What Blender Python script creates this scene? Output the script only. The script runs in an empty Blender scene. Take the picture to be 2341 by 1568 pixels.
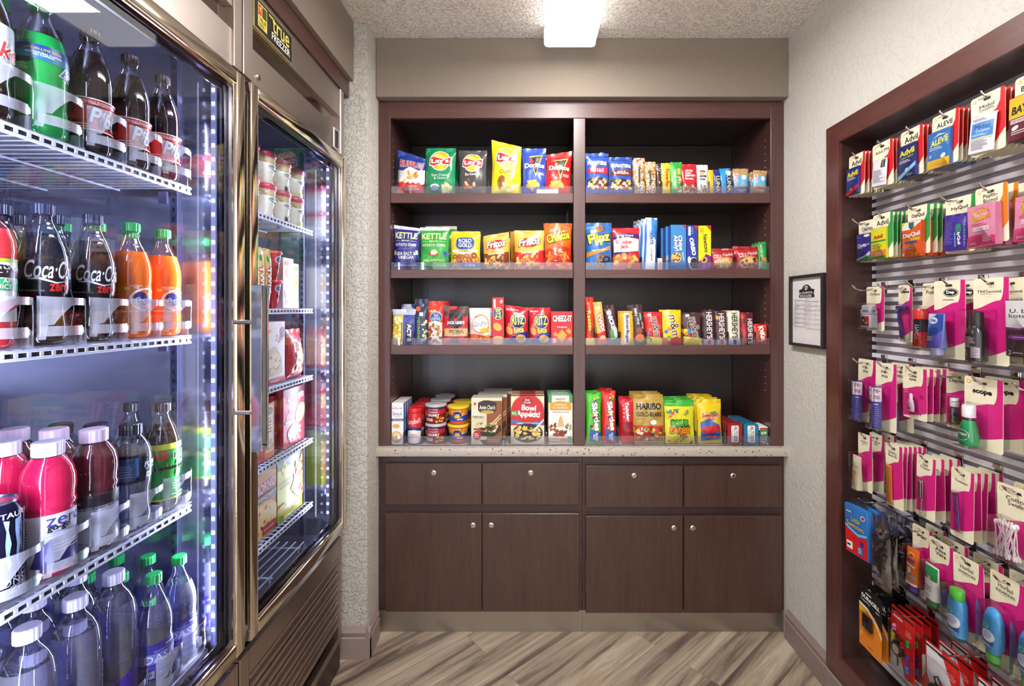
import bpy, bmesh, math, random
from mathutils import Vector, Matrix, noise
from mathutils.geometry import tessellate_polygon
PI = math.pi
SC = bpy.context.scene
COL = SC.collection
R = math.radians

# ------------------------------------------------------------------ camera, world, lights, exposure
FPX = 1070.5                     # focal length in pixels of the 2341 px wide frame
cam = bpy.data.cameras.new('camera')
cam.sensor_width = 36.0
cam.lens = 36.0 * FPX / 2341.0
cam.shift_x = -(1205 - 1170.5) / 2341.0
cam.shift_y = (705 - 784) / 2341.0
cam.clip_start = 0.02
cam_o = bpy.data.objects.new('camera', cam)
cam_o.location = (0, 0, 1.5)
cam_o.rotation_euler = (R(90), 0, 0)
COL.objects.link(cam_o)
SC.camera = cam_o

world = bpy.data.worlds.new('world')
SC.world = world
world.use_nodes = True
_bg = world.node_tree.nodes['Background']
_bg.inputs[0].default_value = (1.0, 0.985, 0.972, 1)
_bg.inputs[1].default_value = 1.25
SC.view_settings.view_transform = 'Standard'
SC.view_settings.look = 'None'
SC.view_settings.gamma = 1.0
SC.view_settings.use_curve_mapping = False
SC.view_settings.exposure = 0.86
SC.cycles.use_denoising = True
SC.cycles.use_adaptive_sampling = True
SC.cycles.adaptive_threshold = 0.08
SC.cycles.adaptive_min_samples = 12
SC.cycles.max_bounces = 7
SC.cycles.diffuse_bounces = 3
SC.cycles.glossy_bounces = 4
SC.cycles.transmission_bounces = 8
SC.cycles.transparent_max_bounces = 40
SC.cycles.caustics_reflective = False
SC.cycles.caustics_refractive = False
SC.cycles.sample_clamp_indirect = 4.0


def area(name, loc, rot, sx, sy, power, color=(1, 1, 1)):
    l = bpy.data.lights.new(name, 'AREA')
    l.shape = 'RECTANGLE'
    l.size = sx
    l.size_y = sy
    l.energy = power
    l.color = color
    o = bpy.data.objects.new(name, l)
    o.location = loc
    o.rotation_euler = rot
    COL.objects.link(o)
    return o


# tubes of the ceiling fixture (just under its lens)
area('fixture_light', (0.186, 1.34, 2.632), (0, 0, 0), 0.19, 0.9, 17, (1, 0.975, 0.95))
# unseen fill light added at ceiling height behind the camera, no modelled fixture
area('rear_fill_light', (0.2, -0.75, 2.64), (0, 0, 0), 0.2, 1.2, 20, (1, 0.975, 0.95))
BLUE = (0.74, 0.77, 1.0)
# LED strips inside the two glass-door cabinets, next to the door jambs
area('cooler_led_far', (-0.828, 1.212, 1.36), (R(90), 0, R(142)), 0.012, 1.45, 5.0, BLUE)
area('cooler_led_near', (-0.828, 0.635, 1.36), (R(90), 0, R(38)), 0.012, 1.45, 6.5, BLUE)
area('freezer_led_far', (-0.828, 1.888, 1.36), (R(90), 0, R(142)), 0.012, 1.4, 2.3, (0.80, 0.83, 1.0))
area('freezer_led_near', (-0.828, 1.325, 1.36), (R(90), 0, R(38)), 0.012, 1.4, 2.3, (0.82, 0.845, 1.0))

# ------------------------------------------------------------------ materials
_M = {}


def lin(c):
    if isinstance(c, str):
        c = c.lstrip('#')
        c = [int(c[i:i + 2], 16) / 255 for i in (0, 2, 4)]
    return tuple((x / 12.92 if x <= 0.04045 else ((x + 0.055) / 1.055) ** 2.4) for x in c[:3])


def _new(name):
    m = bpy.data.materials.new(name)
    m.use_nodes = True
    nt = m.node_tree
    return m, nt, nt.nodes['Principled BSDF']


def N(nt, typ, **kw):
    n = nt.nodes.new(typ)
    for k, v in kw.items():
        if k in n.inputs:
            n.inputs[k].default_value = v
        else:
            setattr(n, k, v)
    return n


def M(c, rough=0.4, metal=0.0, coat=0.0, bump=0.0, bscale=60.0):
    key = (c, rough, metal, coat, bump, bscale)
    if key in _M:
        return _M[key]
    m, nt, b = _new('mat_' + str(c).strip('#'))
    b.inputs['Roughness'].default_value = rough
    b.inputs['Metallic'].default_value = metal
    b.inputs['Coat Weight'].default_value = coat
    b.inputs['Coat Roughness'].default_value = 0.08
    tc = N(nt, 'ShaderNodeTexCoord')
    nz = N(nt, 'ShaderNodeTexNoise', Scale=bscale, Detail=0.0)
    nt.links.new(tc.outputs['Object'], nz.inputs['Vector'])
    hsv = N(nt, 'ShaderNodeHueSaturation')
    hsv.inputs['Color'].default_value = (*lin(c), 1)
    mr = N(nt, 'ShaderNodeMapRange')
    mr.inputs['To Min'].default_value = 0.95
    mr.inputs['To Max'].default_value = 1.05
    nt.links.new(nz.outputs[0], mr.inputs[0])
    nt.links.new(mr.outputs[0], hsv.inputs['Value'])
    nt.links.new(hsv.outputs[0], b.inputs['Base Color'])
    if bump:
        bp = N(nt, 'ShaderNodeBump', Strength=bump, Distance=0.004)
        nt.links.new(nz.outputs[0], bp.inputs['Height'])
        nt.links.new(bp.outputs[0], b.inputs['Normal'])
    _M[key] = m
    return m


def FOIL(c):
    return M(c, 0.33, 0.0, 0.25, 0.4, 38.0)


def PRINT(c):
    return M(c, 0.34)


def CLEAR(tint='#ffffff', amount=0.08, rough=0.03, name='clear', white=0.0):
    """see-through sheet: transparent + a sharp surface reflection (+ some milky white)"""
    key = ('clear', tint, amount, rough, white)
    if key in _M:
        return _M[key]
    m, nt, b = _new('clear_sheet')
    nt.nodes.remove(b)
    out = nt.nodes['Material Output']
    t = N(nt, 'ShaderNodeBsdfTransparent')
    t.inputs[0].default_value = (*lin(tint), 1)
    g = N(nt, 'ShaderNodeBsdfGlossy', Roughness=rough)
    fr = N(nt, 'ShaderNodeLayerWeight', Blend=0.25)
    ma = N(nt, 'ShaderNodeMath', operation='MULTIPLY_ADD')
    ma.inputs[1].default_value = 0.75
    ma.inputs[2].default_value = amount
    ma.use_clamp = True
    nt.links.new(fr.outputs['Fresnel'], ma.inputs[0])
    mx = N(nt, 'ShaderNodeMixShader')
    nt.links.new(ma.outputs[0], mx.inputs[0])
    last = t
    if white:
        d = N(nt, 'ShaderNodeBsdfDiffuse')
        d.inputs[0].default_value = (0.9, 0.9, 0.93, 1)
        mw = N(nt, 'ShaderNodeMixShader')
        mw.inputs[0].default_value = white
        nt.links.new(t.outputs[0], mw.inputs[1])
        nt.links.new(d.outputs[0], mw.inputs[2])
        last = mw
    nt.links.new(last.outputs[0], mx.inputs[1])
    nt.links.new(g.outputs[0], mx.inputs[2])
    nt.links.new(mx.outputs[0], out.inputs[0])
    _M[key] = m
    return m


def LIQ(c, ior=1.33, rough=0.0):
    key = ('liq', c, ior)
    if key in _M:
        return _M[key]
    m, nt, b = _new('liquid')
    b.inputs['Base Color'].default_value = (*lin(c), 1)
    b.inputs['Transmission Weight'].default_value = 1.0
    b.inputs['IOR'].default_value = ior
    b.inputs['Roughness'].default_value = rough
    _M[key] = m
    return m


def EMIT(c, s, name='glow'):
    key = ('emit', c, s)
    if key in _M:
        return _M[key]
    m, nt, b = _new(name)
    b.inputs['Base Color'].default_value = (*lin(c), 1)
    b.inputs['Emission Color'].default_value = (*lin(c), 1)
    b.inputs['Emission Strength'].default_value = s
    _M[key] = m
    return m


def WOOD(c1, c2, scale=(14, 14, 1.6), rough=0.35, key='wood', coat=0.25):
    k = ('wood', c1, c2, scale, rough)
    if k in _M:
        return _M[k]
    m, nt, b = _new(key)
    tc = N(nt, 'ShaderNodeTexCoord')
    mp = N(nt, 'ShaderNodeMapping')
    mp.inputs['Scale'].default_value = scale
    nz = N(nt, 'ShaderNodeTexNoise', Scale=2.2, Detail=9.0, Roughness=0.62, Distortion=0.5)
    nf = N(nt, 'ShaderNodeTexNoise', Scale=16.0, Detail=4.0)
    cr = N(nt, 'ShaderNodeValToRGB')
    cr.color_ramp.elements[0].position = 0.32
    cr.color_ramp.elements[0].color = (*lin(c1), 1)
    cr.color_ramp.elements[1].position = 0.68
    cr.color_ramp.elements[1].color = (*lin(c2), 1)
    nt.links.new(tc.outputs['Object'], mp.inputs[0])
    nt.links.new(mp.outputs[0], nz.inputs['Vector'])
    nt.links.new(mp.outputs[0], nf.inputs['Vector'])
    mx = N(nt, 'ShaderNodeMath', operation='MULTIPLY_ADD')
    mx.inputs[1].default_value = 0.35
    sub = N(nt, 'ShaderNodeMath', operation='MULTIPLY')
    sub.inputs[1].default_value = 0.68
    nt.links.new(nz.outputs[0], sub.inputs[0])
    nt.links.new(nf.outputs[0], mx.inputs[0])
    nt.links.new(sub.outputs[0], mx.inputs[2])
    nt.links.new(mx.outputs[0], cr.inputs[0])
    nt.links.new(cr.outputs[0], b.inputs['Base Color'])
    b.inputs['Roughness'].default_value = rough
    b.inputs['Coat Weight'].default_value = coat
    b.inputs['Coat Roughness'].default_value = 0.25
    _M[k] = m
    return m


def PLASTER(c, scale, strength, dist, detail=2.0, lo=0.45, hi=0.6, kind='noise', rough=0.75, name='plaster'):
    k = ('plaster', c, scale, strength, kind)
    if k in _M:
        return _M[k]
    m, nt, b = _new(name)
    b.inputs['Base Color'].default_value = (*lin(c), 1)
    b.inputs['Roughness'].default_value = rough
    tc = N(nt, 'ShaderNodeTexCoord')
    if kind == 'voronoi':
        vz = N(nt, 'ShaderNodeTexVoronoi', Scale=scale)
        nn = N(nt, 'ShaderNodeTexNoise', Scale=scale * 1.4, Detail=2.0)
        nt.links.new(tc.outputs['Object'], nn.inputs['Vector'])
        nt.links.new(tc.outputs['Object'], vz.inputs['Vector'])
        inv = N(nt, 'ShaderNodeMath', operation='SUBTRACT')
        nt.links.new(nn.outputs[0], inv.inputs[0])
        nt.links.new(vz.outputs['Distance'], inv.inputs[1])
        src = inv.outputs[0]
    else:
        nz = N(nt, 'ShaderNodeTexNoise', Scale=scale, Detail=detail, Distortion=0.8)
        nt.links.new(tc.outputs['Object'], nz.inputs['Vector'])
        src = nz.outputs[0]
    mr = N(nt, 'ShaderNodeMapRange')
    mr.interpolation_type = 'SMOOTHSTEP'
    mr.inputs['From Min'].default_value = lo
    mr.inputs['From Max'].default_value = hi
    nt.links.new(src, mr.inputs[0])
    bp = N(nt, 'ShaderNodeBump', Strength=strength, Distance=dist)
    nt.links.new(mr.outputs[0], bp.inputs['Height'])
    nt.links.new(bp.outputs[0], b.inputs['Normal'])
    _M[k] = m
    return m


def STEEL(c='#b9b4ae', rough=0.28, aniso=0.0, axis='Z', bump=0.0, name='steel', bscale=(3, 3, 3)):
    k = ('steel', c, rough, aniso, axis, bump, bscale)
    if k in _M:
        return _M[k]
    m, nt, b = _new(name)
    b.inputs['Base Color'].default_value = (*lin(c), 1)
    b.inputs['Metallic'].default_value = 1.0
    b.inputs['Roughness'].default_value = rough
    if aniso:
        b.inputs['Anisotropic'].default_value = aniso
        tg = N(nt, 'ShaderNodeTangent')
        tg.direction_type = 'RADIAL'
        tg.axis = axis
        nt.links.new(tg.outputs[0], b.inputs['Tangent'])
    if bump:
        tc = N(nt, 'ShaderNodeTexCoord')
        mp = N(nt, 'ShaderNodeMapping')
        mp.inputs['Scale'].default_value = bscale
        nz = N(nt, 'ShaderNodeTexNoise', Scale=1.0, Detail=2.0)
        nt.links.new(tc.outputs['Object'], mp.inputs[0])
        nt.links.new(mp.outputs[0], nz.inputs['Vector'])
        bp = N(nt, 'ShaderNodeBump', Strength=bump, Distance=0.02)
        nt.links.new(nz.outputs[0], bp.inputs['Height'])
        nt.links.new(bp.outputs[0], b.inputs['Normal'])
    _M[k] = m
    return m


def FLOOR():
    m, nt, b = _new('plank_floor')
    L = nt.links.new
    tc = N(nt, 'ShaderNodeTexCoord')
    mp = N(nt, 'ShaderNodeMapping')
    mp.inputs['Rotation'].default_value = (0, 0, R(-41))
    L(tc.outputs['Object'], mp.inputs[0])
    br = N(nt, 'ShaderNodeTexBrick')
    br.inputs['Scale'].default_value = 1.0
    br.inputs['Brick Width'].default_value = 1.2
    br.inputs['Row Height'].default_value = 0.15
    br.inputs['Mortar Size'].default_value = 0.0012
    br.inputs['Mortar Smooth'].default_value = 0.3
    br.inputs['Color1'].default_value = (0, 0, 0, 1)
    br.inputs['Color2'].default_value = (1, 1, 1, 1)
    br.inputs['Mortar'].default_value = (0.5, 0.5, 0.5, 1)
    L(mp.outputs[0], br.inputs['Vector'])
    # streaks along the plank, shifted per plank
    sc = N(nt, 'ShaderNodeMapping')
    sc.inputs['Scale'].default_value = (0.9, 13, 1)
    L(mp.outputs[0], sc.inputs[0])
    off = N(nt, 'ShaderNodeVectorMath', operation='MULTIPLY_ADD')
    off.inputs[1].default_value = (7.3, 3.1, 9.0)
    L(br.outputs['Color'], off.inputs[0])
    L(sc.outputs[0], off.inputs[2])
    nz = N(nt, 'ShaderNodeTexNoise', Scale=1.0, Detail=9.0, Roughness=0.70, Distortion=0.5)
    L(off.outputs[0], nz.inputs['Vector'])
    cr = N(nt, 'ShaderNodeValToRGB')
    e = cr.color_ramp.elements
    e[0].position = 0.30
    e[0].color = (*lin('#463a34'), 1)
    e[1].position = 0.72
    e[1].color = (*lin('#d8cab8'), 1)
    for p, c in ((0.40, '#6f5f54'), (0.48, '#9d8c7a'), (0.55, '#ad9b86'), (0.62, '#c4b4a1')):
        x = e.new(p)
        x.color = (*lin(c), 1)
    L(nz.outputs[0], cr.inputs[0])
    mm = N(nt, 'ShaderNodeMixRGB', blend_type='MULTIPLY')
    mm.inputs[0].default_value = 0.75
    rr = N(nt, 'ShaderNodeMapRange')
    rr.inputs['To Min'].default_value = 1.0
    rr.inputs['To Max'].default_value = 0.35
    L(br.outputs['Fac'], rr.inputs[0])
    L(cr.outputs[0], mm.inputs[1])
    L(rr.outputs[0], mm.inputs[2])
    L(mm.outputs[0], b.inputs['Base Color'])
    b.inputs['Roughness'].default_value = 0.42
    bp = N(nt, 'ShaderNodeBump', Strength=0.15, Distance=0.002)
    L(nz.outputs[0], bp.inputs['Height'])
    L(bp.outputs[0], b.inputs['Normal'])
    return m


def QUARTZ():
    m, nt, b = _new('speckled_quartz')
    L = nt.links.new
    tc = N(nt, 'ShaderNodeTexCoord')
    v = N(nt, 'ShaderNodeTexVoronoi', Scale=170.0)
    L(tc.outputs['Object'], v.inputs['Vector'])
    n2 = N(nt, 'ShaderNodeTexNoise', Scale=90.0, Detail=3.0)
    L(tc.outputs['Object'], n2.inputs['Vector'])
    cr = N(nt, 'ShaderNodeValToRGB')
    cr.color_ramp.interpolation = 'CONSTANT'
    cr.color_ramp.elements[0].color = (*lin('#6e5f55'), 1)
    cr.color_ramp.elements[1].position = 0.035
    cr.color_ramp.elements[1].color = (*lin('#cfc3b6'), 1)
    sp = N(nt, 'ShaderNodeSeparateColor')
    L(v.outputs['Color'], sp.inputs[0])
    L(sp.outputs[0], cr.inputs[0])
    mx = N(nt, 'ShaderNodeMixRGB', blend_type='MULTIPLY')
    mx.inputs[0].default_value = 0.35
    L(cr.outputs[0], mx.inputs[1])
    L(n2.outputs[0], mx.inputs[2])
    L(mx.outputs[0], b.inputs['Base Color'])
    b.inputs['Roughness'].default_value = 0.3
    return m


# ------------------------------------------------------------------ mesh building
class MB:
    def __init__(s):
        s.v = []
        s.f = []
        s.m = []
        s.mats = []

    def mi(s, mat):
        if mat not in s.mats:
            s.mats.append(mat)
        return s.mats.index(mat)

    def add(s, vs, fs, mat):
        n = len(s.v)
        s.v.extend(tuple(p) for p in vs)
        k = s.mi(mat)
        for f in fs:
            s.f.append([n + i for i in f])
            s.m.append(k)

    def box(s, x0, x1, y0, y1, z0, z1, mat, b=0.0, seg=1):
        if b <= 0:
            vs = [(x, y, z) for x in (x0, x1) for y in (y0, y1) for z in (z0, z1)]
            s.add(vs, [(0, 1, 3, 2), (4, 6, 7, 5), (0, 4, 5, 1), (2, 3, 7, 6), (0, 2, 6, 4), (1, 5, 7, 3)], mat)
            return s
        bm = bmesh.new()
        bmesh.ops.create_cube(bm, size=1)
        for v in bm.verts:
            v.co = ((x0 + x1) / 2 + v.co.x * (x1 - x0), (y0 + y1) / 2 + v.co.y * (y1 - y0), (z0 + z1) / 2 + v.co.z * (z1 - z0))
        bmesh.ops.bevel(bm, geom=bm.edges[:], offset=b, segments=seg, profile=0.5, affect='EDGES')
        bm.verts.index_update()
        s.add([v.co for v in bm.verts], [[v.index for v in f.verts] for f in bm.faces], mat)
        bm.free()
        return s

    def lathe(s, prof, mat, n=32, c=(0, 0, 0), ax='Z', squash=1.0, cap=True, matf=None):
        vs = []
        fs = []
        for r, z in prof:
            for i in range(n):
                a = 2 * PI * i / n
                p = (r * math.cos(a), r * math.sin(a) * squash, z)
                if ax == 'X':
                    p = (p[2], p[0], p[1])
                elif ax == 'Y':
                    p = (p[0], p[2], p[1])
                vs.append((p[0] + c[0], p[1] + c[1], p[2] + c[2]))
        if matf is None:
            for k in range(len(prof) - 1):
                for i in range(n):
                    j = (i + 1) % n
                    fs.append((k * n + i, k * n + j, (k + 1) * n + j, (k + 1) * n + i))
            if cap:
                fs.append(tuple(range(n))[::-1])
                fs.append(tuple((len(prof) - 1) * n + i for i in range(n)))
            s.add(vs, fs, mat)
        else:
            base = len(s.v)
            s.v.extend(vs)
            for k in range(len(prof) - 1):
                mk = s.mi(matf((prof[k][1] + prof[k + 1][1]) / 2))
                for i in range(n):
                    j = (i + 1) % n
                    s.f.append([base + k * n + i, base + k * n + j, base + (k + 1) * n + j, base + (k + 1) * n + i])
                    s.m.append(mk)
            if cap:
                s.f.append([base + i for i in range(n)][::-1])
                s.m.append(s.mi(matf(prof[0][1])))
                s.f.append([base + (len(prof) - 1) * n + i for i in range(n)])
                s.m.append(s.mi(matf(prof[-1][1])))
        return s

    def tube(s, pts, r, mat, n=8):
        pts = [Vector(p) for p in pts]
        vs = []
        up = Vector((0.13, 0.21, 0.97)).normalized()
        for i, p in enumerate(pts):
            d = (pts[min(i + 1, len(pts) - 1)] - pts[max(i - 1, 0)]).normalized()
            a = d.cross(up)
            if a.length < 1e-3:
                a = d.cross(Vector((1, 0, 0)))
            a.normalize()
            b = d.cross(a)
            for k in range(n):
                t = 2 * PI * k / n
                vs.append(p + a * (r * math.cos(t)) + b * (r * math.sin(t)))
        fs = []
        for i in range(len(pts) - 1):
            for k in range(n):
                j = (k + 1) % n
                fs.append((i * n + k, i * n + j, (i + 1) * n + j, (i + 1) * n + k))
        fs.append(tuple(range(n))[::-1])
        fs.append(tuple((len(pts) - 1) * n + k for k in range(n)))
        s.add(vs, fs, mat)
        return s

    def prism(s, pts, fn, mat):
        """closed outline pts (2D) swept between fn(p,0) and fn(p,1)"""
        n = len(pts)
        vs = [fn(p, 0) for p in pts] + [fn(p, 1) for p in pts]
        fs = [(i, (i + 1) % n, n + (i + 1) % n, n + i) for i in range(n)]
        tri = tessellate_polygon([[Vector((p[0], p[1], 0)) for p in pts]])
        fs += [tuple(t) for t in tri]
        fs += [tuple(n + i for i in t[::-1]) for t in tri]
        s.add(vs, fs, mat)
        return s

    def build(s, name, parent=None, smooth=True, ang=35, loc=None):
        me = bpy.data.meshes.new(name)
        me.from_pydata([tuple(v) for v in s.v], [], s.f)
        for m in s.mats:
            me.materials.append(m)
        me.polygons.foreach_set('material_index', s.m)
        if smooth:
            me.polygons.foreach_set('use_smooth', [True] * len(s.f))
            me.set_sharp_from_angle(angle=R(ang))
        me.update()
        o = bpy.data.objects.new(name, me)
        COL.objects.link(o)
        if parent:
            o.parent = parent
        if loc:
            o.location = loc
        return o


def tag(o, label, cat, group=None):
    o['label'] = label
    o['category'] = cat
    if group:
        o['group'] = group
    return o


def struct(o):
    o['kind'] = 'structure'
    return o


def empty(name, loc=(0, 0, 0), rz=0.0):
    o = bpy.data.objects.new(name, None)
    o.empty_display_size = 0.05
    o.location = loc
    o.rotation_euler = (0, 0, rz)
    COL.objects.link(o)
    return o


def dup(root, loc=None, rot=None, label=None):
    kids = [c for c in KIDS(root)]
    r = root.copy()
    COL.objects.link(r)
    if loc is not None:
        r.location = loc
    if rot is not None:
        r.rotation_euler = rot
    if label:
        r['label'] = label
    for ch in kids:
        c = ch.copy()
        COL.objects.link(c)
        c.parent = r
        for g in KIDS(ch):
            d = g.copy()
            COL.objects.link(d)
            d.parent = c
    return r


_KC = {}


def KIDS(o):
    return list(o.children)


ORD = ['first', 'second', 'third', 'fourth', 'fifth', 'sixth', 'seventh', 'eighth', 'ninth', 'tenth', 'eleventh', 'twelfth']

# ------------------------------------------------------------------ printed art: 2D shapes laid on a surface
_TC = {}


def text_mesh(s, off=0.0, shear=0.0):
    k = (s, off, shear)
    if k in _TC:
        return _TC[k]
    c = bpy.data.curves.new('lettering', 'FONT')
    c.body = s
    c.offset = off
    c.shear = shear
    c.resolution_u = 3
    c.align_x = 'CENTER'
    c.space_line = 0.85
    o = bpy.data.objects.new('lettering', c)
    me = o.to_mesh()
    vs = [(v.co.x, v.co.y) for v in me.vertices]
    fs = [tuple(p.vertices) for p in me.polygons]
    o.to_mesh_clear()
    bpy.data.objects.remove(o)
    bpy.data.curves.remove(c)
    _TC[k] = (vs, fs)
    return _TC[k]


def T(s, cx, cy, w, c, rot=0, h=None, o=None, ow=0.05, sh=0.0, b=0.012):
    return ('t', s, cx, cy, w, c, rot, h, o, ow, sh, b)


def Rr(x0, y0, x1, y1, c):
    return ('p', [(x0, y0), (x1, y0), (x1, y1), (x0, y1)], c)


def E(cx, cy, rx, ry, c, rot=0, n=24):
    return ('e', cx, cy, rx, ry, c, rot, n)


def P(pts, c):
    return ('p', pts, c)


def WAVE(y0, amp, c, k=1.0, ph=0.0, top=1.0, x0=-0.02, x1=1.02, n=14):
    """area from a wavy line at y0 up to top"""
    pts = [(x0 + (x1 - x0) * i / n, y0 + amp * math.sin(2 * PI * (k * i / n + ph))) for i in range(n + 1)]
    return ('p', pts + [(x1, top), (x0, top)], c)


def B(x0, y0, x1, y1, n, size, cols, seed=1, asp=1.0, ring=False):
    """scattered food pieces"""
    return ('b', x0, y0, x1, y1, n, size, cols, seed, asp, ring)


def LINES(x0, y0, x1, y1, n, c, t=0.35, seed=3):
    """rows of fine print"""
    return ('l', x0, y0, x1, y1, n, c, t, seed)


def art(name, surf, w, h, els, parent=None, cell=None, matf=PRINT, off0=0.0003, step=0.00014, clip=True, lines=None, diag=None):
    """els in fractions of w,h; surf(u,v,off)->point, u in [-w/2,w/2], v in [0,h]"""
    mb = MB()
    off = off0
    for el in els:
        layers = []
        if el[0] == 'p':
            pts = [((x - 0.5) * w, y * h) for x, y in el[1]]
            tri = tessellate_polygon([[Vector((p[0], p[1], 0)) for p in pts]])
            layers.append((pts, [tuple(t) for t in tri], el[2]))
        elif el[0] == 'e':
            _, cx, cy, rx, ry, c, rot, n = el
            a0 = R(rot)
            pts = []
            for i in range(n):
                a = 2 * PI * i / n
                x, y = rx * w * math.cos(a), ry * h * math.sin(a)
                pts.append(((cx - 0.5) * w + x * math.cos(a0) - y * math.sin(a0), cy * h + x * math.sin(a0) + y * math.cos(a0)))
            layers.append((pts, [tuple(range(n))], c))
        elif el[0] == 't':
            _, s, cx, cy, tw, c, rot, th, oc, ow, sh, bold = el
            if 'M' in s or 'm' in s:      # heavy strokes close up the notches of an M
                bold, ow = min(bold, 0.0), min(ow, 0.035)
            vs, fs = text_mesh(s, bold, sh)
            if not vs:
                continue
            xs = [v[0] for v in vs]
            ys = [v[1] for v in vs]
            mx, my = (max(xs) + min(xs)) / 2, (max(ys) + min(ys)) / 2
            bw, bh = max(max(xs) - min(xs), 1e-6), max(max(ys) - min(ys), 1e-6)
            vert = abs(abs(rot) - 90) < 30
            W = tw * (h if vert else w)
            sx = W / bw
            sy = sx if th is None else th * (w if vert else h) / bh
            a0 = R(rot)

            def tr(v):
                x, y = (v[0] - mx) * sx, (v[1] - my) * sy
                return ((cx - 0.5) * w + x * math.cos(a0) - y * math.sin(a0), cy * h + x * math.sin(a0) + y * math.cos(a0))
            if oc:
                vo, fo = text_mesh(s, bold + ow, sh)
                layers.append(([tr(v) for v in vo], fo, oc))
            layers.append(([tr(v) for v in vs], fs, c))
        elif el[0] == 'b':
            _, x0, y0, x1, y1, n, size, cols, seed, asp, ring = el
            rng = random.Random(seed)
            for q in range(n):
                cx, cy = (rng.uniform(x0, x1) - 0.5) * w, rng.uniform(y0, y1) * h
                r = size * w * rng.uniform(0.75, 1.25)
                a0 = rng.uniform(0, PI)
                kk = 10
                pts = []
                for i in range(kk):
                    a = 2 * PI * i / kk
                    x, y = r * math.cos(a), r * asp * math.sin(a)
                    pts.append((cx + x * math.cos(a0) - y * math.sin(a0), cy + x * math.sin(a0) + y * math.cos(a0)))
                col = cols[q % len(cols)]
                if ring:
                    inn = [(cx + (p[0] - cx) * 0.55, cy + (p[1] - cy) * 0.55) for p in pts]
                    layers.append((pts + inn, [(i, (i + 1) % kk, kk + (i + 1) % kk, kk + i) for i in range(kk)], col))
                else:
                    layers.append((pts, [tuple(range(kk))], col))
        elif el[0] == 'l':
            _, x0, y0, x1, y1, n, c, t, seed = el
            rng = random.Random(seed)
            vs, fs = [], []
            for q in range(n):
                yy = (y1 + (y0 - y1) * (q + 0.5) / n) * h
                th = abs(y1 - y0) * h / n * t / 2
                xa, xb = (x0 - 0.5) * w, (x0 + (x1 - x0) * rng.uniform(0.6, 1.0) - 0.5) * w
                k = len(vs)
                vs += [(xa, yy - th), (xb, yy - th), (xb, yy + th), (xa, yy + th)]
                fs.append((k, k + 1, k + 2, k + 3))
            layers.append((vs, fs, c))
        for vs, fs, c in layers:
            off += 0.00003 if el[0] == 'b' else step
            if cell is None and lines is None:
                xs = [v[0] for v in vs]
                ys = [v[1] for v in vs]
                if not clip or (min(xs) >= -w / 2 - 1e-6 and max(xs) <= w / 2 + 1e-6 and min(ys) >= -1e-6 and max(ys) <= h + 1e-6):
                    mb.add([surf(x, y, off) for x, y in vs], fs, matf(c))
                    continue
            bm = bmesh.new()
            bv = [bm.verts.new((x, y, 0)) for x, y in vs]
            for f in fs:
                try:
                    bm.faces.new([bv[i] for i in f])
                except ValueError:
                    pass
            if clip:
                for co, no in (((w / 2, 0, 0), (1, 0, 0)), ((-w / 2, 0, 0), (-1, 0, 0)), ((0, h, 0), (0, 1, 0)), ((0, 0, 0), (0, -1, 0))):
                    bmesh.ops.bisect_plane(bm, geom=bm.verts[:] + bm.edges[:] + bm.faces[:], plane_co=co, plane_no=no, clear_outer=True)
            xs = [v.co.x for v in bm.verts]
            ys = [v.co.y for v in bm.verts]
            if not xs:
                bm.free()
                continue
            x0, x1, y0, y1 = min(xs), max(xs), min(ys), max(ys)
            if lines is not None:
                lx, ly = lines
            elif cell is None:
                lx, ly = [], []
            else:
                lx = [i * cell for i in range(int(x0 / cell) - 1, int(x1 / cell) + 2)]
                ly = []
            for X in lx:
                if x0 + 1e-5 < X < x1 - 1e-5:
                    bmesh.ops.bisect_plane(bm, geom=bm.verts[:] + bm.edges[:] + bm.faces[:], plane_co=(X, 0, 0), plane_no=(1, 0, 0))
            for Y in ly:
                if y0 + 1e-5 < Y < y1 - 1e-5:
                    bmesh.ops.bisect_plane(bm, geom=bm.verts[:] + bm.edges[:] + bm.faces[:], plane_co=(0, Y, 0), plane_no=(0, 1, 0))
            if diag is not None:
                du, dv, nx_, nz_ = diag
                for kd in range(-nx_, nz_):
                    # line v/dv - (u + w/2)/du = kd
                    q = [yy / dv - (xx + w / 2) / du - kd for xx in (x0, x1) for yy in (y0, y1)]
                    if min(q) < -1e-4 and max(q) > 1e-4:
                        bmesh.ops.bisect_plane(bm, geom=bm.verts[:] + bm.edges[:] + bm.faces[:], plane_co=(-w / 2, kd * dv, 0), plane_no=(-1 / du, 1 / dv, 0))
            bm.verts.index_update()
            mb.add([surf(v.co.x, v.co.y, off) for v in bm.verts], [[v.index for v in f.verts] for f in bm.faces], matf(c))
            bm.free()
    if not mb.f:
        return None
    return mb.build(name, parent, smooth=(cell is not None or lines is not None), ang=60)


def flat(y=0.0):
    return lambda u, v, off: (u, y - off, v)


def cyl(r, z0=0.0, a0=0.0, squash=1.0):
    """wrapped on a cylinder whose front is -Y"""
    def f(u, v, off):
        rr = r(v + z0) if callable(r) else r
        a = u / (r(z0) if callable(r) else r) + a0
        return ((rr + off) * math.sin(a), -(rr + off) * math.cos(a) * squash, z0 + v)
    return f


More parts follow.
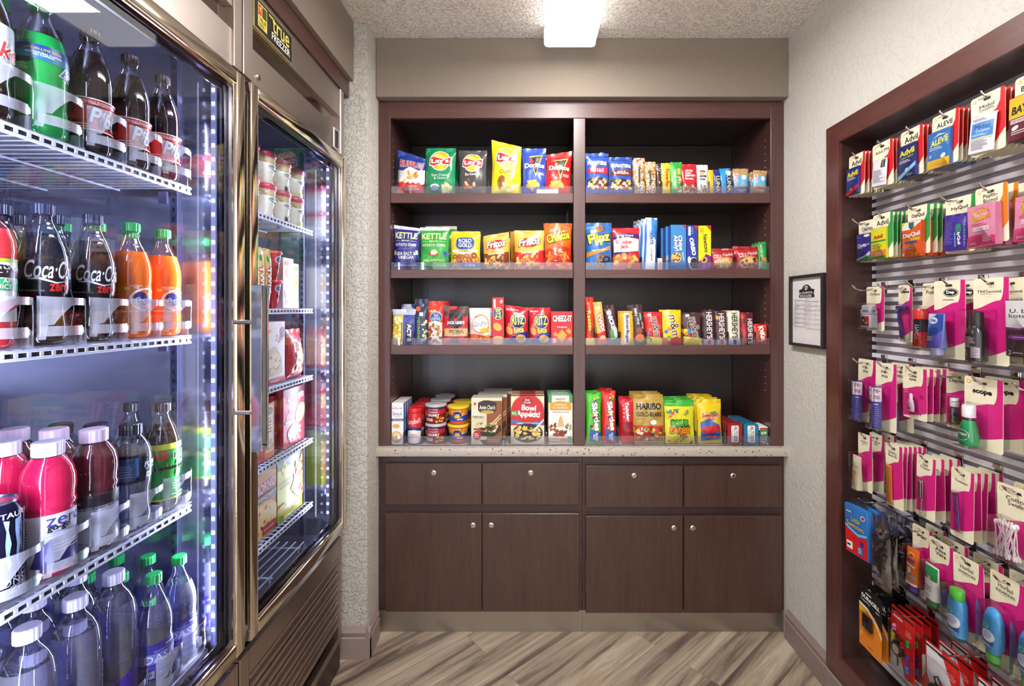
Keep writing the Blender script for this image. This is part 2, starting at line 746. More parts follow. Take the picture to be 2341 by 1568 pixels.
# ------------------------------------------------------------------ packages
def pouch(name, w, h, t, color, els=(), skew=0.0, pinch=0.05, seed=1, top=0.07, bot=0.04, gusset=False, mat=None, seal=None, nx=12, nz=14):
    """pillow bag; origin at bottom centre, front faces -Y"""
    rng = random.Random(seed)
    sx = rng.uniform(0, 100)
    wr = 0.0035 * min(1.0, w / 0.12)

    def P3(i, j, side):
        a = 2 * i / nx - 1
        b = j / nz
        u = a * w / 2
        v = b * h
        e = max(0.0, 1 - abs(a) ** 2.6) ** 0.6
        if b < bot or b > 1 - top:
            g = 0.0
        else:
            q = (b - bot) / (1 - top - bot)
            g = max(0.0, 1 - abs(2 * (q ** (0.75 if gusset else 0.9)) - 1) ** 2.6) ** 0.65
        nn = noise.noise(Vector((u * 22 + sx, v * 22, side * 7.0)))
        n2 = noise.noise(Vector((u * 60 + sx, v * 45, side * 3.0 + 5)))
        y = -(t / 2) * e * g
        y += (nn * 2.2 + n2 * 1.1) * wr * (0.3 + 0.7 * g) * (1 if 0 < b < 1 else 0.6) * (0.0 if abs(a) > 0.999 else 1.0)
        if b > 1 - top * 1.3:
            y += 0.004 * math.sin(a * 4 + sx)
        if side:
            y = -y + 0.001
        x = u * (1 - pinch * math.sin(PI * min(1, max(0, b))) ** 1.5 * (1 + 0.4 * nn))
        if b > 0.86:
            x *= 1 - 0.04 * (b - 0.86) / 0.14 * rng0
        z = v + skew * a * (b ** 4) * h
        return (x, y, z)
    rng0 = rng.uniform(-1, 1)
    F = [[P3(i, j, 0) for i in range(nx + 1)] for j in range(nz + 1)]
    Bk = [[P3(i, j, 1) for i in range(nx + 1)] for j in range(nz + 1)]
    for j in range(nz + 1):
        Bk[j][0] = F[j][0]
        Bk[j][nx] = F[j][nx]
    mb = MB()
    mt = mat or FOIL(color)
    st = FOIL(seal) if seal else mt
    vs = [p for row in F for p in row] + [p for row in Bk for p in row]
    k = (nx + 1) * (nz + 1)
    fa, fb = [], []
    for j in range(nz):
        tgt = fb if (j + 0.5) / nz > 1 - top * 0.8 else fa
        for i in range(nx):
            a, b_, c, d = j * (nx + 1) + i, j * (nx + 1) + i + 1, (j + 1) * (nx + 1) + i + 1, (j + 1) * (nx + 1) + i
            tgt += [(a, b_, c), (a, c, d)]
            tgt += [(k + a, k + c, k + b_), (k + a, k + d, k + c)]
    mb.add(vs, fa, mt)
    n0 = len(mb.v) - len(vs)
    kk = mb.mi(st)
    for f in fb:
        mb.f.append([n0 + i for i in f])
        mb.m.append(kk)
    o = mb.build(name, ang=70)

    def surf(u, v, off):
        fi = min(max((u / w + 0.5) * nx, 0), nx - 1e-6)
        fj = min(max(v / h * nz, 0), nz - 1e-6)
        i, j = int(fi), int(fj)
        s, r_ = fi - i, fj - j
        A, Bq, C, D = F[j][i], F[j][i + 1], F[j + 1][i + 1], F[j + 1][i]
        if s >= r_:
            p = [A[q] + (Bq[q] - A[q]) * s + (C[q] - Bq[q]) * r_ for q in range(3)]
        else:
            p = [A[q] + (D[q] - A[q]) * r_ + (C[q] - D[q]) * s for q in range(3)]
        return (p[0], p[1] - off - 0.0004, p[2])
    if els:
        lx = [(i / nx - 0.5) * w for i in range(nx + 1)]
        ly = [j / nz * h for j in range(nz + 1)]
        art('printed_logo', surf, w, h, els, o, matf=(lambda c: FOIL(c)), lines=(lx, ly), diag=(w / nx, h / nz, nx, nz))
    return o


def carton(name, w, h, d, color, els=(), side=None, topc=None, bev=0.0008, rough=0.35):
    mb = MB()
    mb.box(-w / 2, w / 2, 0, d, 0, h, M(color, rough), bev)
    if side or topc:
        e = 0.0002
        if side:
            for s in (-1, 1):
                X = s * (w / 2 + e)
                mb.add([(X, 0.001, 0.001), (X, d - 0.001, 0.001), (X, d - 0.001, h - 0.001), (X, 0.001, h - 0.001)], [(0, 1, 2, 3)], M(side, rough))
        if topc:
            mb.add([(-w / 2 + .001, .001, h + e), (w / 2 - .001, .001, h + e), (w / 2 - .001, d - .001, h + e), (-w / 2 + .001, d - .001, h + e)], [(0, 1, 2, 3)], M(topc, rough))
    o = mb.build(name)
    if els:
        art('printed_logo', flat(0), w, h, els, o)
    return o


def lathe_obj(name, prof, mat, parent=None, n=32, matf=None, squash=1.0, cap=True):
    return MB().lathe(prof, mat, n=n, matf=matf, squash=squash, cap=cap).build(name, parent)
# ------------------------------------------------------------------ the room
TAUPE = M('#8b7e71', 0.85)
PILL = PLASTER('#c6c1b9', 62, 0.8, 0.004, 3.0, 0.46, 0.6, name='knockdown_plaster')
WALLR = PLASTER('#d2cfc8', 55, 0.4, 0.003, 3.0, 0.5, 0.62, name='fine_knockdown_plaster')
CEILM = PLASTER('#f3ece5', 110, 0.8, 0.010, 1.5, 0.52, 0.68, name='popcorn_ceiling')
TRIM = M('#93817c', 0.45)
CEIL = 2.73
XR = 1.19

struct(MB().box(-1.8, 1.75, -1.3, 2.9, -0.06, 0.0, FLOOR()).build('floor'))
struct(MB().box(-1.8, 1.75, -1.3, 2.9, CEIL, CEIL + 0.08, CEILM).build('ceiling'))
# back wall behind the cabinets, with the pilaster standing next to the freezer
struct(MB().box(-1.8, 1.6, 2.83, 2.9, 0, CEIL, PILL).build('wall_back'))
struct(MB().box(-1.8, -0.689, 2.018, 2.82, 0, CEIL, PILL, 0.006, 2).build('wall_pilaster'))
struct(MB().box(-1.8, -1.72, -1.3, 2.0, 0, CEIL, PILL).build('wall_left'))
# right wall around the slatwall recess (opening Y 0.45..1.80, Z 0.14..2.16)
wr = MB()
wr.box(XR, XR + 0.2, 1.80, 2.85, 0, CEIL, WALLR)
wr.box(XR, XR + 0.2, -1.3, 0.45, 0, CEIL, WALLR)
wr.box(XR, XR + 0.2, 0.45, 1.80, 2.16, CEIL, WALLR)
wr.box(XR, XR + 0.2, 0.45, 1.80, 0, 0.14, WALLR)
struct(wr.build('wall_right'))
# painted soffits
struct(MB().box(-0.687, XR - 0.001, 2.13, 2.5, 2.463, CEIL - 0.001, TAUPE, 0.002).build('wall_soffit'))
struct(MB().box(-1.7, -0.745, 0.2, 2.012, 2.476, CEIL - 0.001, M('#877a70', 0.55), 0.002).build('wall_soffit_side'))
FRAMEW = WOOD('#4a2824', '#6a403a', (16, 1.4, 16), 0.3)
struct(MB().box(-1.7, -0.765, 0.2, 2.012, 2.405, 2.4755, WOOD('#3c2421', '#553530', (16, 1.4, 16), 0.4)).build('trim_1'))


def base_profile():
    return [(0, 0), (0.018, 0), (0.018, 0.088), (0.013, 0.094), (0.016, 0.103), (0.016, 0.112), (0.009, 0.122), (0.004, 0.132), (0, 0.134)]


def baseboard(name, a, b, nrm):
    """run a..b along the wall foot; nrm points into the room"""
    a, b, nrm = Vector((*a, 0)), Vector((*b, 0)), Vector((*nrm, 0))
    mb = MB()
    mb.prism(base_profile(), lambda p, t: tuple((a if t == 0 else b) + nrm * p[0] + Vector((0, 0, p[1]))), TRIM)
    return struct(mb.build(name, ang=30))


baseboard('baseboard_right', (XR, 2.13), (XR, 1.845), (-1, 0))
baseboard('baseboard_left', (-0.689, 2.00), (-0.689, 2.135), (1, 0))
baseboard('baseboard_pilaster', (-0.80, 2.018), (-0.671, 2.018), (0, -1))
_bf = MB()
_bf.box(XR - 0.018, XR, 0.3, 1.845, 0, 0.09, TRIM, 0.002)
struct(_bf.build('baseboard_right_low'))

# ceiling light fixture
lf = empty('ceiling_light', (0.186, 1.42, CEIL))
tag(lf, 'long white wraparound fluorescent fixture glowing on the textured ceiling', 'ceiling light')
lens = M('#f4f4f4', 0.4)
MB().box(-0.10, 0.10, -0.61, 0.61, -0.03, 0.0, lens, 0.004).build('housing', lf)
dm = MB()
pr = [(-0.11, -0.012), (-0.11, -0.078), (-0.104, -0.087), (-0.092, -0.09), (0.092, -0.09), (0.104, -0.087), (0.11, -0.078), (0.11, -0.012)]
dm.prism(pr, lambda p, t: (p[0], -0.615 + 1.23 * t, p[1]), EMIT('#fffdf8', 1.8, 'lit_lens'))
dm.build('diffuser', lf, ang=50)
for s in (-1, 1):
    mb = MB()
    mb.prism([(x * 1.02, z * 1.02) for x, z in pr], lambda p, t: (p[0], s * (0.6155 + 0.006 * t), p[1]), EMIT('#e9e9ee', 0.55, 'lit_end_cap'))
    mb.build('end_cap', lf)

# ------------------------------------------------------------------ shelving cabinet and base cabinets
YF = 2.17
K = YF / FPX
X_ = lambda px, y=YF: (px - 1205) * y / FPX
Z_ = lambda py, y=YF: 1.5 - (py - 705) * y / FPX
DARKW = WOOD('#2c1f1e', '#3d2c2a', (16, 16, 1.2), 0.4)
RAILW = WOOD('#472c29', '#613f3a', (1.3, 18, 18), 0.42, coat=0.1)
POSTW = WOOD('#452a28', '#5d3d39', (18, 18, 1.3), 0.3)
DOORW = WOOD('#39251f', '#50372d', (20, 20, 1.3), 0.33)
BCKW = WOOD('#2a201f', '#372a29', (1.2, 16, 16), 0.33, coat=0.2)
XL, XRt = X_(864), X_(1796)
YB = YF + 0.42
SH = [2.034, 1.680, 1.329]        # shelf tops
SHB = [1.989, 1.640, 1.286]
CT = 0.862
sc_ = empty('shelving_cabinet', (0, YF, CT))
tag(sc_, 'tall dark mahogany open shelving unit of two bays above the stone counter', 'shelving unit')


def cpart(name, x0, x1, y0, y1, z0, z1, mat, b=0.0015, par=None):
    o = MB().box(x0, x1, y0 - YF, y1 - YF, z0 - CT, z1 - CT, mat, b).build(name, par or sc_)
    return o


TOPZ = 2.458
cpart('side_panel', XL, X_(892), YF, YB, CT + 0.0005, TOPZ, POSTW)
cpart('side_panel', X_(1762), XRt, YF, YB, CT + 0.0005, TOPZ, POSTW)
cpart('centre_post', X_(1311), X_(1338), YF, YF + 0.022, CT + 0.0005, Z_(270) - 0.001, POSTW)
cpart('centre_divider', X_(1317), X_(1332), YF + 0.022, YB - 0.008, CT + 0.0005, Z_(270) - 0.001, DARKW)
cpart('top_rail', X_(892), X_(1762), YF, YF + 0.025, Z_(270), TOPZ, RAILW)
cpart('top_panel', X_(892), X_(1762), YF + 0.025, YB, Z_(262), TOPZ, DARKW)
cpart('back_panel', X_(892), X_(1762), YB - 0.008, YB, CT + 0.0005, Z_(262) - 0.001, BCKW)
for i in range(3):
    for a, b_ in ((X_(892.5), X_(1310.5)), (X_(1338.5), X_(1761.5))):
        s = cpart('shelf', a, b_, YF + 0.004, YB - 0.009, SH[i] - 0.02, SH[i], DARKW)
        e = MB().box(a, b_, 0.0, 0.0195, SHB[i] - CT, SH[i] - CT + 0.0002, RAILW, 0.002).build('front_rail', sc_)
# shelf-pin holes
pin = M('#c9c4bd', 0.4)
mb = MB()
for yy in (YF + 0.05, YB - 0.06):
    z = CT + 0.25
    while z < 2.30:
        if not any(SHB[i] - 0.01 < z < SH[i] + 0.005 for i in range(3)):
            for xs, s in ((X_(1762) - 0.0006, 1), (X_(892) + 0.0006, -1), (X_(1311) + 0.0128 - 0.0006, 1)):
                mb.lathe([(0.0028, 0), (0.0028, 0.0005)], pin, n=8, c=(xs, yy - YF, z - CT), ax='X')
        z += 0.032
struct_pins = mb.build('shelf_pin_hole_pattern', sc_)

# counter
ct = MB().box(X_(860, 2.14), X_(1806, 2.14), 2.135, YB + 0.1, CT - 0.038, CT, QUARTZ(), 0.003, 2).build('stone_counter')
tag(ct, 'pale speckled stone counter running between the shelves and the drawers', 'counter')

# base cabinets: two units of two drawers over two doors
TOE = 0.101
STK = STEEL('#aaa095', 0.42, name='brushed_toe_kick')


def lock(parent, x, z, y=-0.0):
    lk = MB()
    lk.lathe([(0.0, -0.0045), (0.0075, -0.0045), (0.0095, -0.003), (0.0125, -0.0022), (0.0128, 0.0)][::-1], STEEL('#d8d0c6', 0.2), n=24, c=(0, 0, 0), ax='Y')
    lk.box(-0.0009, 0.0009, -0.0052, -0.0044, -0.005, 0.005, M('#221c18', 0.5))
    o = lk.build('lock', parent, loc=(x, y, z))
    return o


for u, (a, b_, m) in enumerate(((866, 1331, 1103), (1331, 1794, 1559))):
    A, Bx = X_(a), X_(b_) - 0.0006
    cab = empty('base_cabinet', ((A + Bx) / 2, YF, 0))
    tag(cab, ['dark mahogany drawer and door cabinet under the counter, beside the textured pilaster',
              'dark mahogany drawer and door cabinet under the counter, beside the price list wall'][u], 'cabinet', 'base cabinets under the counter')
    cx = (A + Bx) / 2
    MB().box(A - cx, Bx - cx, 0, 0.55, TOE, CT - 0.0385, WOOD('#33201e', '#442c29', (1.3, 16, 16), 0.35), 0.001).build('body', cab)
    MB().box(A - cx, Bx - cx, 0.004, 0.5, 0.0, TOE, STK).build('toe_kick', cab)
    x0, x1, x2, x3 = (X_(884), X_(1102), X_(1104), X_(1323)) if u == 0 else (X_(1338), X_(1558), X_(1561), X_(1783))
    dz = -0.006 if u == 0 else 0.006
    for q, (p0, p1) in enumerate(((x0, x1), (x2, x3))):
        z0, z1 = Z_(1153) - dz, Z_(1059) - dz
        dr = MB().box(-(p1 - p0) / 2, (p1 - p0) / 2, -0.019, -0.0005, 0, z1 - z0, DOORW, 0.0015).build('drawer', cab, loc=((p0 + p1) / 2 - cx, 0, z0))
        lock(dr, 0.0, (z1 - z0) * 0.77, -0.0192)
        z0, z1 = Z_(1394) - dz * 0.5, Z_(1173) - dz
        dd = MB().box(-(p1 - p0) / 2, (p1 - p0) / 2, -0.019, -0.0005, 0, z1 - z0, DOORW, 0.0015).build('door', cab, loc=((p0 + p1) / 2 - cx, 0, z0))
        lock(dd, ((p1 - p0) / 2 - 0.040) * (1 if q == 0 else -1), (z1 - z0) - 0.053, -0.0192)

# ------------------------------------------------------------------ framed price list on the right wall
pf = empty('price_list_frame', (XR - 0.0005, 1.972, 1.49), R(-90))
tag(pf, 'small black framed price list hanging on the pale textured wall', 'framed price list')
W2, H2 = 0.238, 0.304
fr = MB()
bk = M('#2a2624', 0.35)
for a in (-1, 1):
    fr.box(a * W2 / 2 - (0.012 if a > 0 else 0), a * W2 / 2 + (0.012 if a < 0 else 0), -0.022, 0, -H2 / 2, H2 / 2, bk, 0.0015)
    fr.box(-W2 / 2 + 0.012, W2 / 2 - 0.012, -0.022, 0, a * H2 / 2 - (0.012 if a > 0 else 0), a * H2 / 2 + (0.012 if a < 0 else 0), bk, 0.0015)
fr.build('frame', pf)
paper = MB().box(-W2 / 2 + 0.012, W2 / 2 - 0.012, -0.010, -0.002, -H2 / 2 + 0.012, H2 / 2 - 0.012, M('#e4e0e2', 0.5)).build('paper', pf)
els = [P([(0.24, 0.70), (0.72, 0.70), (0.745, 0.72), (0.72, 0.74), (0.72, 0.79), (0.745, 0.81), (0.70, 0.825), (0.64, 0.83), (0.60, 0.865), (0.54, 0.89), (0.48, 0.90), (0.42, 0.89), (0.36, 0.865), (0.32, 0.83), (0.26, 0.825), (0.22, 0.81), (0.24, 0.79), (0.24, 0.74), (0.22, 0.72)], '#35302f')]
for k in range(16):
    a = 2 * PI * k / 16
    els.append(P([(0.48 + 0.028 * math.cos(a - 0.15), 0.845 + 0.023 * math.sin(a - 0.15)), (0.48 + 0.065 * math.cos(a), 0.845 + 0.05 * math.sin(a)), (0.48 + 0.028 * math.cos(a + 0.15), 0.845 + 0.023 * math.sin(a + 0.15))], '#efece8'))
els += [E(0.48, 0.845, 0.035, 0.03, '#efece8'), E(0.48, 0.845, 0.02, 0.018, '#35302f'),
        T('LA', 0.285, 0.765, 0.07, '#efece8'), T('QUINTA', 0.52, 0.77, 0.36, '#efece8', h=0.038), T('INN & SUITES', 0.48, 0.725, 0.38, '#efece8')]
rg = random.Random(4)
for c0, top, n in ((0.10, 0.665, 27), (0.54, 0.68, 27)):
    for k in range(n):
        y = top - k * 0.0155
        if k % 4 == 0:
            els.append(Rr(c0, y - 0.002, c0 + 0.37, y + 0.008, '#d3cccf'))
            els.append(Rr(c0, y, c0 + rg.uniform(0.04, 0.07), y + 0.006, '#4d4a4c'))
        else:
            els.append(Rr(c0, y, c0 + rg.uniform(0.05, 0.2), y + 0.004, '#8b878a'))
            els.append(Rr(c0 + 0.33, y, c0 + 0.36, y + 0.004, '#8b878a'))
art('printed_lettering', lambda u, v, off: (u, -0.010 - off, v - 0.14), W2 - 0.024, H2 - 0.024, els, pf)
# ------------------------------------------------------------------ slatwall display let into the right wall
SY0, SY1, SZ0, SZ1 = 0.52, 1.767, 0.18, 2.127      # clear opening
SX = 1.30                                          # plane of the slats
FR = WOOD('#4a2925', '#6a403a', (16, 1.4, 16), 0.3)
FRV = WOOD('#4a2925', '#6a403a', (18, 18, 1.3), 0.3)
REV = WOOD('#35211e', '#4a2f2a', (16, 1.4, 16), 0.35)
sw = empty('slatwall_display', (XR, 1.2, 0.10))
tag(sw, 'aluminium slatwall display panel in a mahogany frame let into the textured wall', 'slatwall display')


def spart(name, mb, par=None):
    o = mb.build(name, par or sw)
    for v in o.data.vertices:
        v.co -= Vector((XR, 1.2, 0.10))
    return o


FX = XR - 0.014


def mitre(name, pts, mat):
    mb = MB()
    mb.prism(pts, lambda p, t: (FX + 0.013 * t, p[0], p[1]), mat)
    spart(name, mb)


OY0, OY1, OZ0, OZ1 = SY0 - 0.074, SY1 + 0.074, 0.102, 2.203
mitre('frame_post', [(OY1, OZ0), (OY1, OZ1), (SY1, SZ1), (SY1, SZ0)], FRV)
mitre('frame_post', [(OY0, OZ1), (OY0, OZ0), (SY0, SZ0), (SY0, SZ1)], FRV)
mitre('frame_rail', [(OY1, OZ1), (OY0, OZ1), (SY0, SZ1), (SY1, SZ1)], FR)
mitre('frame_rail', [(OY0, OZ0), (OY1, OZ0), (SY1, SZ0), (SY0, SZ0)], FR)
e = 0.012
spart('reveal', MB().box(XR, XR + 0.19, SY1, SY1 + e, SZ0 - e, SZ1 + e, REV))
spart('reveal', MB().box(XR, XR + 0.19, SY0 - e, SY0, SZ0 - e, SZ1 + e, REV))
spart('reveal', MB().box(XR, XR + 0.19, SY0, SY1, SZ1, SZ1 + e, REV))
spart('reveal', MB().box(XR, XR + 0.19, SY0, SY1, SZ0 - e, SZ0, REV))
slat = M('#f0ebf4', 0.32, 0.1)
groove = M('#5b555c', 0.5, 0.6)
mb = MB()
mb.box(SX + 0.016, SX + 0.03, SY0 + 0.001, SY1 - 0.001, SZ0 + 0.001, SZ1 - 0.001, M('#c4bcc8', 0.4, 0.1))
z = SZ0 + 0.012
PITCH = 0.0296
while z < SZ1 - 0.02:
    prof = [(0.016, 0.004), (0.004, 0.004), (0.004, 0.0), (0.0, 0.001), (0.0, 0.0155), (0.004, 0.0165), (0.004, 0.0125), (0.016, 0.0125)]
    mb.prism([(SX + x, z + q) for x, q in prof], lambda p, t: (p[0], (SY1 - 0.002) if t == 0 else (SY0 + 0.002), p[1]), slat)
    z += PITCH
spart('slat_panel', mb)

# chrome peg hooks
CHR = STEEL('#d9d6d4', 0.12, name='chrome')


def make_hook():
    """origin at the slat face; prong runs out along -X, tip bent up"""
    h = empty('peg_hook', (0, 0, 0))
    mb = MB()
    mb.box(-0.0045, -0.0005, -0.011, 0.011, -0.018, 0.030, CHR, 0.001)
    mb.box(-0.010, -0.0045, -0.011, 0.011, 0.018, 0.030, CHR, 0.001)
    mb.box(-0.0078, -0.0045, -0.008, 0.008, -0.012, 0.012, M('#3b3638', 0.3, 0.5), 0.0008)
    mb.build('bracket', h)
    p = [(-0.004, 0, 0.0)]
    p += [(-0.092, 0, 0.0), (-0.099, 0, 0.0006), (-0.106, 0, 0.0035), (-0.113, 0, 0.009), (-0.121, 0, 0.0175)]
    mb = MB()
    mb.tube(p, 0.0030, CHR, 10)
    mb.lathe([(0.001, -0.0006), (0.0029, 0.0), (0.0029, 0.001)], CHR, n=10, c=(-0.121, 0, 0.0175), cap=True)
    mb.build('prong', h)
    return h


hook0 = make_hook()
hook_used = [False]


def put_hook(y, z, label):
    o = hook0 if not hook_used[0] else dup(hook0)
    hook_used[0] = True
    o.location = (SX, y, z)
    tag(o, label, 'peg hook', 'chrome peg hooks on the slatwall')
    return o
# ------------------------------------------------------------------ glass-door cooler and freezer
SS = STEEL('#bfb3ab', 0.34, name='stainless')
SSD = STEEL('#a99b92', 0.34, name='stainless_grille')
CHM = STEEL('#e6dcc8', 0.13, name='bright_door_frame')
INN = STEEL('#b9bccd', 0.24, aniso=0.85, axis='Z', bump=0.25, bscale=(2.2, 2.2, 9), name='stainless_liner')
DK = M('#16161c', 0.35)
BODYX = -0.795        # front of the carcass
DX = -0.752           # front of the doors
GL = CLEAR('#f6f8fb', 0.03, 0.015)


def steel_cabinet(name, y0, y1, label, badge, ydoor0, ydoor1):
    root = empty(name, (BODYX, (y0 + y1) / 2, 0.0))
    tag(root, label, 'refrigerator' if badge is None else 'freezer')
    ox, oy = BODYX, (y0 + y1) / 2

    def part(nm, mb, par=root, off=(0, 0, 0), ang=35):
        o = mb.build(nm, par, ang=ang)
        d = Vector((ox, oy, 0)) + Vector(off)
        for v in o.data.vertices:
            v.co -= d
        if off != (0, 0, 0):
            o.location = off
        return o
    t = 0.018
    xb = -1.60
    Z0, ZF, ZC = 0.115, 0.56, 2.17        # body bottom, interior floor, interior ceiling
    # carcass
    part('side_wall', MB().box(xb, BODYX, y0, y0 + t, Z0, 2.40, SS))
    part('side_wall', MB().box(xb, BODYX, y1 - t, y1, Z0, 2.40, SS))
    part('interior_liner', MB().box(xb + 0.03, BODYX + 0.0, y1 - t - 0.003, y1 - t, ZF, ZC, INN)
         .box(xb + 0.03, BODYX, y0 + t, y0 + t + 0.003, ZF, ZC, INN)
         .box(xb + 0.02, xb + 0.03, y0 + t, y1 - t, ZF, ZC, INN)
         .box(xb + 0.03, BODYX, y0 + t, y1 - t, ZC, ZC + 0.003, STEEL('#b0b3c4', 0.35))
         .box(xb + 0.03, BODYX, y0 + t, y1 - t, ZF - 0.003, ZF, STEEL('#b8bccf', 0.3)))
    part('back_wall', MB().box(xb, xb + 0.02, y0 + t, y1 - t, Z0, 2.40, SS))
    # door jamb strips with the LED bars
    for yy, s in ((y1 - t - 0.003, -1), (y0 + t + 0.003, 1)):
        j = MB()
        a, b_ = sorted((yy, yy + s * 0.010))
        j.box(BODYX - 0.055, BODYX, a, b_, ZF, ZC, STEEL('#c0c3d4', 0.16), 0.001)
        part('door_jamb', j)
        led = MB()
        zz = 0.66
        a, b_ = sorted((yy + s * 0.011, yy + s * 0.022))
        led.box(BODYX - 0.030, BODYX - 0.014, a, b_, 0.62, 2.12, M('#8f97c2', 0.15), 0.002)
        a, b_ = sorted((yy + s * 0.0225, yy + s * 0.0235))
        while zz < 2.10:
            led.box(BODYX - 0.0255, BODYX - 0.0185, a, b_, zz, zz + 0.009, EMIT('#d6dcff', 7.0, 'led'))
            zz += 0.036
        part('led_strip', led)
        # shelf standard (perforated upright)
        st = MB()
        a, b_ = sorted((yy, yy + s * 0.009))
        X0 = BODYX - 0.135
        st.box(X0 - 0.010, X0 + 0.010, a, b_, ZF, ZC, STEEL('#8e94b8', 0.25), 0.001)
        a, b_ = sorted((yy + s * 0.009, yy + s * 0.0095))
        zz = ZF + 0.02
        while zz < ZC - 0.02:
            st.box(X0 - 0.003, X0 + 0.003, a, b_, zz, zz + 0.010, DK)
            zz += 0.025
        part('shelf_standard', st)
    # header
    HX = BODYX + 0.022
    hd = MB()
    zs = 2.245
    hd.box(HX, HX + 0.004, y0, y1, 2.125, 2.405, SS) if False else None
    yi0, yi1 = y0 + 0.045, y1 - 0.035
    part('header_post', MB().box(BODYX, HX + 0.006, y0 + 0.001, yi0, 2.135, 2.405, SS, 0.002))
    part('header_post', MB().box(BODYX, HX + 0.006, yi1, y1 - 0.001, 2.135, 2.405, SS, 0.002))
    part('header_panel', MB().box(BODYX, HX, yi0, yi1, 2.135, 2.232, SS, 0.001))
    part('header_panel', MB().box(BODYX, HX, yi0, yi1, 2.292, 2.405, SS, 0.001))
    part('header_channel', MB().box(BODYX, HX - 0.016, yi0, yi1, 2.232, 2.292, STEEL('#8f7f79', 0.12)))
    part('top_panel', MB().box(xb, BODYX, y0 + t, y1 - t, 2.38, 2.40, SS))
    part('underside', MB().box(xb, BODYX, y0 + t, y1 - t, Z0, Z0 + 0.01, SSD))
    lk = MB()
    lk.lathe([(0.0112, 0.0), (0.011, 0.003), (0.009, 0.0042), (0.0, 0.0045)], STEEL('#cfc8bf', 0.15), n=24, c=(HX, yi0 + 0.033, 2.163), ax='X')
    lk.box(HX + 0.0045, HX + 0.005, yi0 + 0.0325, yi0 + 0.0335, 2.158, 2.168, DK)
    part('lock', lk)
    # grille
    gx = HX - 0.004
    part('grille_frame', MB().box(BODYX - 0.02, gx, y0 + 0.001, y0 + 0.045, Z0, 0.545, SSD, 0.002)
         .box(BODYX - 0.02, gx, y1 - 0.03, y1 - 0.001, Z0, 0.545, SSD, 0.002)
         .box(BODYX - 0.02, gx, y0 + 0.045, y1 - 0.03, 0.475, 0.545, SSD)
         .box(BODYX - 0.02, gx, y0 + 0.045, y1 - 0.03, Z0, 0.145, SSD)
         .box(BODYX - 0.03, BODYX - 0.02, y0 + 0.02, y1 - 0.02, Z0, 0.545, DK))
    lv = MB()
    for k in range(5):
        zc = 0.448 - k * 0.058
        pr = [(BODYX - 0.015, zc + 0.024)]
        for q in range(9):
            a = PI * (0.5 - q / 8 * 1.0)
            pr.append((gx - 0.012 + 0.018 * math.cos(a), zc - 0.004 + 0.024 * math.sin(a)))
        pr.append((BODYX - 0.015, zc - 0.028))
        lv.prism(pr, lambda p, t_: (p[0], (y0 + 0.047) if t_ == 0 else (y1 - 0.032), p[1]), SSD)
    part('grille_louvres', lv)
    # legs / plinth
    part('plinth', MB().box(xb, BODYX + 0.012, y0 + 0.003, y1 - 0.003, 0.0, Z0 - 0.002, STEEL('#5b504b', 0.35), 0.001))
    # door
    zb, zt = 0.592, 2.118
    dr = MB()
    fw = 0.036
    dx0 = BODYX + 0.004
    yA, yB = ydoor0, ydoor1
    for a, b_, c, d in ((yA, yA + fw, zb, zt), (yB - fw, yB, zb, zt), (yA + fw, yB - fw, zb, zb + fw), (yA + fw, yB - fw, zt - fw, zt)):
        dr.box(dx0 + 0.012, DX, a, b_, c, d, CHM, 0.003, 2)
    # stepped inner bead and dark spacer
    i0, i1, k0, k1 = yA + fw, yB - fw, zb + fw, zt - fw
    for dd, xx0, xx1, m in ((0.006, dx0 + 0.014, DX - 0.006, STEEL('#cfc6bc', 0.12)), (0.012, dx0 + 0.014, DX - 0.014, STEEL('#5c5a66', 0.2)), (0.026, dx0 + 0.010, DX - 0.028, STEEL('#aab0d2', 0.12))):
        for a, b_, c, d in ((i0, i0 + dd, k0, k1), (i1 - dd, i1, k0, k1), (i0 + dd, i1 - dd, k0, k0 + dd), (i0 + dd, i1 - dd, k1 - dd, k1)):
            dr.box(xx0, xx1, a, b_, c, d, m)
    door = part('door', dr, off=(0.0, 0.0, 0.0))
    part('door_gasket', MB().box(BODYX, dx0 + 0.012, yA + 0.004, yA + 0.03, zb + 0.004, zt - 0.004, DK).box(BODYX, dx0 + 0.012, yB - 0.03, yB - 0.004, zb + 0.004, zt - 0.004, DK)
         .box(BODYX, dx0 + 0.012, yA + 0.03, yB - 0.03, zb + 0.004, zb + 0.03, DK).box(BODYX, dx0 + 0.012, yA + 0.03, yB - 0.03, zt - 0.03, zt - 0.004, DK), par=door)
    g = MB()
    gxx = DX - 0.018
    g.add([(gxx, i0 + 0.01, k0 + 0.01), (gxx, i1 - 0.01, k0 + 0.01), (gxx, i1 - 0.01, k1 - 0.01), (gxx, i0 + 0.01, k1 - 0.01)], [(0, 1, 2, 3)], GL)
    gxx = DX - 0.030
    g.add([(gxx, i0 + 0.01, k0 + 0.01), (gxx, i1 - 0.01, k0 + 0.01), (gxx, i1 - 0.01, k1 - 0.01), (gxx, i0 + 0.01, k1 - 0.01)], [(0, 1, 2, 3)], GL)
    part('glass_pane', g, par=door)
    return root, part, door


cooler, cpt, cdoor = steel_cabinet('drinks_cooler', 0.575, 1.262, 'stainless steel glass-door cooler full of bottled drinks', None, 0.585, 1.250)
freezer, fpt, fdoor = steel_cabinet('upright_freezer', 1.266, 1.962, 'stainless steel glass-door freezer of ice cream and boxed meals beside the pilaster', 1, 1.276, 1.952)

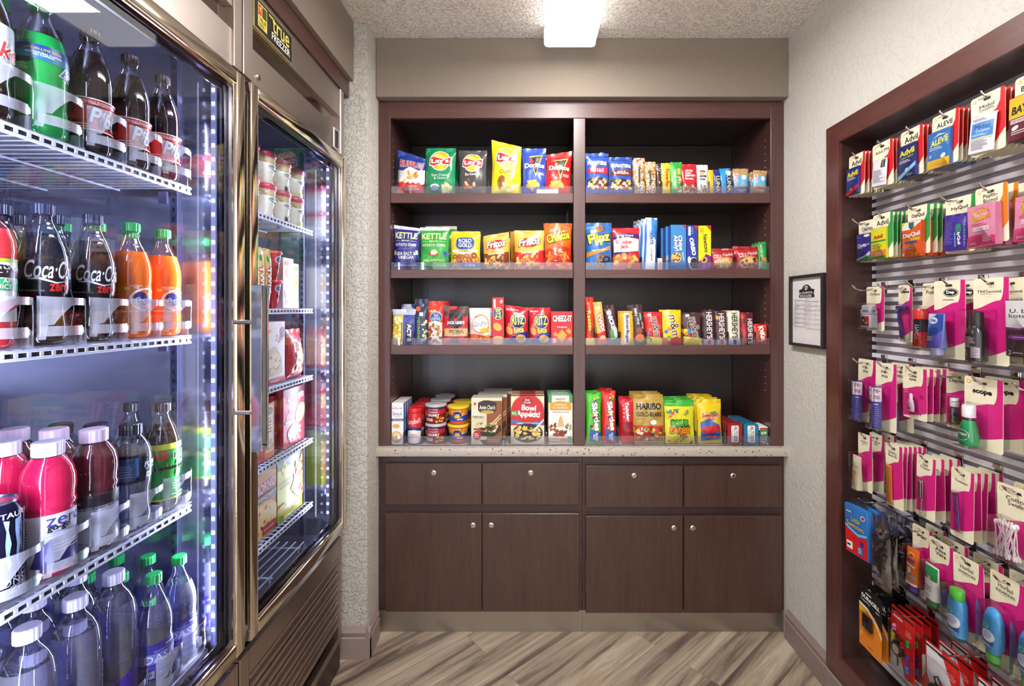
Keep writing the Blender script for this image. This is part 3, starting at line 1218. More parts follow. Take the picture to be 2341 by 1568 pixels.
# handles: a channel bar on two stand-offs
def handle(part, door, yc):
    h = MB()
    x0 = DX + 0.052
    for a in (-0.017, 0.012):
        h.box(x0, x0 + 0.026, yc + a, yc + a + 0.005, 1.135, 1.56, STEEL('#cdd0dc', 0.1), 0.0008)
    h.box(x0, x0 + 0.004, yc - 0.012, yc + 0.012, 1.135, 1.56, STEEL('#a59878', 0.16))
    for zz in (1.465, 1.232):
        h.tube([(DX, yc, zz), (x0, yc, zz)], 0.0055, CHR, 12)
    part('handle', h, par=door)


handle(cpt, cdoor, 1.205)
# freezer thermometer and badge
HXF = BODYX + 0.022
tm = MB()
tm.box(HXF, HXF + 0.006, 1.858, 1.905, 2.14, 2.222, M('#c8c4bc', 0.25), 0.002)
tm.box(HXF + 0.006, HXF + 0.0075, 1.868, 1.900, 2.146, 2.216, DK, 0.0005)
fpt('thermometer', tm)
bd = MB()
by0, by1, bz0, bz1 = 1.318, 1.532, 2.296, 2.388
bd.box(HXF, HXF + 0.004, by0, by1, bz0, bz1, M('#cfc489', 0.25, 0.7), 0.001)
bd.box(HXF + 0.004, HXF + 0.005, by0 + 0.004, by1 - 0.004, bz0 + 0.004, bz1 - 0.004, M('#26231d', 0.3), 0.0003)
bo = fpt('badge', bd)
GO, WH = '#d8c95e', '#f1eee2'
els = [Rr(0.08, 0.14, 0.30, 0.88, GO), Rr(0.09, 0.50, 0.165, 0.84, '#c8402a'), T('T', 0.128, 0.67, 0.05, WH), Rr(0.18, 0.50, 0.285, 0.84, '#4a4424'),
       T('TRUE', 0.19, 0.38, 0.17, '#5a4a10'), LINES(0.1, 0.17, 0.28, 0.29, 3, '#5a4a10'),
       Rr(0.34, 0.80, 0.45, 0.86, GO), T('true', 0.66, 0.66, 0.46, GO, h=0.46), T('FREEZER', 0.66, 0.27, 0.50, WH, h=0.24)]
art('printed_lettering', lambda u, v, off: (HXF + 0.0052 + off - BODYX, (by0 + by1) / 2 + u - (1.266 + 1.962) / 2, bz0 + v), by1 - by0, bz1 - bz0, els, bo)


# ------------------------------------------------------------------ wire shelves
WIRE = M('#c3c9e6', 0.3)
WIRE2 = M('#dfe3f5', 0.25)


def wire_shelf(y0, y1, z, label, depth=0.56, grp='wire shelves in the cooler'):
    """top surface at z; front rail faces +X"""
    x1 = -0.856
    x0 = x1 - depth
    ym = (y0 + y1) / 2
    root = empty('wire_shelf', (x1, ym, z))
    tag(root, label, 'wire shelf', grp)
    W = (y1 - y0) / 2
    mb = MB()
    n = int((y1 - y0) / 0.024)
    for i in range(n + 1):
        y = -W + 0.004 + (2 * W - 0.008) * i / n
        mb.tube([(-depth, y, -0.003), (-0.008, y, -0.003)], 0.0016, WIRE, 5)
    for xx in (-depth, -depth * 0.66, -depth * 0.33, -0.03):
        mb.tube([(xx, -W, -0.0065), (xx, W, -0.0065)], 0.0025, WIRE, 6)
    mb.build('wire_grid', root)
    fr_ = MB()
    # front price-rail: two lips with a row of slots between them
    fr_.box(-0.006, 0.0, -W, W, -0.019, -0.014, WIRE2, 0.0008)
    fr_.box(-0.006, 0.0, -W, W, -0.006, -0.001, WIRE2, 0.0008)
    fr_.box(-0.006, -0.003, -W, W, -0.014, -0.006, DK)
    m = int((y1 - y0) / 0.021)
    for i in range(m):
        y = -W + (i + 0.5) * 2 * W / m
        fr_.box(-0.003, -0.0004, y - 0.0035, y + 0.0035, -0.014, -0.006, WIRE2, 0.0008)
    fr_.build('front_rail', root)
    for s in (-1, 1):
        c = MB()
        c.box(-0.085, -0.062, s * (W + 0.001) - 0.003, s * (W + 0.001) + 0.003, -0.040, -0.010, STEEL('#8a8fae', 0.3), 0.001)
        c.build('shelf_clip', root)
    return root


CSH = [1.808, 1.43, 1.002]
lv_ = ['top', 'second', 'third']
for z, nm in zip(CSH, lv_):
    wire_shelf(0.628, 1.195, z, nm + ' white wire shelf of the drinks cooler, its slotted rail at the front')
FSH = [1.81, 1.50, 1.235, 0.985, 0.73]
for z, nm in zip(FSH, ['top', 'second', 'third', 'fourth', 'lowest']):
    wire_shelf(1.335, 1.872, z, nm + ' white wire shelf of the freezer', grp='wire shelves in the freezer')
# loose rack on the freezer floor
rk = empty('floor_rack', (-1.05, 1.60, 0.5605))
tag(rk, 'low rack of parallel wires lying on the floor of the freezer', 'wire rack')
mb = MB()
for i in range(12):
    mb.tube([(-0.18 + i * 0.032, -0.24, 0.022), (-0.18 + i * 0.032, 0.24, 0.022)], 0.0025, WIRE, 6)
for y in (-0.2, 0.0, 0.2):
    mb.tube([(-0.19, y, 0.018), (0.18, y, 0.018)], 0.003, WIRE, 6)
    for x in (-0.18, 0.17):
        mb.tube([(x, y, 0.018), (x, y, 0.0)], 0.003, WIRE, 6)
mb.build('wire_grid', rk)
# ------------------------------------------------------------------ bottles, cans and their lane guides
PLA = CLEAR('#f2f5ff', 0.10, 0.03)
MILK = CLEAR('#f6f8ff', 0.05, 0.2, white=0.21)


def rad_at(prof, z):
    for (r0, z0), (r1, z1) in zip(prof, prof[1:]):
        if z0 <= z <= z1 and z1 > z0:
            return r0 + (r1 - r0) * (z - z0) / (z1 - z0)
    return prof[0][0] if z < prof[0][1] else prof[-1][0]


COKE = [(0.018, 0.0), (0.027, 0.0015), (0.033, 0.007), (0.0352, 0.018), (0.0352, 0.034), (0.0335, 0.050), (0.0315, 0.066), (0.0318, 0.078), (0.0345, 0.094), (0.0360, 0.106), (0.0362, 0.150), (0.0350, 0.166), (0.0315, 0.184), (0.0255, 0.203), (0.0185, 0.220), (0.0140, 0.231), (0.0132, 0.238), (0.0150, 0.2395), (0.0150, 0.242), (0.0128, 0.243), (0.0128, 0.250)]
SODA = [(0.018, 0.0), (0.027, 0.0015), (0.034, 0.007), (0.0365, 0.020), (0.0365, 0.05), (0.0352, 0.062), (0.0352, 0.118), (0.0365, 0.126), (0.0370, 0.140), (0.0365, 0.155), (0.0340, 0.172), (0.0285, 0.192), (0.0210, 0.210), (0.0155, 0.223), (0.0132, 0.230), (0.0130, 0.238), (0.0150, 0.2395), (0.0150, 0.242), (0.0128, 0.243), (0.0128, 0.250)]
VITA = [(0.022, 0.0), (0.033, 0.002), (0.0375, 0.009), (0.0385, 0.020), (0.0385, 0.118), (0.0380, 0.122), (0.0398, 0.128), (0.0398, 0.134), (0.0378, 0.139), (0.0390, 0.150), (0.0400, 0.164), (0.0390, 0.180), (0.0350, 0.197), (0.0285, 0.210), (0.0225, 0.218), (0.0200, 0.222), (0.0200, 0.228)]
POWR = [(0.022, 0.0), (0.032, 0.002), (0.0362, 0.010), (0.0368, 0.030), (0.0345, 0.050), (0.0335, 0.070), (0.0350, 0.092), (0.0372, 0.104), (0.0362, 0.109), (0.0380, 0.118), (0.0382, 0.160), (0.0355, 0.178), (0.0285, 0.196), (0.0215, 0.207), (0.0185, 0.212), (0.0185, 0.218)]
SMART = [(0.022, 0.0), (0.034, 0.002), (0.0385, 0.009), (0.0395, 0.025), (0.0395, 0.225), (0.0385, 0.246), (0.0345, 0.268), (0.0280, 0.284), (0.0205, 0.295), (0.0160, 0.301), (0.0150, 0.306), (0.0168, 0.3075), (0.0168, 0.310), (0.0148, 0.311), (0.0148, 0.318)]
DASA = [(0.020, 0.0), (0.030, 0.002), (0.0345, 0.009), (0.0355, 0.025), (0.0355, 0.110), (0.0345, 0.118), (0.0358, 0.128), (0.0358, 0.146), (0.0340, 0.164), (0.0290, 0.184), (0.0220, 0.204), (0.0160, 0.219), (0.0132, 0.227), (0.0130, 0.236), (0.0150, 0.2375), (0.0150, 0.240), (0.0128, 0.241), (0.0128, 0.248)]
CAN = [(0.024, 0.002), (0.0265, 0.0), (0.029, 0.004), (0.0330, 0.012), (0.0335, 0.018), (0.0335, 0.150), (0.0325, 0.157), (0.0285, 0.166), (0.0270, 0.168), (0.0280, 0.1695), (0.0272, 0.171), (0.0258, 0.168), (0.0, 0.166)]


def bottle(name, prof, liquid, fill, cap_c, label, zl0, zl1, lab_c, els, cap_r=0.0155, cap_h=0.020, a0=-0.40, capclear=False):
    """front (-Y) face carries the label"""
    root = empty(name)
    lm = liquid
    zt = prof[-1][1]
    mb = MB()
    pr = []
    for (r0, z0), (r1, z1) in zip(prof, prof[1:]):
        pr.append((r0, z0))
        if z0 < fill < z1:
            pr.append((r0 + (r1 - r0) * (fill - z0) / (z1 - z0), fill))
            pr.append((r0 + (r1 - r0) * (fill - z0) / (z1 - z0), fill + 0.0002))
    pr.append(prof[-1])
    mb.lathe(pr, None, n=40, matf=lambda z: lm if z < fill + 0.00015 else PLA, cap=True)
    if fill < zt - 0.01:
        r = rad_at(prof, fill) - 0.0006
        mb.lathe([(0.0, fill), (r, fill + 0.0001)], lm, n=40, cap=False)
    mb.build('bottle', root, ang=60)
    # cap with ribs
    cm = MB()
    cr_ = []
    n = 64
    z0 = zt - 0.008
    for z, f in ((z0, 1.0), (z0 + cap_h - 0.002, 1.0), (z0 + cap_h, 0.88)):
        cr_.append([((cap_r * f + (0.0007 if i % 4 < 2 else 0)) * math.cos(2 * PI * i / n), (cap_r * f + (0.0007 if i % 4 < 2 else 0)) * math.sin(2 * PI * i / n), z) for i in range(n)])
    vs = [p for row in cr_ for p in row]
    fs = [(k * n + i, k * n + (i + 1) % n, (k + 1) * n + (i + 1) % n, (k + 1) * n + i) for k in range(2) for i in range(n)] + [tuple(2 * n + i for i in range(n)), tuple(range(n))[::-1]]
    cm.add(vs, fs, cap_c)
    cm.build('cap', root, ang=12)
    if lab_c is not None:
        def rf(z):
            return rad_at(prof, z) + 0.0004
        lb = MB()
        m = 6
        lb.lathe([(rf(zl0 + (zl1 - zl0) * k / m), zl0 + (zl1 - zl0) * k / m) for k in range(m + 1)], lab_c, n=48, cap=False)
        lo = lb.build('label', root, ang=60)
        par = lo
    else:
        def rf(z):
            return rad_at(prof, z) + 0.0003
        par = root
    if els:
        rm = rf((zl0 + zl1) / 2)
        W = 2 * PI * rm * 0.62

        def sf(u, v, off):
            a = u / rm + a0
            rr = rf(zl0 + v) + off + 0.0003
            return (rr * math.sin(a), -rr * math.cos(a), zl0 + v)
        art('printed_logo', sf, W, zl1 - zl0, els, par, cell=0.005)
    return root


def guide(w=0.090, label='milky plastic bottle guide'):
    """lane front: top band, side cheek and a lower tongue, bowed forward"""
    root = empty('bottle_guide')
    rr = 0.060
    A = math.asin(min(0.98, w / 2 / rr))

    def sf(u, v, s):
        a = (u - 0.5) * 2 * A
        return ((rr + s * 0.0012) * math.sin(a), -(rr + s * 0.0012) * math.cos(a) + rr * math.cos(A) - 0.036, v)
    mb = MB()

    def strip(uvs):
        """uvs: list of (u, vlow, vhigh)"""
        vs, fs = [], []
        for u, a, b_ in uvs:
            vs += [sf(u, a, 0), sf(u, b_, 0), sf(u, a, 1), sf(u, b_, 1)]
        for i in range(len(uvs) - 1):
            p, q = 4 * i, 4 * i + 4
            fs += [(p, q, q + 1, p + 1), (p + 2, p + 3, q + 3, q + 2), (p + 1, q + 1, q + 3, p + 3), (p, p + 2, q + 2, q)]
        fs += [(0, 1, 3, 2), (4 * len(uvs) - 4, 4 * len(uvs) - 2, 4 * len(uvs) - 1, 4 * len(uvs) - 3)]
        mb.add(vs, fs, MILK)
    n = 28
    ctop = 0.092
    st = []
    for i in range(n + 1):
        u = i / n
        low = 0.014 + (0.062) * min(1, max(0, (u - 0.14) / 0.34)) ** 0.55 if u > 0.14 else 0.014
        if u > 0.14 and low < 0.040:
            low = 0.040
        if u > 0.9:
            low = 0.074 - (u - 0.9) * 0.30
        st.append((u, low, ctop - 0.004 * u))
    strip(st)
    strip([(u, 0.020 + (0.004 if u > 0.72 else 0), 0.038 - (0.004 if u > 0.72 else 0)) for u in [i / n * 0.76 + 0.02 for i in range(n + 1)]])
    strip([(0.94, 0.022, 0.044), (1.0, 0.022, 0.044)])
    mb.box(-w / 2 + 0.002, w / 2 - 0.002, -0.040, 0.20, 0.0002, 0.0022, CLEAR('#ffffff', 0.05, 0.2, white=0.2))
    for s in (-1, 1):
        mb.box(s * w / 2 - 0.0006, s * w / 2 + 0.0006, -0.030, 0.20, 0.0, 0.030, MILK)
    mb.build('lane', root, ang=40)
    return root


CW, CR = '#f4f4f2', '#d52a26'
proto = {}
proto['diet'] = bottle('soda_bottle', COKE, M('#1d0f10', 0.08, 0, 0.5), 0.205, M('#c9cbd6', 0.3), '', 0.094, 0.160, M('#d6d9e2', 0.25),
                       [T('Diet', 0.42, 0.72, 0.22, '#3a3a45', sh=0.3), T('Coke', 0.52, 0.36, 0.55, CR, h=0.42, sh=0.25, o='#f4f4f6')])
proto['lime'] = bottle('soda_bottle', SODA, M('#16a04a', 0.07, 0, 0.6), 0.188, M('#1f9d4e', 0.3), '', 0.112, 0.164, M('#1f9d44', 0.25),
                       [Rr(-.01, 0.62, 1.01, 1.01, '#2a3a86'), P([(0.0, 0.5), (1, 0.4), (1, 0.72), (0, 0.8)], '#1c6f8c'), T('LEMON-LIME SODA', 0.44, 0.84, 0.36, '#d9dd3a'),
                        T('100% NATURAL FLAVORS\nNO CAFFEINE', 0.44, 0.66, 0.34, CW), P([(0.58, 0.12), (0.66, 0.48), (0.80, 0.42), (0.99, 0.5), (0.97, 0.1), (0.80, 0.02), (0.70, 0.1)], '#e8eef2'),
                        P([(0.60, 0.15), (0.67, 0.44), (0.80, 0.38), (0.97, 0.46), (0.95, 0.13), (0.80, 0.05), (0.70, 0.13)], '#1d4fa0'), T('Sprite', 0.79, 0.25, 0.29, CW, sh=0.2, h=0.28), Rr(0.13, 0.34, 0.32, 0.50, '#1a1d20'), LINES(0.13, 0.08, 0.32, 0.30, 5, '#cfe6d4')])
_pib = [B(0, 0.1, 1, 0.95, 26, 0.035, ['#f0762b', '#a8141c', '#e23a2a'], 5, 0.4), Rr(-.01, 0.82, 1.01, 1.0, '#b51a22'), T('ARTIFICIALLY FLAVORED\nSPICY CHERRY SODA', 0.45, 0.87, 0.40, CW),
        T('Pibb', 0.62, 0.42, 0.42, '#e6e6ea', rot=-12, h=0.50, o='#26201f', ow=0.07, b=0.03), T('xtra', 0.84, 0.20, 0.2, '#b9c93a', rot=-12), LINES(0.2, 0.06, 0.46, 0.22, 2, CW), Rr(0.10, 0.5, 0.2, 0.86, '#26201f'), Rr(-.01, -.01, 1.01, 0.04, '#f0e6e4'), Rr(-.01, 0.96, 1.01, 1.01, '#f0e6e4')]
proto['cherry'] = bottle('soda_bottle', COKE, M('#1b1018', 0.07, 0, 0.6), 0.212, M('#2a1a22', 0.3), '', 0.048, 0.112, M('#d2302a', 0.25), _pib)
proto['zero'] = bottle('soda_bottle', COKE, M('#1a0f14', 0.07, 0, 0.6), 0.205, M('#2c3050', 0.3), '', 0.094, 0.166, M('#17141a', 0.22),
                       [T('Coca·Cola', 0.50, 0.62, 0.56, '#e3e6f0', h=0.46, sh=0.35, b=0.01), P([(0.24, 0.36), (0.36, 0.42), (0.52, 0.30), (0.66, 0.34), (0.52, 0.26), (0.36, 0.36)], '#e3e6f0'), T('zero', 0.56, 0.16, 0.22, '#d8322e', b=0.03, h=0.2), T('ZERO CALORIE COLA', 0.28, 0.08, 0.26, '#a8acbc')])
proto['orange'] = bottle('soda_bottle', SODA, M('#f07018', 0.10, 0, 0.6), 0.196, M('#23a24c', 0.3), '', 0.058, 0.120, M('#ee7420', 0.25),
                         [E(0.60, 0.48, 0.24, 0.42, CW), E(0.61, 0.47, 0.215, 0.37, '#ef7a24'), E(0.52, 0.50, 0.10, 0.26, '#2c2a78', 20), T('fanta', 0.60, 0.44, 0.30, '#2c2a78', rot=14, h=0.32, o=CW, b=0.03), E(0.66, 0.80, 0.05, 0.07, '#3f9b3a', 20), E(0.34, 0.86, 0.04, 0.06, '#f6c63a'), T('ORANGE', 0.68, 0.12, 0.2, '#2c2a78', rot=8, o=CW), T('CAFFEINE\nFREE', 0.45, 0.93, 0.16, CW), T('ORANGE SODA', 0.40, 0.05, 0.30, CW)])
proto['juice'] = bottle('juice_bottle', VITA, M('#d8343a', 0.12, 0, 0.5), 0.20, M('#b98a2a', 0.3), '', 0.045, 0.150, M('#e9ece6', 0.25),
                        [Rr(-.01, 0.70, 1.01, 0.94, '#1d1b1a'), T('Minute\nMaid', 0.55, 0.82, 0.42, CW, h=0.2), Rr(-.01, 0.94, 1.01, 1.01, '#9cc63a'), Rr(-.01, 0.50, 1.01, 0.68, '#2ea35b'), T('100% APPLE\nJUICE', 0.58, 0.59, 0.36, CW), P([(0, 0.28), (0.5, 0.12), (1, 0.34), (1, 0.48), (0.5, 0.3), (0, 0.46)], '#cf2c30'), E(0.3, 0.06, 0.1, 0.05, '#4e9a33')])
_vz = [LINES(0.36, 0.60, 0.78, 0.70, 3, '#8d8fb5'), T('zero', 0.58, 0.86, 0.40, '#3b3f92', h=0.15, b=0.0), T('go-go', 0.50, 0.735, 0.22, '#20202a', b=0.03), P([(0.24, 0.08), (0.30, 0.40), (0.42, 0.56), (0.96, 0.68), (0.96, -.01), (0.24, -.01)], '#3b3a8f'),
       LINES(0.44, 0.30, 0.86, 0.48, 3, CW), T('vitaminwater', 0.16, 0.50, 0.92, '#5a5f9e', rot=90, h=0.10), T('vitaminwater', 0.985, 0.50, 0.92, '#2a2a3c', rot=90, h=0.07)]
proto['pinkwater'] = bottle('vitamin_water_bottle', VITA, M('#c8184a', 0.1, 0, 0.4), 0.218, M('#d3cbe0', 0.35), '', 0.016, 0.117, M('#e2e2ee', 0.25), _vz, cap_r=0.0225, cap_h=0.026)
_vd = [Rr(-.01, 0.72, 1.01, 1.01, '#221a26'), T('xxx', 0.2, 0.86, 0.14, '#b9b9c4'), T('acai-blueberry-pomegranate', 0.38, 0.75, 0.58, '#d9d9e2'), LINES(0.28, 0.40, 0.62, 0.54, 3, '#4c4a62'), Rr(0.78, -.01, 0.97, 0.99, '#f0f0f4'), T('vitaminwater', 0.86, 0.46, 0.86, '#17161c', rot=90, h=0.10, b=0.03), Rr(-.01, 0.0, 0.78, 0.30, '#c9cada')]
proto['darkwater'] = bottle('vitamin_water_bottle', VITA, M('#5a1428', 0.08, 0, 0.6), 0.216, M('#d9c7de', 0.35), '', 0.016, 0.117, M('#c3c6dc', 0.25), _vd, cap_r=0.0225, cap_h=0.026)
_pw = [P([(0.20, 0.1), (0.20, 0.9), (0.46, 0.9), (0.46, 0.25), (0.40, 0.1)], '#3a5f9e'), T('ION4', 0.32, 0.80, 0.2, '#0f1422', sh=0.3), LINES(0.23, 0.22, 0.42, 0.68, 5, '#9fb8dc'), T('POWERADE', 0.77, 0.60, 0.48, '#e4e9f2', h=0.2, b=0.03, sh=0.2), T('SPORTS DRINK', 0.72, 0.44, 0.34, '#c9d2e2'), Rr(0.56, 0.12, 0.66, 0.32, '#e4e9f2'), T('130', 0.61, 0.22, 0.07, '#12151f'), LINES(0.72, 0.12, 0.92, 0.3, 3, '#c9d2e2')]
proto['sport'] = bottle('sports_drink_bottle', POWR, CLEAR('#6aa2ea', 0.10, 0.03, white=0.12), 0.190, M('#14182e', 0.3), '', 0.106, 0.168, M('#151a2c', 0.2), _pw, cap_r=0.0205, cap_h=0.024)
_fz = [Rr(-.01, 0.90, 1.01, 1.01, '#d9d63a'), T('LEMON', 0.68, 0.95, 0.16, '#2b5a20'), Rr(-.01, 0.0, 1.01, 0.03, '#d9d63a'), T('FUZE', 0.74, 0.78, 0.42, '#201f2a', h=0.11, b=0.03, o='#e9efe2'), T('iced tea', 0.76, 0.65, 0.36, '#201f2a', b=0.02, o='#e9efe2', h=0.09), E(0.36, 0.80, 0.10, 0.09, '#b5521c'), B(0.5, 0.42, 0.95, 0.52, 6, 0.06, ['#d8dd5a', '#eef0b0'], 3, 0.6), T('LEMON', 0.66, 0.28, 0.26, CW, h=0.05), LINES(0.52, 0.16, 0.82, 0.24, 2, CW), LINES(0.5, 0.06, 0.86, 0.11, 1, CW)]
proto['tea'] = bottle('iced_tea_bottle', COKE, M('#2a1a14', 0.07, 0, 0.6), 0.214, M('#1f1c26', 0.3), '', 0.030, 0.166, M('#2fa33c', 0.25), _fz)
_sm = [P([(0.30, 0.0), (0.30, 0.42), (0.50, 0.52), (0.98, 0.86), (0.98, 0.0)], '#4326a0'), T('smartwater', 0.76, 0.52, 0.86, '#dfe2f6', rot=90, h=0.12, b=0.0), Rr(0.03, 0.02, 0.22, 0.26, '#c9cdea'), LINES(0.04, 0.04, 0.21, 0.24, 6, '#3a3a6a'), LINES(0.05, 0.66, 0.28, 0.72, 2, '#cfd4f2'), E(0.6, 0.08, 0.15, 0.02, '#8fb4e6')]
WAT = CLEAR('#b9bff4', 0.06, 0.03, white=0.10)
WAT2 = CLEAR('#b3b9f2', 0.06, 0.03, white=0.09)
proto['smart'] = bottle('water_bottle', SMART, WAT, 0.268, M('#d6d2ee', 0.35), '', 0.030, 0.200, None, _sm, cap_r=0.0185, cap_h=0.024, a0=-0.35)
_da = [T('DASANI', 0.5, 0.60, 0.62, '#c9cdf0', h=0.22, b=0.0), T('PURIFIED WATER', 0.70, 0.88, 0.34, CW, b=0.03), LINES(0.36, 0.77, 0.9, 0.81, 1, '#b9bde6'), Rr(-.01, 0.46, 1.01, 0.74, '#6f74b8'), T('DASANI', 0.55, 0.60, 0.62, '#dcdff4', h=0.20, b=0.0), Rr(0.28, 0.08, 0.37, 0.28, '#c9cdf0'), T('0', 0.325, 0.18, 0.03, '#2a2468'), T('20 FL OZ (1.25 PT) 591 mL', 0.68, 0.16, 0.5, '#b9bde6'), E(0.5, 0.36, 0.3, 0.08, '#3f37a0')]
proto['green'] = bottle('water_bottle', DASA, WAT2, 0.196, M('#1fa04f', 0.3), '', 0.030, 0.112, M('#34288a', 0.25), _da)
_mo = [P([(0.44, 0.92), (0.50, 0.90), (0.49, 0.80), (0.52, 0.62), (0.50, 0.50), (0.52, 0.36), (0.49, 0.30), (0.47, 0.44), (0.46, 0.62), (0.47, 0.78)], '#9fc4f0'),
       P([(0.56, 0.90), (0.64, 0.93), (0.61, 0.76), (0.63, 0.60), (0.60, 0.46), (0.62, 0.34), (0.60, 0.24), (0.57, 0.40), (0.58, 0.60), (0.56, 0.76)], '#9fc4f0'),
       P([(0.68, 0.92), (0.76, 0.93), (0.73, 0.80), (0.75, 0.62), (0.72, 0.50), (0.73, 0.38), (0.70, 0.46), (0.70, 0.64), (0.70, 0.80)], '#9fc4f0'),
       T('L-CARB', 0.72, 0.235, 0.34, CW, b=0.0), T('MONSTER', 0.62, 0.16, 0.62, CW, h=0.09, b=0.04), T('ZERO', 0.66, 0.07, 0.32, CW, b=0.0), T('TAURINE', 0.62, 0.97, 0.42, CW)]
_cr = empty('drink_can')
MB().lathe(CAN, None, n=40, matf=lambda z: (M('#1b1a3c', 0.2, 0.6) if 0.004 < z < 0.163 else STEEL('#c8cbe0', 0.2))).build('can', _cr, ang=50)
art('printed_logo', cyl(lambda z: rad_at(CAN, z) + 0.0004 if z > 0.012 else 0.0334, 0.012, -0.2), 2 * PI * 0.0335 * 0.62, 0.140, _mo, _cr, cell=0.005)
MB().lathe([(0.0, 0), (0.008, 0.0), (0.008, 0.0012), (0.0, 0.0014)], STEEL('#d5d8ea', 0.2), n=16, c=(0.0, -0.006, 0.167), squash=1.4).build('pull_tab', _cr)
proto['can'] = _cr

used = set()


def put(kind, x, y, z, label, cat, grp, rz=R(90), scale=1.0):
    p = proto[kind]
    if kind in used:
        o = dup(p)
    else:
        used.add(kind)
        o = p
    o.location = (x, y, z)
    o.rotation_euler = (0, 0, rz)
    if scale != 1.0:
        o.scale = (scale,) * 3
    tag(o, label, cat, grp)
    return o


GD0 = guide()
gd_used = False


def put_guide(x, y, z, label, sx=1.0):
    global gd_used
    o = dup(GD0) if gd_used else GD0
    gd_used = True
    o.location = (x, y, z)
    o.rotation_euler = (0, 0, R(90))
    o.scale = (sx, 1, 1)
    tag(o, label, 'bottle guide', 'milky bottle guides on the cooler shelves')


BX = -0.902
rows = [
    (CSH[0], 'top cooler shelf', [('diet', 0.775, 3, 'silver-labelled cola bottle', 'bottle'), ('lime', 0.868, 3, 'green lime soda bottle', 'bottle'), ('cherry', 0.966, 3, 'red-labelled cherry soda bottle', 'bottle'),
                                  ('cherry', 1.064, 3, 'red-labelled cherry soda bottle', 'bottle'), ('cherry', 1.158, 2, 'red-labelled cherry soda bottle', 'bottle')]),
    (CSH[1], 'second cooler shelf', [('juice', 0.775, 3, 'red juice bottle', 'bottle'), ('zero', 0.872, 3, 'black-labelled cola bottle', 'bottle'), ('zero', 0.972, 3, 'black-labelled cola bottle', 'bottle'),
                                     ('orange', 1.068, 3, 'orange soda bottle', 'bottle'), ('orange', 1.160, 2, 'orange soda bottle', 'bottle')]),
    (CSH[2], 'third cooler shelf', [('can', 0.793, 3, 'dark blue energy drink can', 'can'), ('pinkwater', 0.882, 3, 'pink vitamin drink bottle', 'bottle'), ('darkwater', 0.975, 4, 'dark red vitamin drink bottle', 'bottle'),
                                    ('sport', 1.066, 3, 'pale blue sports drink bottle', 'bottle'), ('tea', 1.160, 2, 'green-labelled iced tea bottle', 'bottle')]),
    (0.5605, 'cooler floor', [('smart', 0.845, 3, 'tall white-capped water bottle', 'bottle'), ('smart', 0.935, 3, 'tall white-capped water bottle', 'bottle'), ('smart', 1.022, 3, 'tall white-capped water bottle', 'bottle'),
                              ('green', 1.100, 4, 'green-capped water bottle', 'bottle'), ('green', 1.180, 3, 'green-capped water bottle', 'bottle')]),
]
lane_word = ['outermost lane', 'second lane', 'middle lane', 'fourth lane', 'lane by the freezer']
rgb = random.Random(11)
for z, where, lanes in rows:
    for li, (k, y, n, desc, cat) in enumerate(lanes):
        base = z + 0.0026 + (0.0001)
        if where == 'cooler floor':
            base = 0.5605 + 0.0025 + (0.03 if k == 'smart' else 0.055)
        for q in range(n):
            step = {'smart': 0.084, 'juice': 0.083, 'pinkwater': 0.083, 'darkwater': 0.083, 'sport': 0.08}.get(k, 0.079)
            x = BX - q * step + (0.025 if where == 'cooler floor' and k == 'green' else 0)
            put(k, x, y, base, '%s, %s in %s, %s' % (desc, ['front', 'second', 'third', 'fourth'][q], lane_word[li], where), cat,
                'drinks on the ' + where, rz=R(90) + rgb.uniform(-0.06, 0.06))
        put_guide(BX + (0.025 if where == 'cooler floor' and k == 'green' else 0), y, base - 0.0026, 'milky plastic bottle guide of the %s, %s' % (lane_word[li], where), {'green': 0.87, 'smart': 0.965}.get(k, 1.0))
# slim risers that carry the two kinds of water bottle on the cooler floor
for yy0, yy1, hh, xo, lab in ((0.80, 1.063, 0.030, 0.0, 'low'), (1.066, 1.222, 0.055, 0.025, 'taller')):
    r_ = MB().box(-1.20, BX + xo + 0.045, yy0, yy1, 0.5602, 0.5604 + hh, STEEL('#aab0cc', 0.3), 0.002).build('floor_riser')
    tag(r_, '%s metal riser under the %s water bottles on the cooler floor' % (lab, 'white-capped' if lab == 'low' else 'green-capped'), 'shelf riser')
# ------------------------------------------------------------------ goods on the shelving cabinet
W_, K_, RD = '#f2f0ec', '#1c1a1a', '#cf2128'
KI = 2.195 / FPX
ZS = {1: SH[0], 2: SH[1], 3: SH[2], 4: CT + 0.003}
SNAME = {1: 'top shelf', 2: 'second shelf', 3: 'third shelf', 4: 'counter'}
CHIPS = ['#e9b04a', '#d9963a', '#f1c763']


def dims(x0, x1, yt, sh):
    """size and position on a shelf from the extent seen at the shelf's front edge"""
    w = (x1 - x0) * KI
    xc = ((x0 + x1) / 2 - 1205) * KI
    lo, hi = ((X_(892) + 0.0025, X_(1311) - 0.0025) if x1 < 1325 else (X_(1338) + 0.0025, X_(1762) - 0.0025))
    w = min(w, hi - lo)
    xc = max(lo + w / 2, min(hi - w / 2, xc))
    return w, 1.5 - (yt - 705) * KI - ZS[sh] + (0.006 if sh < 4 else 0.0), xc


def extents(o):
    pts = []
    m0 = Matrix.Translation(o.location) @ o.rotation_euler.to_matrix().to_4x4() if True else None
    for q in [o] + KIDS(o):
        if q.type == 'MESH':
            mm = m0 if q is o else m0 @ Matrix.Translation(q.location)
            vs = q.data.vertices
            st = max(1, len(vs) // 900)
            pts += [mm @ vs[i].co for i in range(0, len(vs), st)]
    return [min(p[i] for p in pts) for i in range(3)], [max(p[i] for p in pts) for i in range(3)]


LASTX = {}


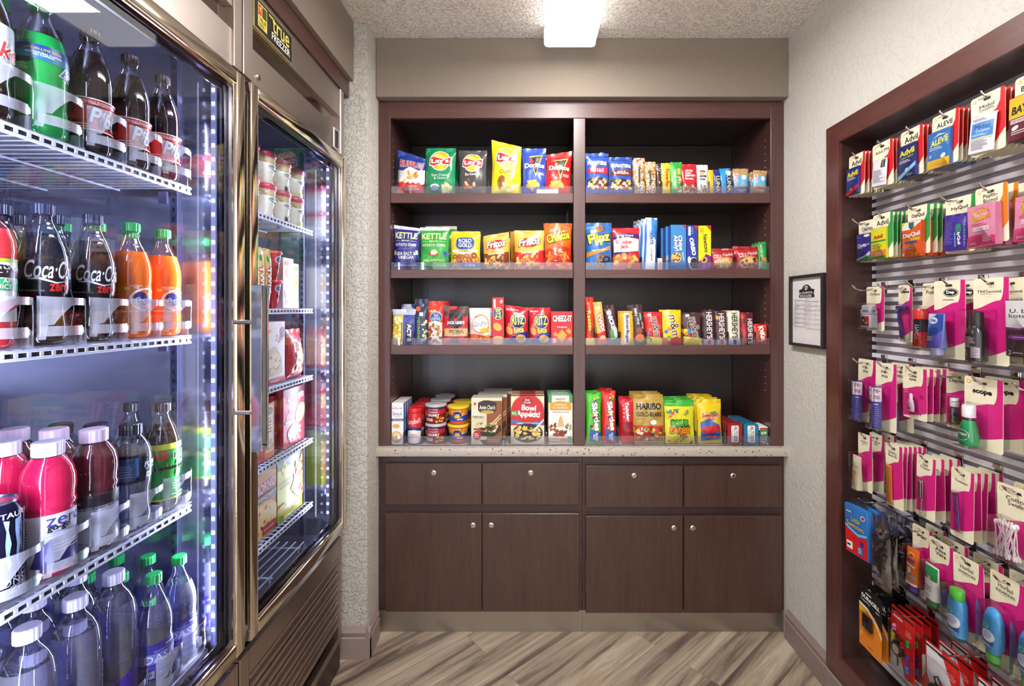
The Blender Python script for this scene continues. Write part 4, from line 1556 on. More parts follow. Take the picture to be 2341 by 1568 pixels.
def settle(o, sh, front, z):
    """rest the object on its shelf and keep it inside its bay"""
    lo, hi = extents(o)
    bay = 0 if (lo[0] + hi[0]) / 2 < (X_(1324)) else 1
    a, b_ = ((X_(892) + 0.0015, X_(1311) - 0.0015), (X_(1338) + 0.0015, X_(1762) - 0.0015))[bay]
    if hi[0] > b_:
        o.location.x -= hi[0] - b_
    elif lo[0] < a:
        o.location.x += a - lo[0]
    o.location.z += z - lo[2]
    if lo[1] < front:
        o.location.y += front - lo[1]


def place(o, xc, sh, label, cat, y=0.0, backs=0, dy=0.045, dx=0.0, grp=None, lean=0.0, tilt=-4.0, rz=0.0, dz=0.0, cone=0.0):
    """front item y behind the lip; copies step back"""
    z = ZS[sh] + 0.0006 + dz
    Y = YF + 0.014 + y
    o.location = (xc, Y, z)
    o.rotation_euler = (R(tilt), R(lean), R(rz))
    g = grp or ('goods on the ' + SNAME[sh] + ' like this: ' + cat)
    settle(o, sh, YF + 0.0085, z)
    tag(o, label + ((', front one' if backs else '') + ', ' + SNAME[sh]), cat, g if backs else None)
    for k in range(backs):
        c = dup(o)
        c.location = (xc + dx * (k + 1), Y + dy * (k + 1), z)
        c.rotation_euler = (R(tilt), R(lean + ((-1) ** k) * cone), R(rz))
        settle(c, sh, YF + 0.0085, z)
        tag(c, label + ', %s back, ' % ORD[k + 1] + SNAME[sh], cat, g)
    return o


def pch(x0, x1, yt, sh, color, els, label, name='chip_bag', cat='bag of chips', t=0.05, backs=0, dy=0.05, dx=0.0, **kw):
    w, h, xc = dims(x0, x1, yt, sh)
    pk = {k: kw.pop(k) for k in ('skew', 'pinch', 'seed', 'top', 'bot', 'seal', 'gusset') if k in kw}
    pk.setdefault('seed', int(x0))
    sk = pk.get('skew', 0)
    o = pouch(name, w, h, t, color, els, **pk)
    y = kw.pop('y', 0.0) + t / 2
    return place(o, xc, sh, label, cat, y=y, backs=backs, dy=dy, dx=dx, **kw)


def ctn(x0, x1, yt, sh, d, color, els, label, name='snack_box', cat='box', backs=0, side=None, topc=None, **kw):
    w, h, xc = dims(x0, x1, yt, sh)
    o = carton(name, w, h, d, color, els, side, topc)
    kw.setdefault('tilt', 0.0)
    return place(o, xc, sh, label, cat, backs=backs, dy=kw.pop('dy', d + 0.0015), **kw)


def lays(c1, txt, extra):
    return [E(0.50, 0.70, 0.335, 0.225, W_), E(0.50, 0.70, 0.31, 0.205, '#f0b92c'), E(0.44, 0.76, 0.16, 0.10, '#f6d765', 20),
            P([(0.13, 0.60), (0.17, 0.78), (0.30, 0.80), (0.62, 0.74), (0.86, 0.79), (0.88, 0.66), (0.84, 0.585), (0.55, 0.62), (0.30, 0.57)], W_),
            P([(0.155, 0.615), (0.19, 0.765), (0.30, 0.785), (0.62, 0.725), (0.84, 0.77), (0.86, 0.66), (0.825, 0.605), (0.55, 0.64), (0.30, 0.59)], '#cf2a25'),
            T("Lay's", 0.50, 0.685, 0.58, W_, h=0.135, b=0.035, rot=3)] + extra


# --- top shelf, bay beside the pilaster
_ruf = [Rr(-.01, 0.0, 1.01, 0.66, '#e6e6ea'), P([(0, 0.60), (0.2, 0.56), (0.5, 0.66), (0.8, 0.56), (1, 0.62), (1, 1), (0, 1)], '#2a3f96'), T('RUFFLES', 0.52, 0.72, 0.84, '#b8202e', h=0.15, o=W_, ow=0.04, b=0.03, rot=-3),
        B(0.25, 0.30, 0.75, 0.52, 7, 0.10, ['#e0a23c', '#c98426', '#efc060'], 2, 0.5), P([(0, 0), (1, 0), (1, 0.26), (0.9, 0.22), (0.8, 0.27), (0.7, 0.23), (0.6, 0.28), (0.5, 0.24), (0.4, 0.29), (0.3, 0.25), (0.2, 0.31), (0.1, 0.28), (0, 0.34)], '#d8362c'), T('CHEDDAR\n& SOUR CREAM', 0.56, 0.15, 0.5, W_, h=0.11)]
pch(897, 932, 374, 1, '#2d4aa8', _ruf, 'blue, white and red chip bag half hidden beside the cabinet side', y=0.058, seed=3)
pch(906, 971, 352, 1, '#2d4aa8', _ruf, 'blue, white and red ridged chip bag with a raised corner', skew=-0.12, seed=4)
pch(970, 1041, 337, 1, '#0f8a57', lays(0, 0, [T('Sour Cream\n& Onion', 0.5, 0.36, 0.56, W_, b=0.0), B(0.55, 0.06, 0.85, 0.2, 5, 0.11, ['#e9dfa0', '#dccb7c'], 3, 0.6), E(0.33, 0.16, 0.15, 0.05, '#e3e6ea'), E(0.33, 0.13, 0.13, 0.05, '#8fa0b8')]), 'green chip bag with a red ribbon over a yellow disc', seed=5)
pch(1034, 1044, 380, 1, '#0f8a57', [], 'crumpled green bag edge between the green and charcoal chip bags', y=0.07, seed=6, t=0.04)
pch(1047, 1112, 343, 1, '#4a4648', lays(0, 0, [T('Barbecue', 0.5, 0.43, 0.52, W_, b=0.0), B(0.25, 0.12, 0.75, 0.30, 7, 0.09, ['#a33a24', '#d77f3c', '#e9ae82', '#7c1f1a'], 8, 0.6)]), 'charcoal grey chip bag with a red ribbon over a yellow disc', seed=7)
pch(1130, 1188, 332, 1, '#e8cf1e', [], 'plain yellow bag back standing behind the bright yellow chip bag', y=0.078, seed=8)
pch(1123, 1192, 326, 1, '#f0d818', lays(0, 0, [T('Classic', 0.5, 0.43, 0.46, '#3a3a22', b=0.0), E(0.34, 0.22, 0.15, 0.13, '#8b5a2c'), B(0.4, 0.05, 0.9, 0.24, 9, 0.11, ['#f4e27a', '#efd65c', '#f8eda6'], 8, 0.6)]), 'bright yellow chip bag with one tall corner', skew=-0.07, seed=9, top=0.06)


def dor(c2, lab):
    return [P([(0.28, 0.80), (0.86, 0.84), (0.56, 0.36)], '#e9b04a'), P([(0.33, 0.775), (0.80, 0.81), (0.56, 0.42)], K_), P([(0.30, 0.79), (0.52, 0.68), (0.34, 0.6)], '#c9392a'), T('Doritos', 0.51, 0.60, 0.84, W_, h=0.115, b=0.045, o=K_, ow=0.05),
            T(lab, 0.80, 0.42, 0.24, W_), B(0.24, 0.10, 0.80, 0.26, 6, 0.12, ['#e8a73c', '#d98e2c', '#f0bb58'], 12, 0.75), P([(0.18, 0.27), (0.62, 0.30), (0.42, 0.04)], '#e8a73c')]


pch(1186, 1250, 336, 1, '#27408f', [], 'blue corn chip bag standing behind its twin', y=0.082, seed=10, t=0.04)
pch(1194, 1249, 338, 1, '#2f4fae', dor('#2f4fae', 'COOL\nRANCH'), 'blue corn chip bag with a dark triangle', seed=11, pinch=0.03)
pch(1252, 1311, 340, 1, '#8c1c1c', [], 'dark red chip bag standing behind its brighter twin', y=0.084, seed=12, t=0.04)
pch(1252, 1310, 350, 1, '#d3221f', dor('#d3221f', 'NACHO\nCHEESE'), 'red corn chip bag with a dark triangle by the centre post', seed=13, skew=0.06, lean=3)
# --- top shelf, far bay
NUT = ['#d9c08a', '#e6d3a6', '#b98650', '#7a4426', '#efe2c2']


def plant(c, t1, bandc):
    return [Rr(-.01, 0.90, 1.01, 0.935, '#2b3f8a'), T('PLANTERS', 0.5, 0.745, 0.84, '#f0e9b8', h=0.10, b=0.045, o='#233a80', rot=-2), P([(0.06, 0.62), (1.0, 0.66), (0.95, 0.47), (0.06, 0.50)], bandc), T(t1, 0.5, 0.565, 0.62, W_, h=0.085, b=0.02), P([(0.05, 0.12), (0.95, 0.12), (0.95, 0.36), (0.5, 0.40), (0.05, 0.36)], '#3b2a26'), B(0.10, 0.13, 0.90, 0.36, 44, 0.068, NUT + ['#e7c32e', '#c8313a'], 4, 0.7)]


pch(1339, 1388, 344, 1, '#2c4496', [], 'blue nut pouch leaning behind the first nut pouch', name='nut_pouch', cat='pouch of nuts', y=0.05, t=0.03, seed=14, skew=0.05)
pch(1339, 1392, 351, 1, '#2f55b0', plant(0, 'SWEET & SALTY', '#c8284c'), 'blue nut pouch with a pinkish red band by the centre post', name='nut_pouch', cat='pouch of nuts', seed=15, t=0.035)
pch(1392, 1448, 360, 1, '#2f4fa6', plant(0, 'NUTS &\nCHOCOLATE', '#6b3426'), 'blue nut pouch with a brown chocolate band', name='nut_pouch', cat='pouch of nuts', seed=16, t=0.035)


def kind(pc, seed):
    return [B(0.05, 0.78, 0.95, 0.98, 30, 0.06, [pc, W_], seed, 1.0), B(0.08, 0.04, 0.90, 0.76, 80, 0.10, NUT + ['#8a4a26', '#c28a4a'], seed, 0.7), Rr(0.34, 0.30, 0.50, 0.72, '#4a4644'), T('KIND', 0.66, 0.17, 0.30, W_, rot=-90, h=0.34, b=0.04, o=K_), Rr(0.78, 0.06, 0.95, 0.30, '#d8a03a')]


BARN = dict(name='snack_bar', cat='snack bar', t=0.018, top=0.05, bot=0.03, pinch=0.02)
pch(1450, 1475, 363, 1, '#c9a585', kind('#8a1f4c', 3), 'tall nut bar with a maroon lattice top', backs=3, dy=0.03, dx=-0.001, **BARN)
pch(1475, 1500, 372, 1, '#c9a068', kind('#b5793a', 4), 'nut bar with a tan lattice top', backs=3, dy=0.03, dx=-0.001, **BARN)
pch(1500, 1512, 376, 1, '#3a2622', [B(0.1, 0.3, 0.9, 0.95, 18, 0.14, ['#e8dfd8', '#6a3428'], 6, 0.7)], 'narrow dark chocolate nut bar', backs=2, dy=0.03, **BARN)
pch(1512, 1533, 375, 1, '#e6d526', [Rr(0, 0, 0.4, 1, '#e9c84a'), T('PowerBar', 0.62, 0.50, 0.60, '#b5321f', rot=-90, h=0.42, b=0.03), Rr(0.1, 0.25, 0.3, 0.75, '#b98a3e')], 'yellow energy bar with red lettering', backs=2, dy=0.03, **BARN)
pch(1533, 1560, 373, 1, '#3aa648', [P([(0, 0.1), (0.4, 0.2), (0.5, 0.7), (0.2, 0.95), (0, 0.9)], '#59bb5e'), T('HARVEST', 0.34, 0.45, 0.60, '#e9f0c8', rot=-90, h=0.22, b=0.03), B(0.58, 0.05, 0.9, 0.55, 20, 0.12, NUT, 5, 0.6), Rr(0.55, 0.6, 0.85, 0.8, '#e6b93a')], 'green granola bar with oats pictured on it', backs=2, dy=0.03, **BARN)


def saves(c, tc, c2):
    return [T('this', 0.47, 0.77, 0.44, tc, b=0.03, h=0.085), T('bar', 0.43, 0.685, 0.36, c2, b=0.03, h=0.075), T('saves', 0.52, 0.595, 0.60, tc, b=0.03, h=0.065), T('lives.', 0.48, 0.50, 0.50, tc, b=0.03, h=0.075), B(0.08, 0.05, 0.92, 0.28, 46, 0.07, NUT + ['#8c5a34'], 9, 0.7)]


pch(1556, 1596, 377, 1, '#c92130', saves(0, W_, W_), 'red snack bar pouch with large white lettering', backs=1, dy=0.035, name='snack_bar', cat='snack bar', t=0.025)
pch(1593, 1620, 379, 1, '#e9e4de', saves(0, K_, '#d8953a'), 'white snack bar pouch with black lettering', name='snack_bar', cat='snack bar', t=0.022)
pch(1619, 1632, 391, 1, '#efbf2c', [], 'plain yellow snack bar edge beside the purple bar', backs=1, dy=0.03, **BARN)
LUN = lambda c: [P([(0.2, 0), (0.95, 0), (0.95, 0.85), (0.5, 0.95), (0.1, 0.6)], '#2b3190'), T('LUNA', 0.56, 0.40, 0.66, '#e6df4a', rot=-90, h=0.5, b=0.02), Rr(0.6, 0, 1, 0.05, '#c8347a')]
pch(1630, 1648, 391, 1, '#2b3190', LUN(0), 'purple snack bar with yellow lettering beside the yellow bar', **BARN)
pch(1646, 1675, 388, 1, '#2f9fd8', [P([(0.45, 0), (1, 0), (1, 1), (0.6, 0.9), (0.45, 0.6)], '#2b3190'), T('LUNA', 0.72, 0.40, 0.66, '#e6df4a', rot=-90, h=0.34, b=0.02), E(0.7, 0.82, 0.22, 0.1, W_)], 'blue and purple snack bar with a twisted neck', backs=1, dy=0.03, lean=-2, **BARN)
CL = lambda c: [P([(0, 0.25), (0.2, 0.34), (0.4, 0.27), (0.65, 0.36), (1, 0.26), (1, 0.74), (0, 0.74)], '#6cb8e2'), Rr(0.04, 0.44, 0.26, 0.80, W_), T('CLIF', 0.15, 0.62, 0.34, '#c8342a', rot=90, h=0.16, b=0.04), E(0.66, 0.64, 0.16, 0.10, W_), P([(0.3, 0.3), (0.42, 0.36), (0.52, 0.28)], '#d98a4a')]
pch(1676, 1712, 388, 1, '#c9a06a', CL(0) + [Rr(-.01, -.01, 1.01, 0.26, '#34429a'), T('CHOCOLATE\nCHIP', 0.5, 0.13, 0.6, W_)], 'tan-topped energy bar with a navy base', backs=3, dy=0.028, dx=0.002, name='energy_bar', cat='snack bar', t=0.02)
pch(1716, 1730, 396, 1, '#c9a06a', CL(0), 'narrow tan-topped energy bar between its two neighbours', name='energy_bar', cat='snack bar', t=0.016, y=0.02)
pch(1727, 1758, 393, 1, '#c9a06a', CL(0) + [Rr(-.01, -.01, 1.01, 0.26, '#9a5526'), T('BANANA\nNUT BREAD', 0.5, 0.13, 0.6, W_)], 'tan-topped energy bar with a brown base', backs=2, dy=0.028, name='energy_bar', cat='snack bar', t=0.02, lean=4)


# --- second shelf
def kettle(c, fl, lt):
    return [T('KETTLE', 0.5, 0.78, 0.86, lt, h=0.15, b=0.03), T('BRAND', 0.5, 0.655, 0.3, lt), Rr(0.08, 0.65, 0.3, 0.655, lt), Rr(0.70, 0.65, 0.92, 0.655, lt), T('POTATO CHIPS', 0.5, 0.56, 0.80, W_, h=0.06), T('great taste...naturally', 0.5, 0.10, 0.84, W_, h=0.03)] + fl


pch(894, 955, 519, 2, '#2c2f80', kettle(0, [Rr(0.04, 0.36, 0.94, 0.47, '#3a3f92') if False else LINES(0.1, 0.46, 0.9, 0.47, 1, '#8f93c9'), T('SEA SALT &\nVINEGAR', 0.52, 0.32, 0.74, W_, h=0.16), Rr(0.02, 0.34, 0.12, 0.44, '#d8dc8a'), Rr(0.88, 0.34, 0.96, 0.44, '#dfe4ee')], '#dfe4a0'), 'dark blue potato chip bag beside the cabinet side', seal='#d8d9e4', skew=-0.04, seed=20)
pch(962, 1038, 512, 2, '#2f8f3c', [], 'green potato chip bag standing behind its twin with a white top edge', seal='#d8dcd4', y=0.066, seed=21)
pch(958, 1025, 521, 2, '#35a03f', kettle(0, [E(0.5, 0.36, 0.17, 0.05, '#c8342a'), B(0.38, 0.37, 0.62, 0.44, 12, 0.04, ['#efe3a6'], 3), T('HOT', 0.5, 0.35, 0.16, W_), T('JALAPEÑO', 0.5, 0.21, 0.74, '#dfe88a', h=0.08), Rr(0.86, 0.30, 0.97, 0.42, '#35579e')], '#eef0a6'), 'green potato chip bag with white lettering and a red bowl', seal='#dfe6dc', seed=22)
pch(1028, 1098, 530, 2, '#eabf24', [E(0.5, 0.66, 0.33, 0.17, '#7a8ab8'), P([(0.2, 0.58), (0.2, 0.76), (0.28, 0.82), (0.72, 0.82), (0.8, 0.76), (0.8, 0.58), (0.7, 0.52), (0.3, 0.52)], '#24448c'), T('ROLD\nGOLD', 0.5, 0.68, 0.46, W_, h=0.22, b=0.02), P([(0.04, 0.46), (0.5, 0.36), (0.96, 0.46), (0.9, 0.52), (0.5, 0.44), (0.1, 0.52)], W_), T('tiny twists', 0.5, 0.45, 0.42, '#3a3a3a'), B(0.08, 0.20, 0.92, 0.36, 22, 0.09, ['#a4501f', '#c9743a', '#8a3c16'], 3, 0.8, True), Rr(-.01, 0.04, 1.01, 0.18, '#2b3f96'), T('Original', 0.66, 0.11, 0.34, W_, sh=0.2), Rr(-.01, -.01, 1.01, 0.04, '#eac64a'), B(0.15, 0.03, 0.35, 0.15, 3, 0.08, ['#c9743a'], 8, 0.8, True)], 'yellow pretzel bag with a blue badge and a pretzel picture', name='pretzel_bag', cat='bag of pretzels', seed=23)
FRT = lambda low, t1: [P([(0, 0.0), (1, 0.0), (1, 0.50), (0.6, 0.42), (0.3, 0.40), (0, 0.46)], low), E(0.5, 0.68, 0.34, 0.13, '#c9252a', 8), T('Fritos', 0.5, 0.70, 0.76, W_, h=0.19, b=0.03, sh=0.3, o='#3a1a1a', rot=8), T(t1, 0.52, 0.43, 0.62, W_, rot=5, h=0.05), B(0.08, 0.03, 0.92, 0.36, 26, 0.09, CHIPS + ['#e07a2e'], 7, 0.45)]
pch(1101, 1166, 540, 2, '#c79a3a', [], 'tan corn chip bag standing behind the brown and tan one', y=0.075, seed=24, t=0.04)
pch(1103, 1164, 536, 2, '#ddae4c', FRT('#7a3a22', 'CHILI CHEESE'), 'tan and brown corn chip bag', seed=25, skew=0.06)
pch(1165, 1232, 524, 2, '#c79236', [], 'golden corn chip bag standing behind the red and gold one', y=0.075, seed=26, t=0.04)
pch(1175, 1245, 528, 2, '#e6b548', FRT('#c8262a', 'THE ORIGINAL'), 'red and gold corn chip bag', seed=27)
pch(1247, 1311, 511, 2, '#e0521c', [P([(0, 0.42), (0.3, 0.5), (0.7, 0.46), (1, 0.56), (1, 1), (0, 1)], '#e96a22'), T('Cheetos', 0.5, 0.70, 0.86, '#f2cf2c', h=0.20, b=0.04, rot=14, o=K_, ow=0.06), T('Crunchy', 0.6, 0.54, 0.46, '#e9a63a', rot=8, o='#4a1a10'), P([(0, 0.0), (1, 0), (1, 0.44), (0.6, 0.5), (0, 0.40)], '#c8301c'), B(0.1, 0.05, 0.9, 0.40, 22, 0.09, ['#f08a2c', '#e8701c', '#f7a64a'], 6, 0.4)], 'orange cheese puff bag by the centre post', seed=28)
pch(1340, 1401, 510, 2, '#2f6ab0', [P([(0, 0.36), (0, 0.26), (0.4, 0.33), (0.94, 0.42), (0.94, 0.50), (0.5, 0.42)], '#c9853a'), T('Flipz', 0.5, 0.64, 0.86, '#f0e13a', h=0.27, b=0.04, rot=10, o=K_, ow=0.06), T('Milk Chocolate', 0.5, 0.41, 0.60, W_, rot=7), B(0.4, 0.86, 0.8, 0.92, 3, 0.14, ['#a8642e', '#7c3f1c'], 3, 0.8, True), B(0.1, 0.06, 0.8, 0.30, 7, 0.13, ['#b5763c', '#8a4a22', '#3d1f14'], 5, 0.85, True)], 'blue pretzel bag with large yellow lettering by the centre post', name='pretzel_bag', cat='bag of pretzels', seed=29)
pch(1402, 1465, 522, 2, '#d02433', [P([(0.02, 0.38), (0.98, 0.44), (0.98, 0.72), (0.5, 0.76), (0.02, 0.70)], W_), P([(0.02, 0.72), (0.5, 0.78), (0.98, 0.74), (0.98, 0.84), (0.5, 0.86), (0.02, 0.78)], '#2a2c6e'), T('The Original', 0.5, 0.80, 0.5, W_), T('Cracker\nJack', 0.40, 0.58, 0.60, '#d02433', h=0.24, b=0.035), Rr(0.02, 0.36, 0.55, 0.41, '#2a2c6e'), B(0.08, 0.08, 0.92, 0.34, 14, 0.10, ['#d99a42', '#b5702a', '#e9b763'], 6, 0.8)], 'red, white and navy caramel popcorn bag', name='popcorn_bag', cat='bag of popcorn', seed=30, skew=0.0, top=0.05)
_rk = [P([(0, 0), (0.16, 0), (0.16, 1), (0, 1)], '#2f6fb8'), P([(0.50, 0.62), (1, 0.6), (1, 1), (0.5, 1)], '#3a84cc'), P([(0.86, 0), (1, 0), (1, 1), (0.9, 1)], '#2f6fb8'), T('TREATS', 0.50, 0.62, 0.28, '#2a62b0', rot=-84, h=0.30, b=0.04), T('RICE KRISPIES', 0.80, 0.72, 0.28, '#2a62b0', rot=-84, h=0.16, b=0.03), T('Original', 0.56, 0.28, 0.22, '#2a62b0', rot=-86, h=0.18)]
pch(1470, 1500, 500, 2, '#e3e4ea', _rk, 'tall white and blue crisped rice bar', name='snack_bar', cat='snack bar', t=0.022, backs=3, dy=0.032, dx=-0.011, lean=3, top=0.05)
ctn(1502, 1512, 594, 2, 0.012, '#f0dadd', [Rr(0.2, 0.1, 0.8, 0.75, '#e58a96'), LINES(0.3, 0.15, 0.7, 0.7, 4, W_)], 'tiny pink and white packet', name='small_packet', cat='packet', y=-0.004)
ctn(1532, 1567, 518, 2, 0.045, '#3f86c6', [T('Chips\nAhoy!', 0.46, 0.60, 0.36, W_, rot=-84, h=0.62, b=0.04, o='#2a3470', ow=0.05), P([(0.72, 0.995), (0.98, 0.995), (0.98, 0.90)], RD), E(0.36, 0.27, 0.34, 0.115, '#d9b06a'), B(0.12, 0.18, 0.6, 0.36, 12, 0.05, ['#4a2a1c', '#6a3a20'], 5), T('ORIGINAL', 0.8, 0.30, 0.2, W_, rot=-80), B(0.1, 0.04, 0.6, 0.16, 5, 0.03, ['#4a2a1c'], 8)], 'bright blue cookie box with a cookie picture', name='cookie_box', backs=2, side='#2f4fa4', topc='#3a74bc', dx=-0.010, rz=0)
ctn(1568.5, 1594, 519, 2, 0.045, '#2c3a9c', [T('OREO', 0.52, 0.52, 0.40, W_, rot=-80, h=0.36, b=0.05, o='#4a78cc', ow=0.05), P([(0.62, 0.995), (0.98, 0.995), (0.98, 0.87)], RD), Rr(0.12, 0.77, 0.34, 0.97, '#e6e6ee'), LINES(0.42, 0.8, 0.6, 0.96, 4, '#b9bde6'), E(0.58, 0.14, 0.40, 0.14, W_), E(0.62, 0.14, 0.37, 0.125, '#2c2526'), B(0.32, 0.06, 0.9, 0.22, 14, 0.05, ['#4a4244'], 4), E(0.2, 0.22, 0.14, 0.08, W_)], 'navy blue sandwich cookie box', name='cookie_box', side='#27307f', backs=1)
ctn(1595, 1623.5, 520, 2, 0.045, '#f0dc1c', [T('Newtons', 0.58, 0.60, 0.42, '#2c2a2a', rot=-84, h=0.34, b=0.02, sh=0.2), P([(0.62, 0.995), (0.98, 0.995), (0.98, 0.88)], RD), Rr(0.1, 0.84, 0.4, 0.95, '#c9b81a'), P([(-.01, -.01), (1.01, -.01), (1.01, 0.3), (0.6, 0.36), (0.2, 0.22), (-.01, 0.18)], '#7a2a8a'), E(0.45, 0.22, 0.26, 0.07, '#d9ac4c', 60), E(0.45, 0.22, 0.16, 0.03, '#4a2a2a', 60), E(0.4, 0.06, 0.2, 0.06, '#a44cb0')], 'yellow and purple fruit cookie box', name='cookie_box', side='#cfae1a', backs=1)
MF = lambda c, seed: [P([(0, 0.72), (0.3, 0.78), (0.7, 0.76), (1, 0.82), (1, 1), (0, 1)], '#a81f26'), T('Mrs.Fields', 0.5, 0.68, 0.86, W_, h=0.13, b=0.02, sh=0.35, rot=6), P([(0.1, 0.52), (0.9, 0.62), (0.6, 0.585), (0.12, 0.56)], W_), E(0.52, 0.32, 0.42, 0.26, '#c98a4c', 10), E(0.46, 0.36, 0.28, 0.16, '#e0ad72', 10), B(0.2, 0.15, 0.85, 0.50, 10, 0.05, c, seed)]
pch(1626, 1680, 571, 2, '#b5232a', MF(['#f0dcb4', '#e8cd9a'], 3), 'dark red cookie pouch with pale cookies pictured', name='cookie_pouch', cat='pouch of cookies', t=0.03, backs=3, dy=0.040, seal='#c9a878', cone=3)
pch(1683, 1737, 566, 2, '#b5232a', MF(['#4a2416', '#5c2e1c'], 4), 'dark red cookie pouch with a chocolate chip cookie pictured', name='cookie_pouch', cat='pouch of cookies', t=0.03, backs=3, dy=0.040, cone=4)
pch(1740, 1761, 556, 2, '#2f9a3f', [T('NATURE VALLEY', 0.3, 0.6, 0.6, W_, rot=-90, h=0.2), E(0.62, 0.36, 0.22, 0.14, '#c9924a', 60), Rr(0.1, 0.08, 0.32, 0.3, '#eceae4'), Rr(0.45, 0.86, 0.9, 0.9, '#34549a')], 'green granola bar against the far cabinet side', backs=2, dy=0.03, **BARN)

# --- third shelf
ctn_els = []
POP = [P([(0, 0), (0.46, 0), (0.46, 0.84), (0, 0.84)], '#d9b92e'), B(0.03, 0.08, 0.36, 0.78, 40, 0.055, ['#efe6b0', '#f7f2d2', '#d9c86a'], 5), T('Butter Lovers', 0.43, 0.38, 0.46, K_, rot=-90, h=0.06), Rr(0.48, 0.0, 1.0, 0.84, '#353c96'), Rr(0.60, 0.06, 0.90, 0.62, '#1c1d34'), T('ACT II', 0.75, 0.34, 0.48, W_, rot=-90, h=0.18, b=0.04), Rr(-.01, 0.84, 1.01, 1.01, '#b9bccb')]
pch(910, 950, 698, 3, '#2f3a80', [Rr(-.01, 0.8, 1.01, 1.01, '#b9bccb')], 'navy popcorn packet standing behind the yellow and navy one', name='popcorn_packet', cat='popcorn packet', t=0.02, y=0.05)
pch(895, 947, 710, 3, '#e1e2e4', POP, 'yellow and navy microwave popcorn packet beside the cabinet side', name='popcorn_packet', cat='popcorn packet', t=0.022, pinch=0.01, bot=0.02)
PIS = [T('PISTACHIOS', 0.36, 0.30, 0.58, '#8fcb3a', rot=-90, h=0.17, b=0.0), B(0.60, 0.10, 0.92, 0.52, 18, 0.09, ['#d9cf8c', '#9fae54', '#efe6b8'], 3, 0.6), E(0.30, 0.78, 0.17, 0.055, '#e85a3c'), Rr(0.4, 0.62, 0.66, 0.70, W_)]
pch(951, 976, 690, 3, '#22222c', PIS, 'black nut pouch behind the tall pistachio pouch', name='nut_pouch', cat='pouch of nuts', t=0.02, y=0.05)
pch(945, 979, 686, 3, '#25304e', PIS, 'tall black and navy pistachio pouch with green lettering', name='nut_pouch', cat='pouch of nuts', t=0.028, top=0.12)
pch(977, 1013, 691, 3, '#dc3a24', [E(0.55, 0.63, 0.40, 0.13, W_), E(0.55, 0.625, 0.38, 0.115, '#2a5b9c'), T('BLUE\nDIAMOND', 0.55, 0.63, 0.58, W_, h=0.14, b=0.04), P([(0.05, 0.0), (0.95, 0.0), (0.95, 0.50), (0.5, 0.55), (0.05, 0.50)], '#efe3d4'), B(0.12, 0.05, 0.88, 0.48, 24, 0.12, ['#b5622c', '#8f4420', '#d08a52'], 6, 0.6), B(0.15, 0.70, 0.5, 0.78, 4, 0.12, ['#efe0c8', '#d08a52'], 6, 0.6)], 'red and white almond tube bag with a blue badge', name='nut_pouch', cat='pouch of nuts', t=0.025, backs=3, dy=0.032, dx=0.004)
pch(1013, 1071, 703, 3, '#c92530', [Rr(-.01, 0.84, 1.01, 1.01, '#4a3a3a'), Rr(-.01, 0.74, 1.01, 0.86, '#4a3a3a'), T('110', 0.14, 0.87, 0.18, RD), T('Protein', 0.74, 0.90, 0.34, RD), P([(0.22, 0.50), (0.22, 0.82), (0.78, 0.82), (0.78, 0.50), (0.5, 0.40)], '#2c2526'), P([(0.40, 0.72), (0.5, 0.66), (0.6, 0.72), (0.53, 0.60), (0.47, 0.60)], RD), T("JACK LINK'S", 0.5, 0.56, 0.72, W_, h=0.10, b=0.05, o='#2c2526'), Rr(0.02, 0.22, 0.98, 0.42, '#cda671'), T('ORIGINAL', 0.53, 0.345, 0.62, K_, h=0.085, b=0.02), T('BEEF JERKY', 0.53, 0.275, 0.36, '#5a3a2a'), Rr(0.28, 0.05, 0.62, 0.19, '#3a1c18')], 'red and black dried meat pouch with a tan band', name='jerky_pouch', cat='pouch of dried meat', t=0.025)
pch(1071, 1126, 707, 3, '#e2ddda', [E(0.5, 0.56, 0.36, 0.26, '#e9762c'), E(0.5, 0.56, 0.33, 0.23, W_), T('Goldfish', 0.5, 0.56, 0.60, K_, h=0.14, b=0.0, sh=0.2, rot=6), T('BAKED', 0.4, 0.75, 0.3, '#7a2a1c'), WAVE(0.26, 0.03, '#e2571e', 0.8, 0.1, top=0.0), P([(0.46, 0.38), (0.62, 0.48), (0.78, 0.44), (0.88, 0.50), (0.86, 0.32), (0.74, 0.34), (0.60, 0.28)], '#f2a92c'), B(0.1, 0.12, 0.9, 0.26, 12, 0.05, ['#f2a92c', '#e98a22'], 4, 0.6), T('Cheddar', 0.70, 0.07, 0.4, W_, h=0.06)], 'white and orange cracker bag', name='cracker_bag', cat='bag of crackers', seed=41)
RZ = [E(0.5, 0.66, 0.42, 0.135, '#e9d23a'), E(0.5, 0.66, 0.39, 0.12, '#24408c'), T('RITZ', 0.5, 0.66, 0.20, '#f2e04a', rot=-90, h=0.42, b=0.04), Rr(0.12, 0.78, 0.3, 0.96, '#efe0de'), P([(0.62, 0.90), (0.78, 0.96), (0.9, 0.92), (0.8, 0.87)], W_), E(0.45, 0.38, 0.30, 0.10, '#e8a94c', 50), E(0.5, 0.14, 0.40, 0.05, '#e8b45c'), E(0.5, 0.10, 0.40, 0.05, '#cf923c'), E(0.5, 0.06, 0.40, 0.05, '#e8b45c')]
ctn(1125.5, 1152.5, 683, 3, 0.04, '#cf2530', RZ, 'tall narrow red cracker box with a blue disc', name='cracker_box', side='#a81c26', backs=1)
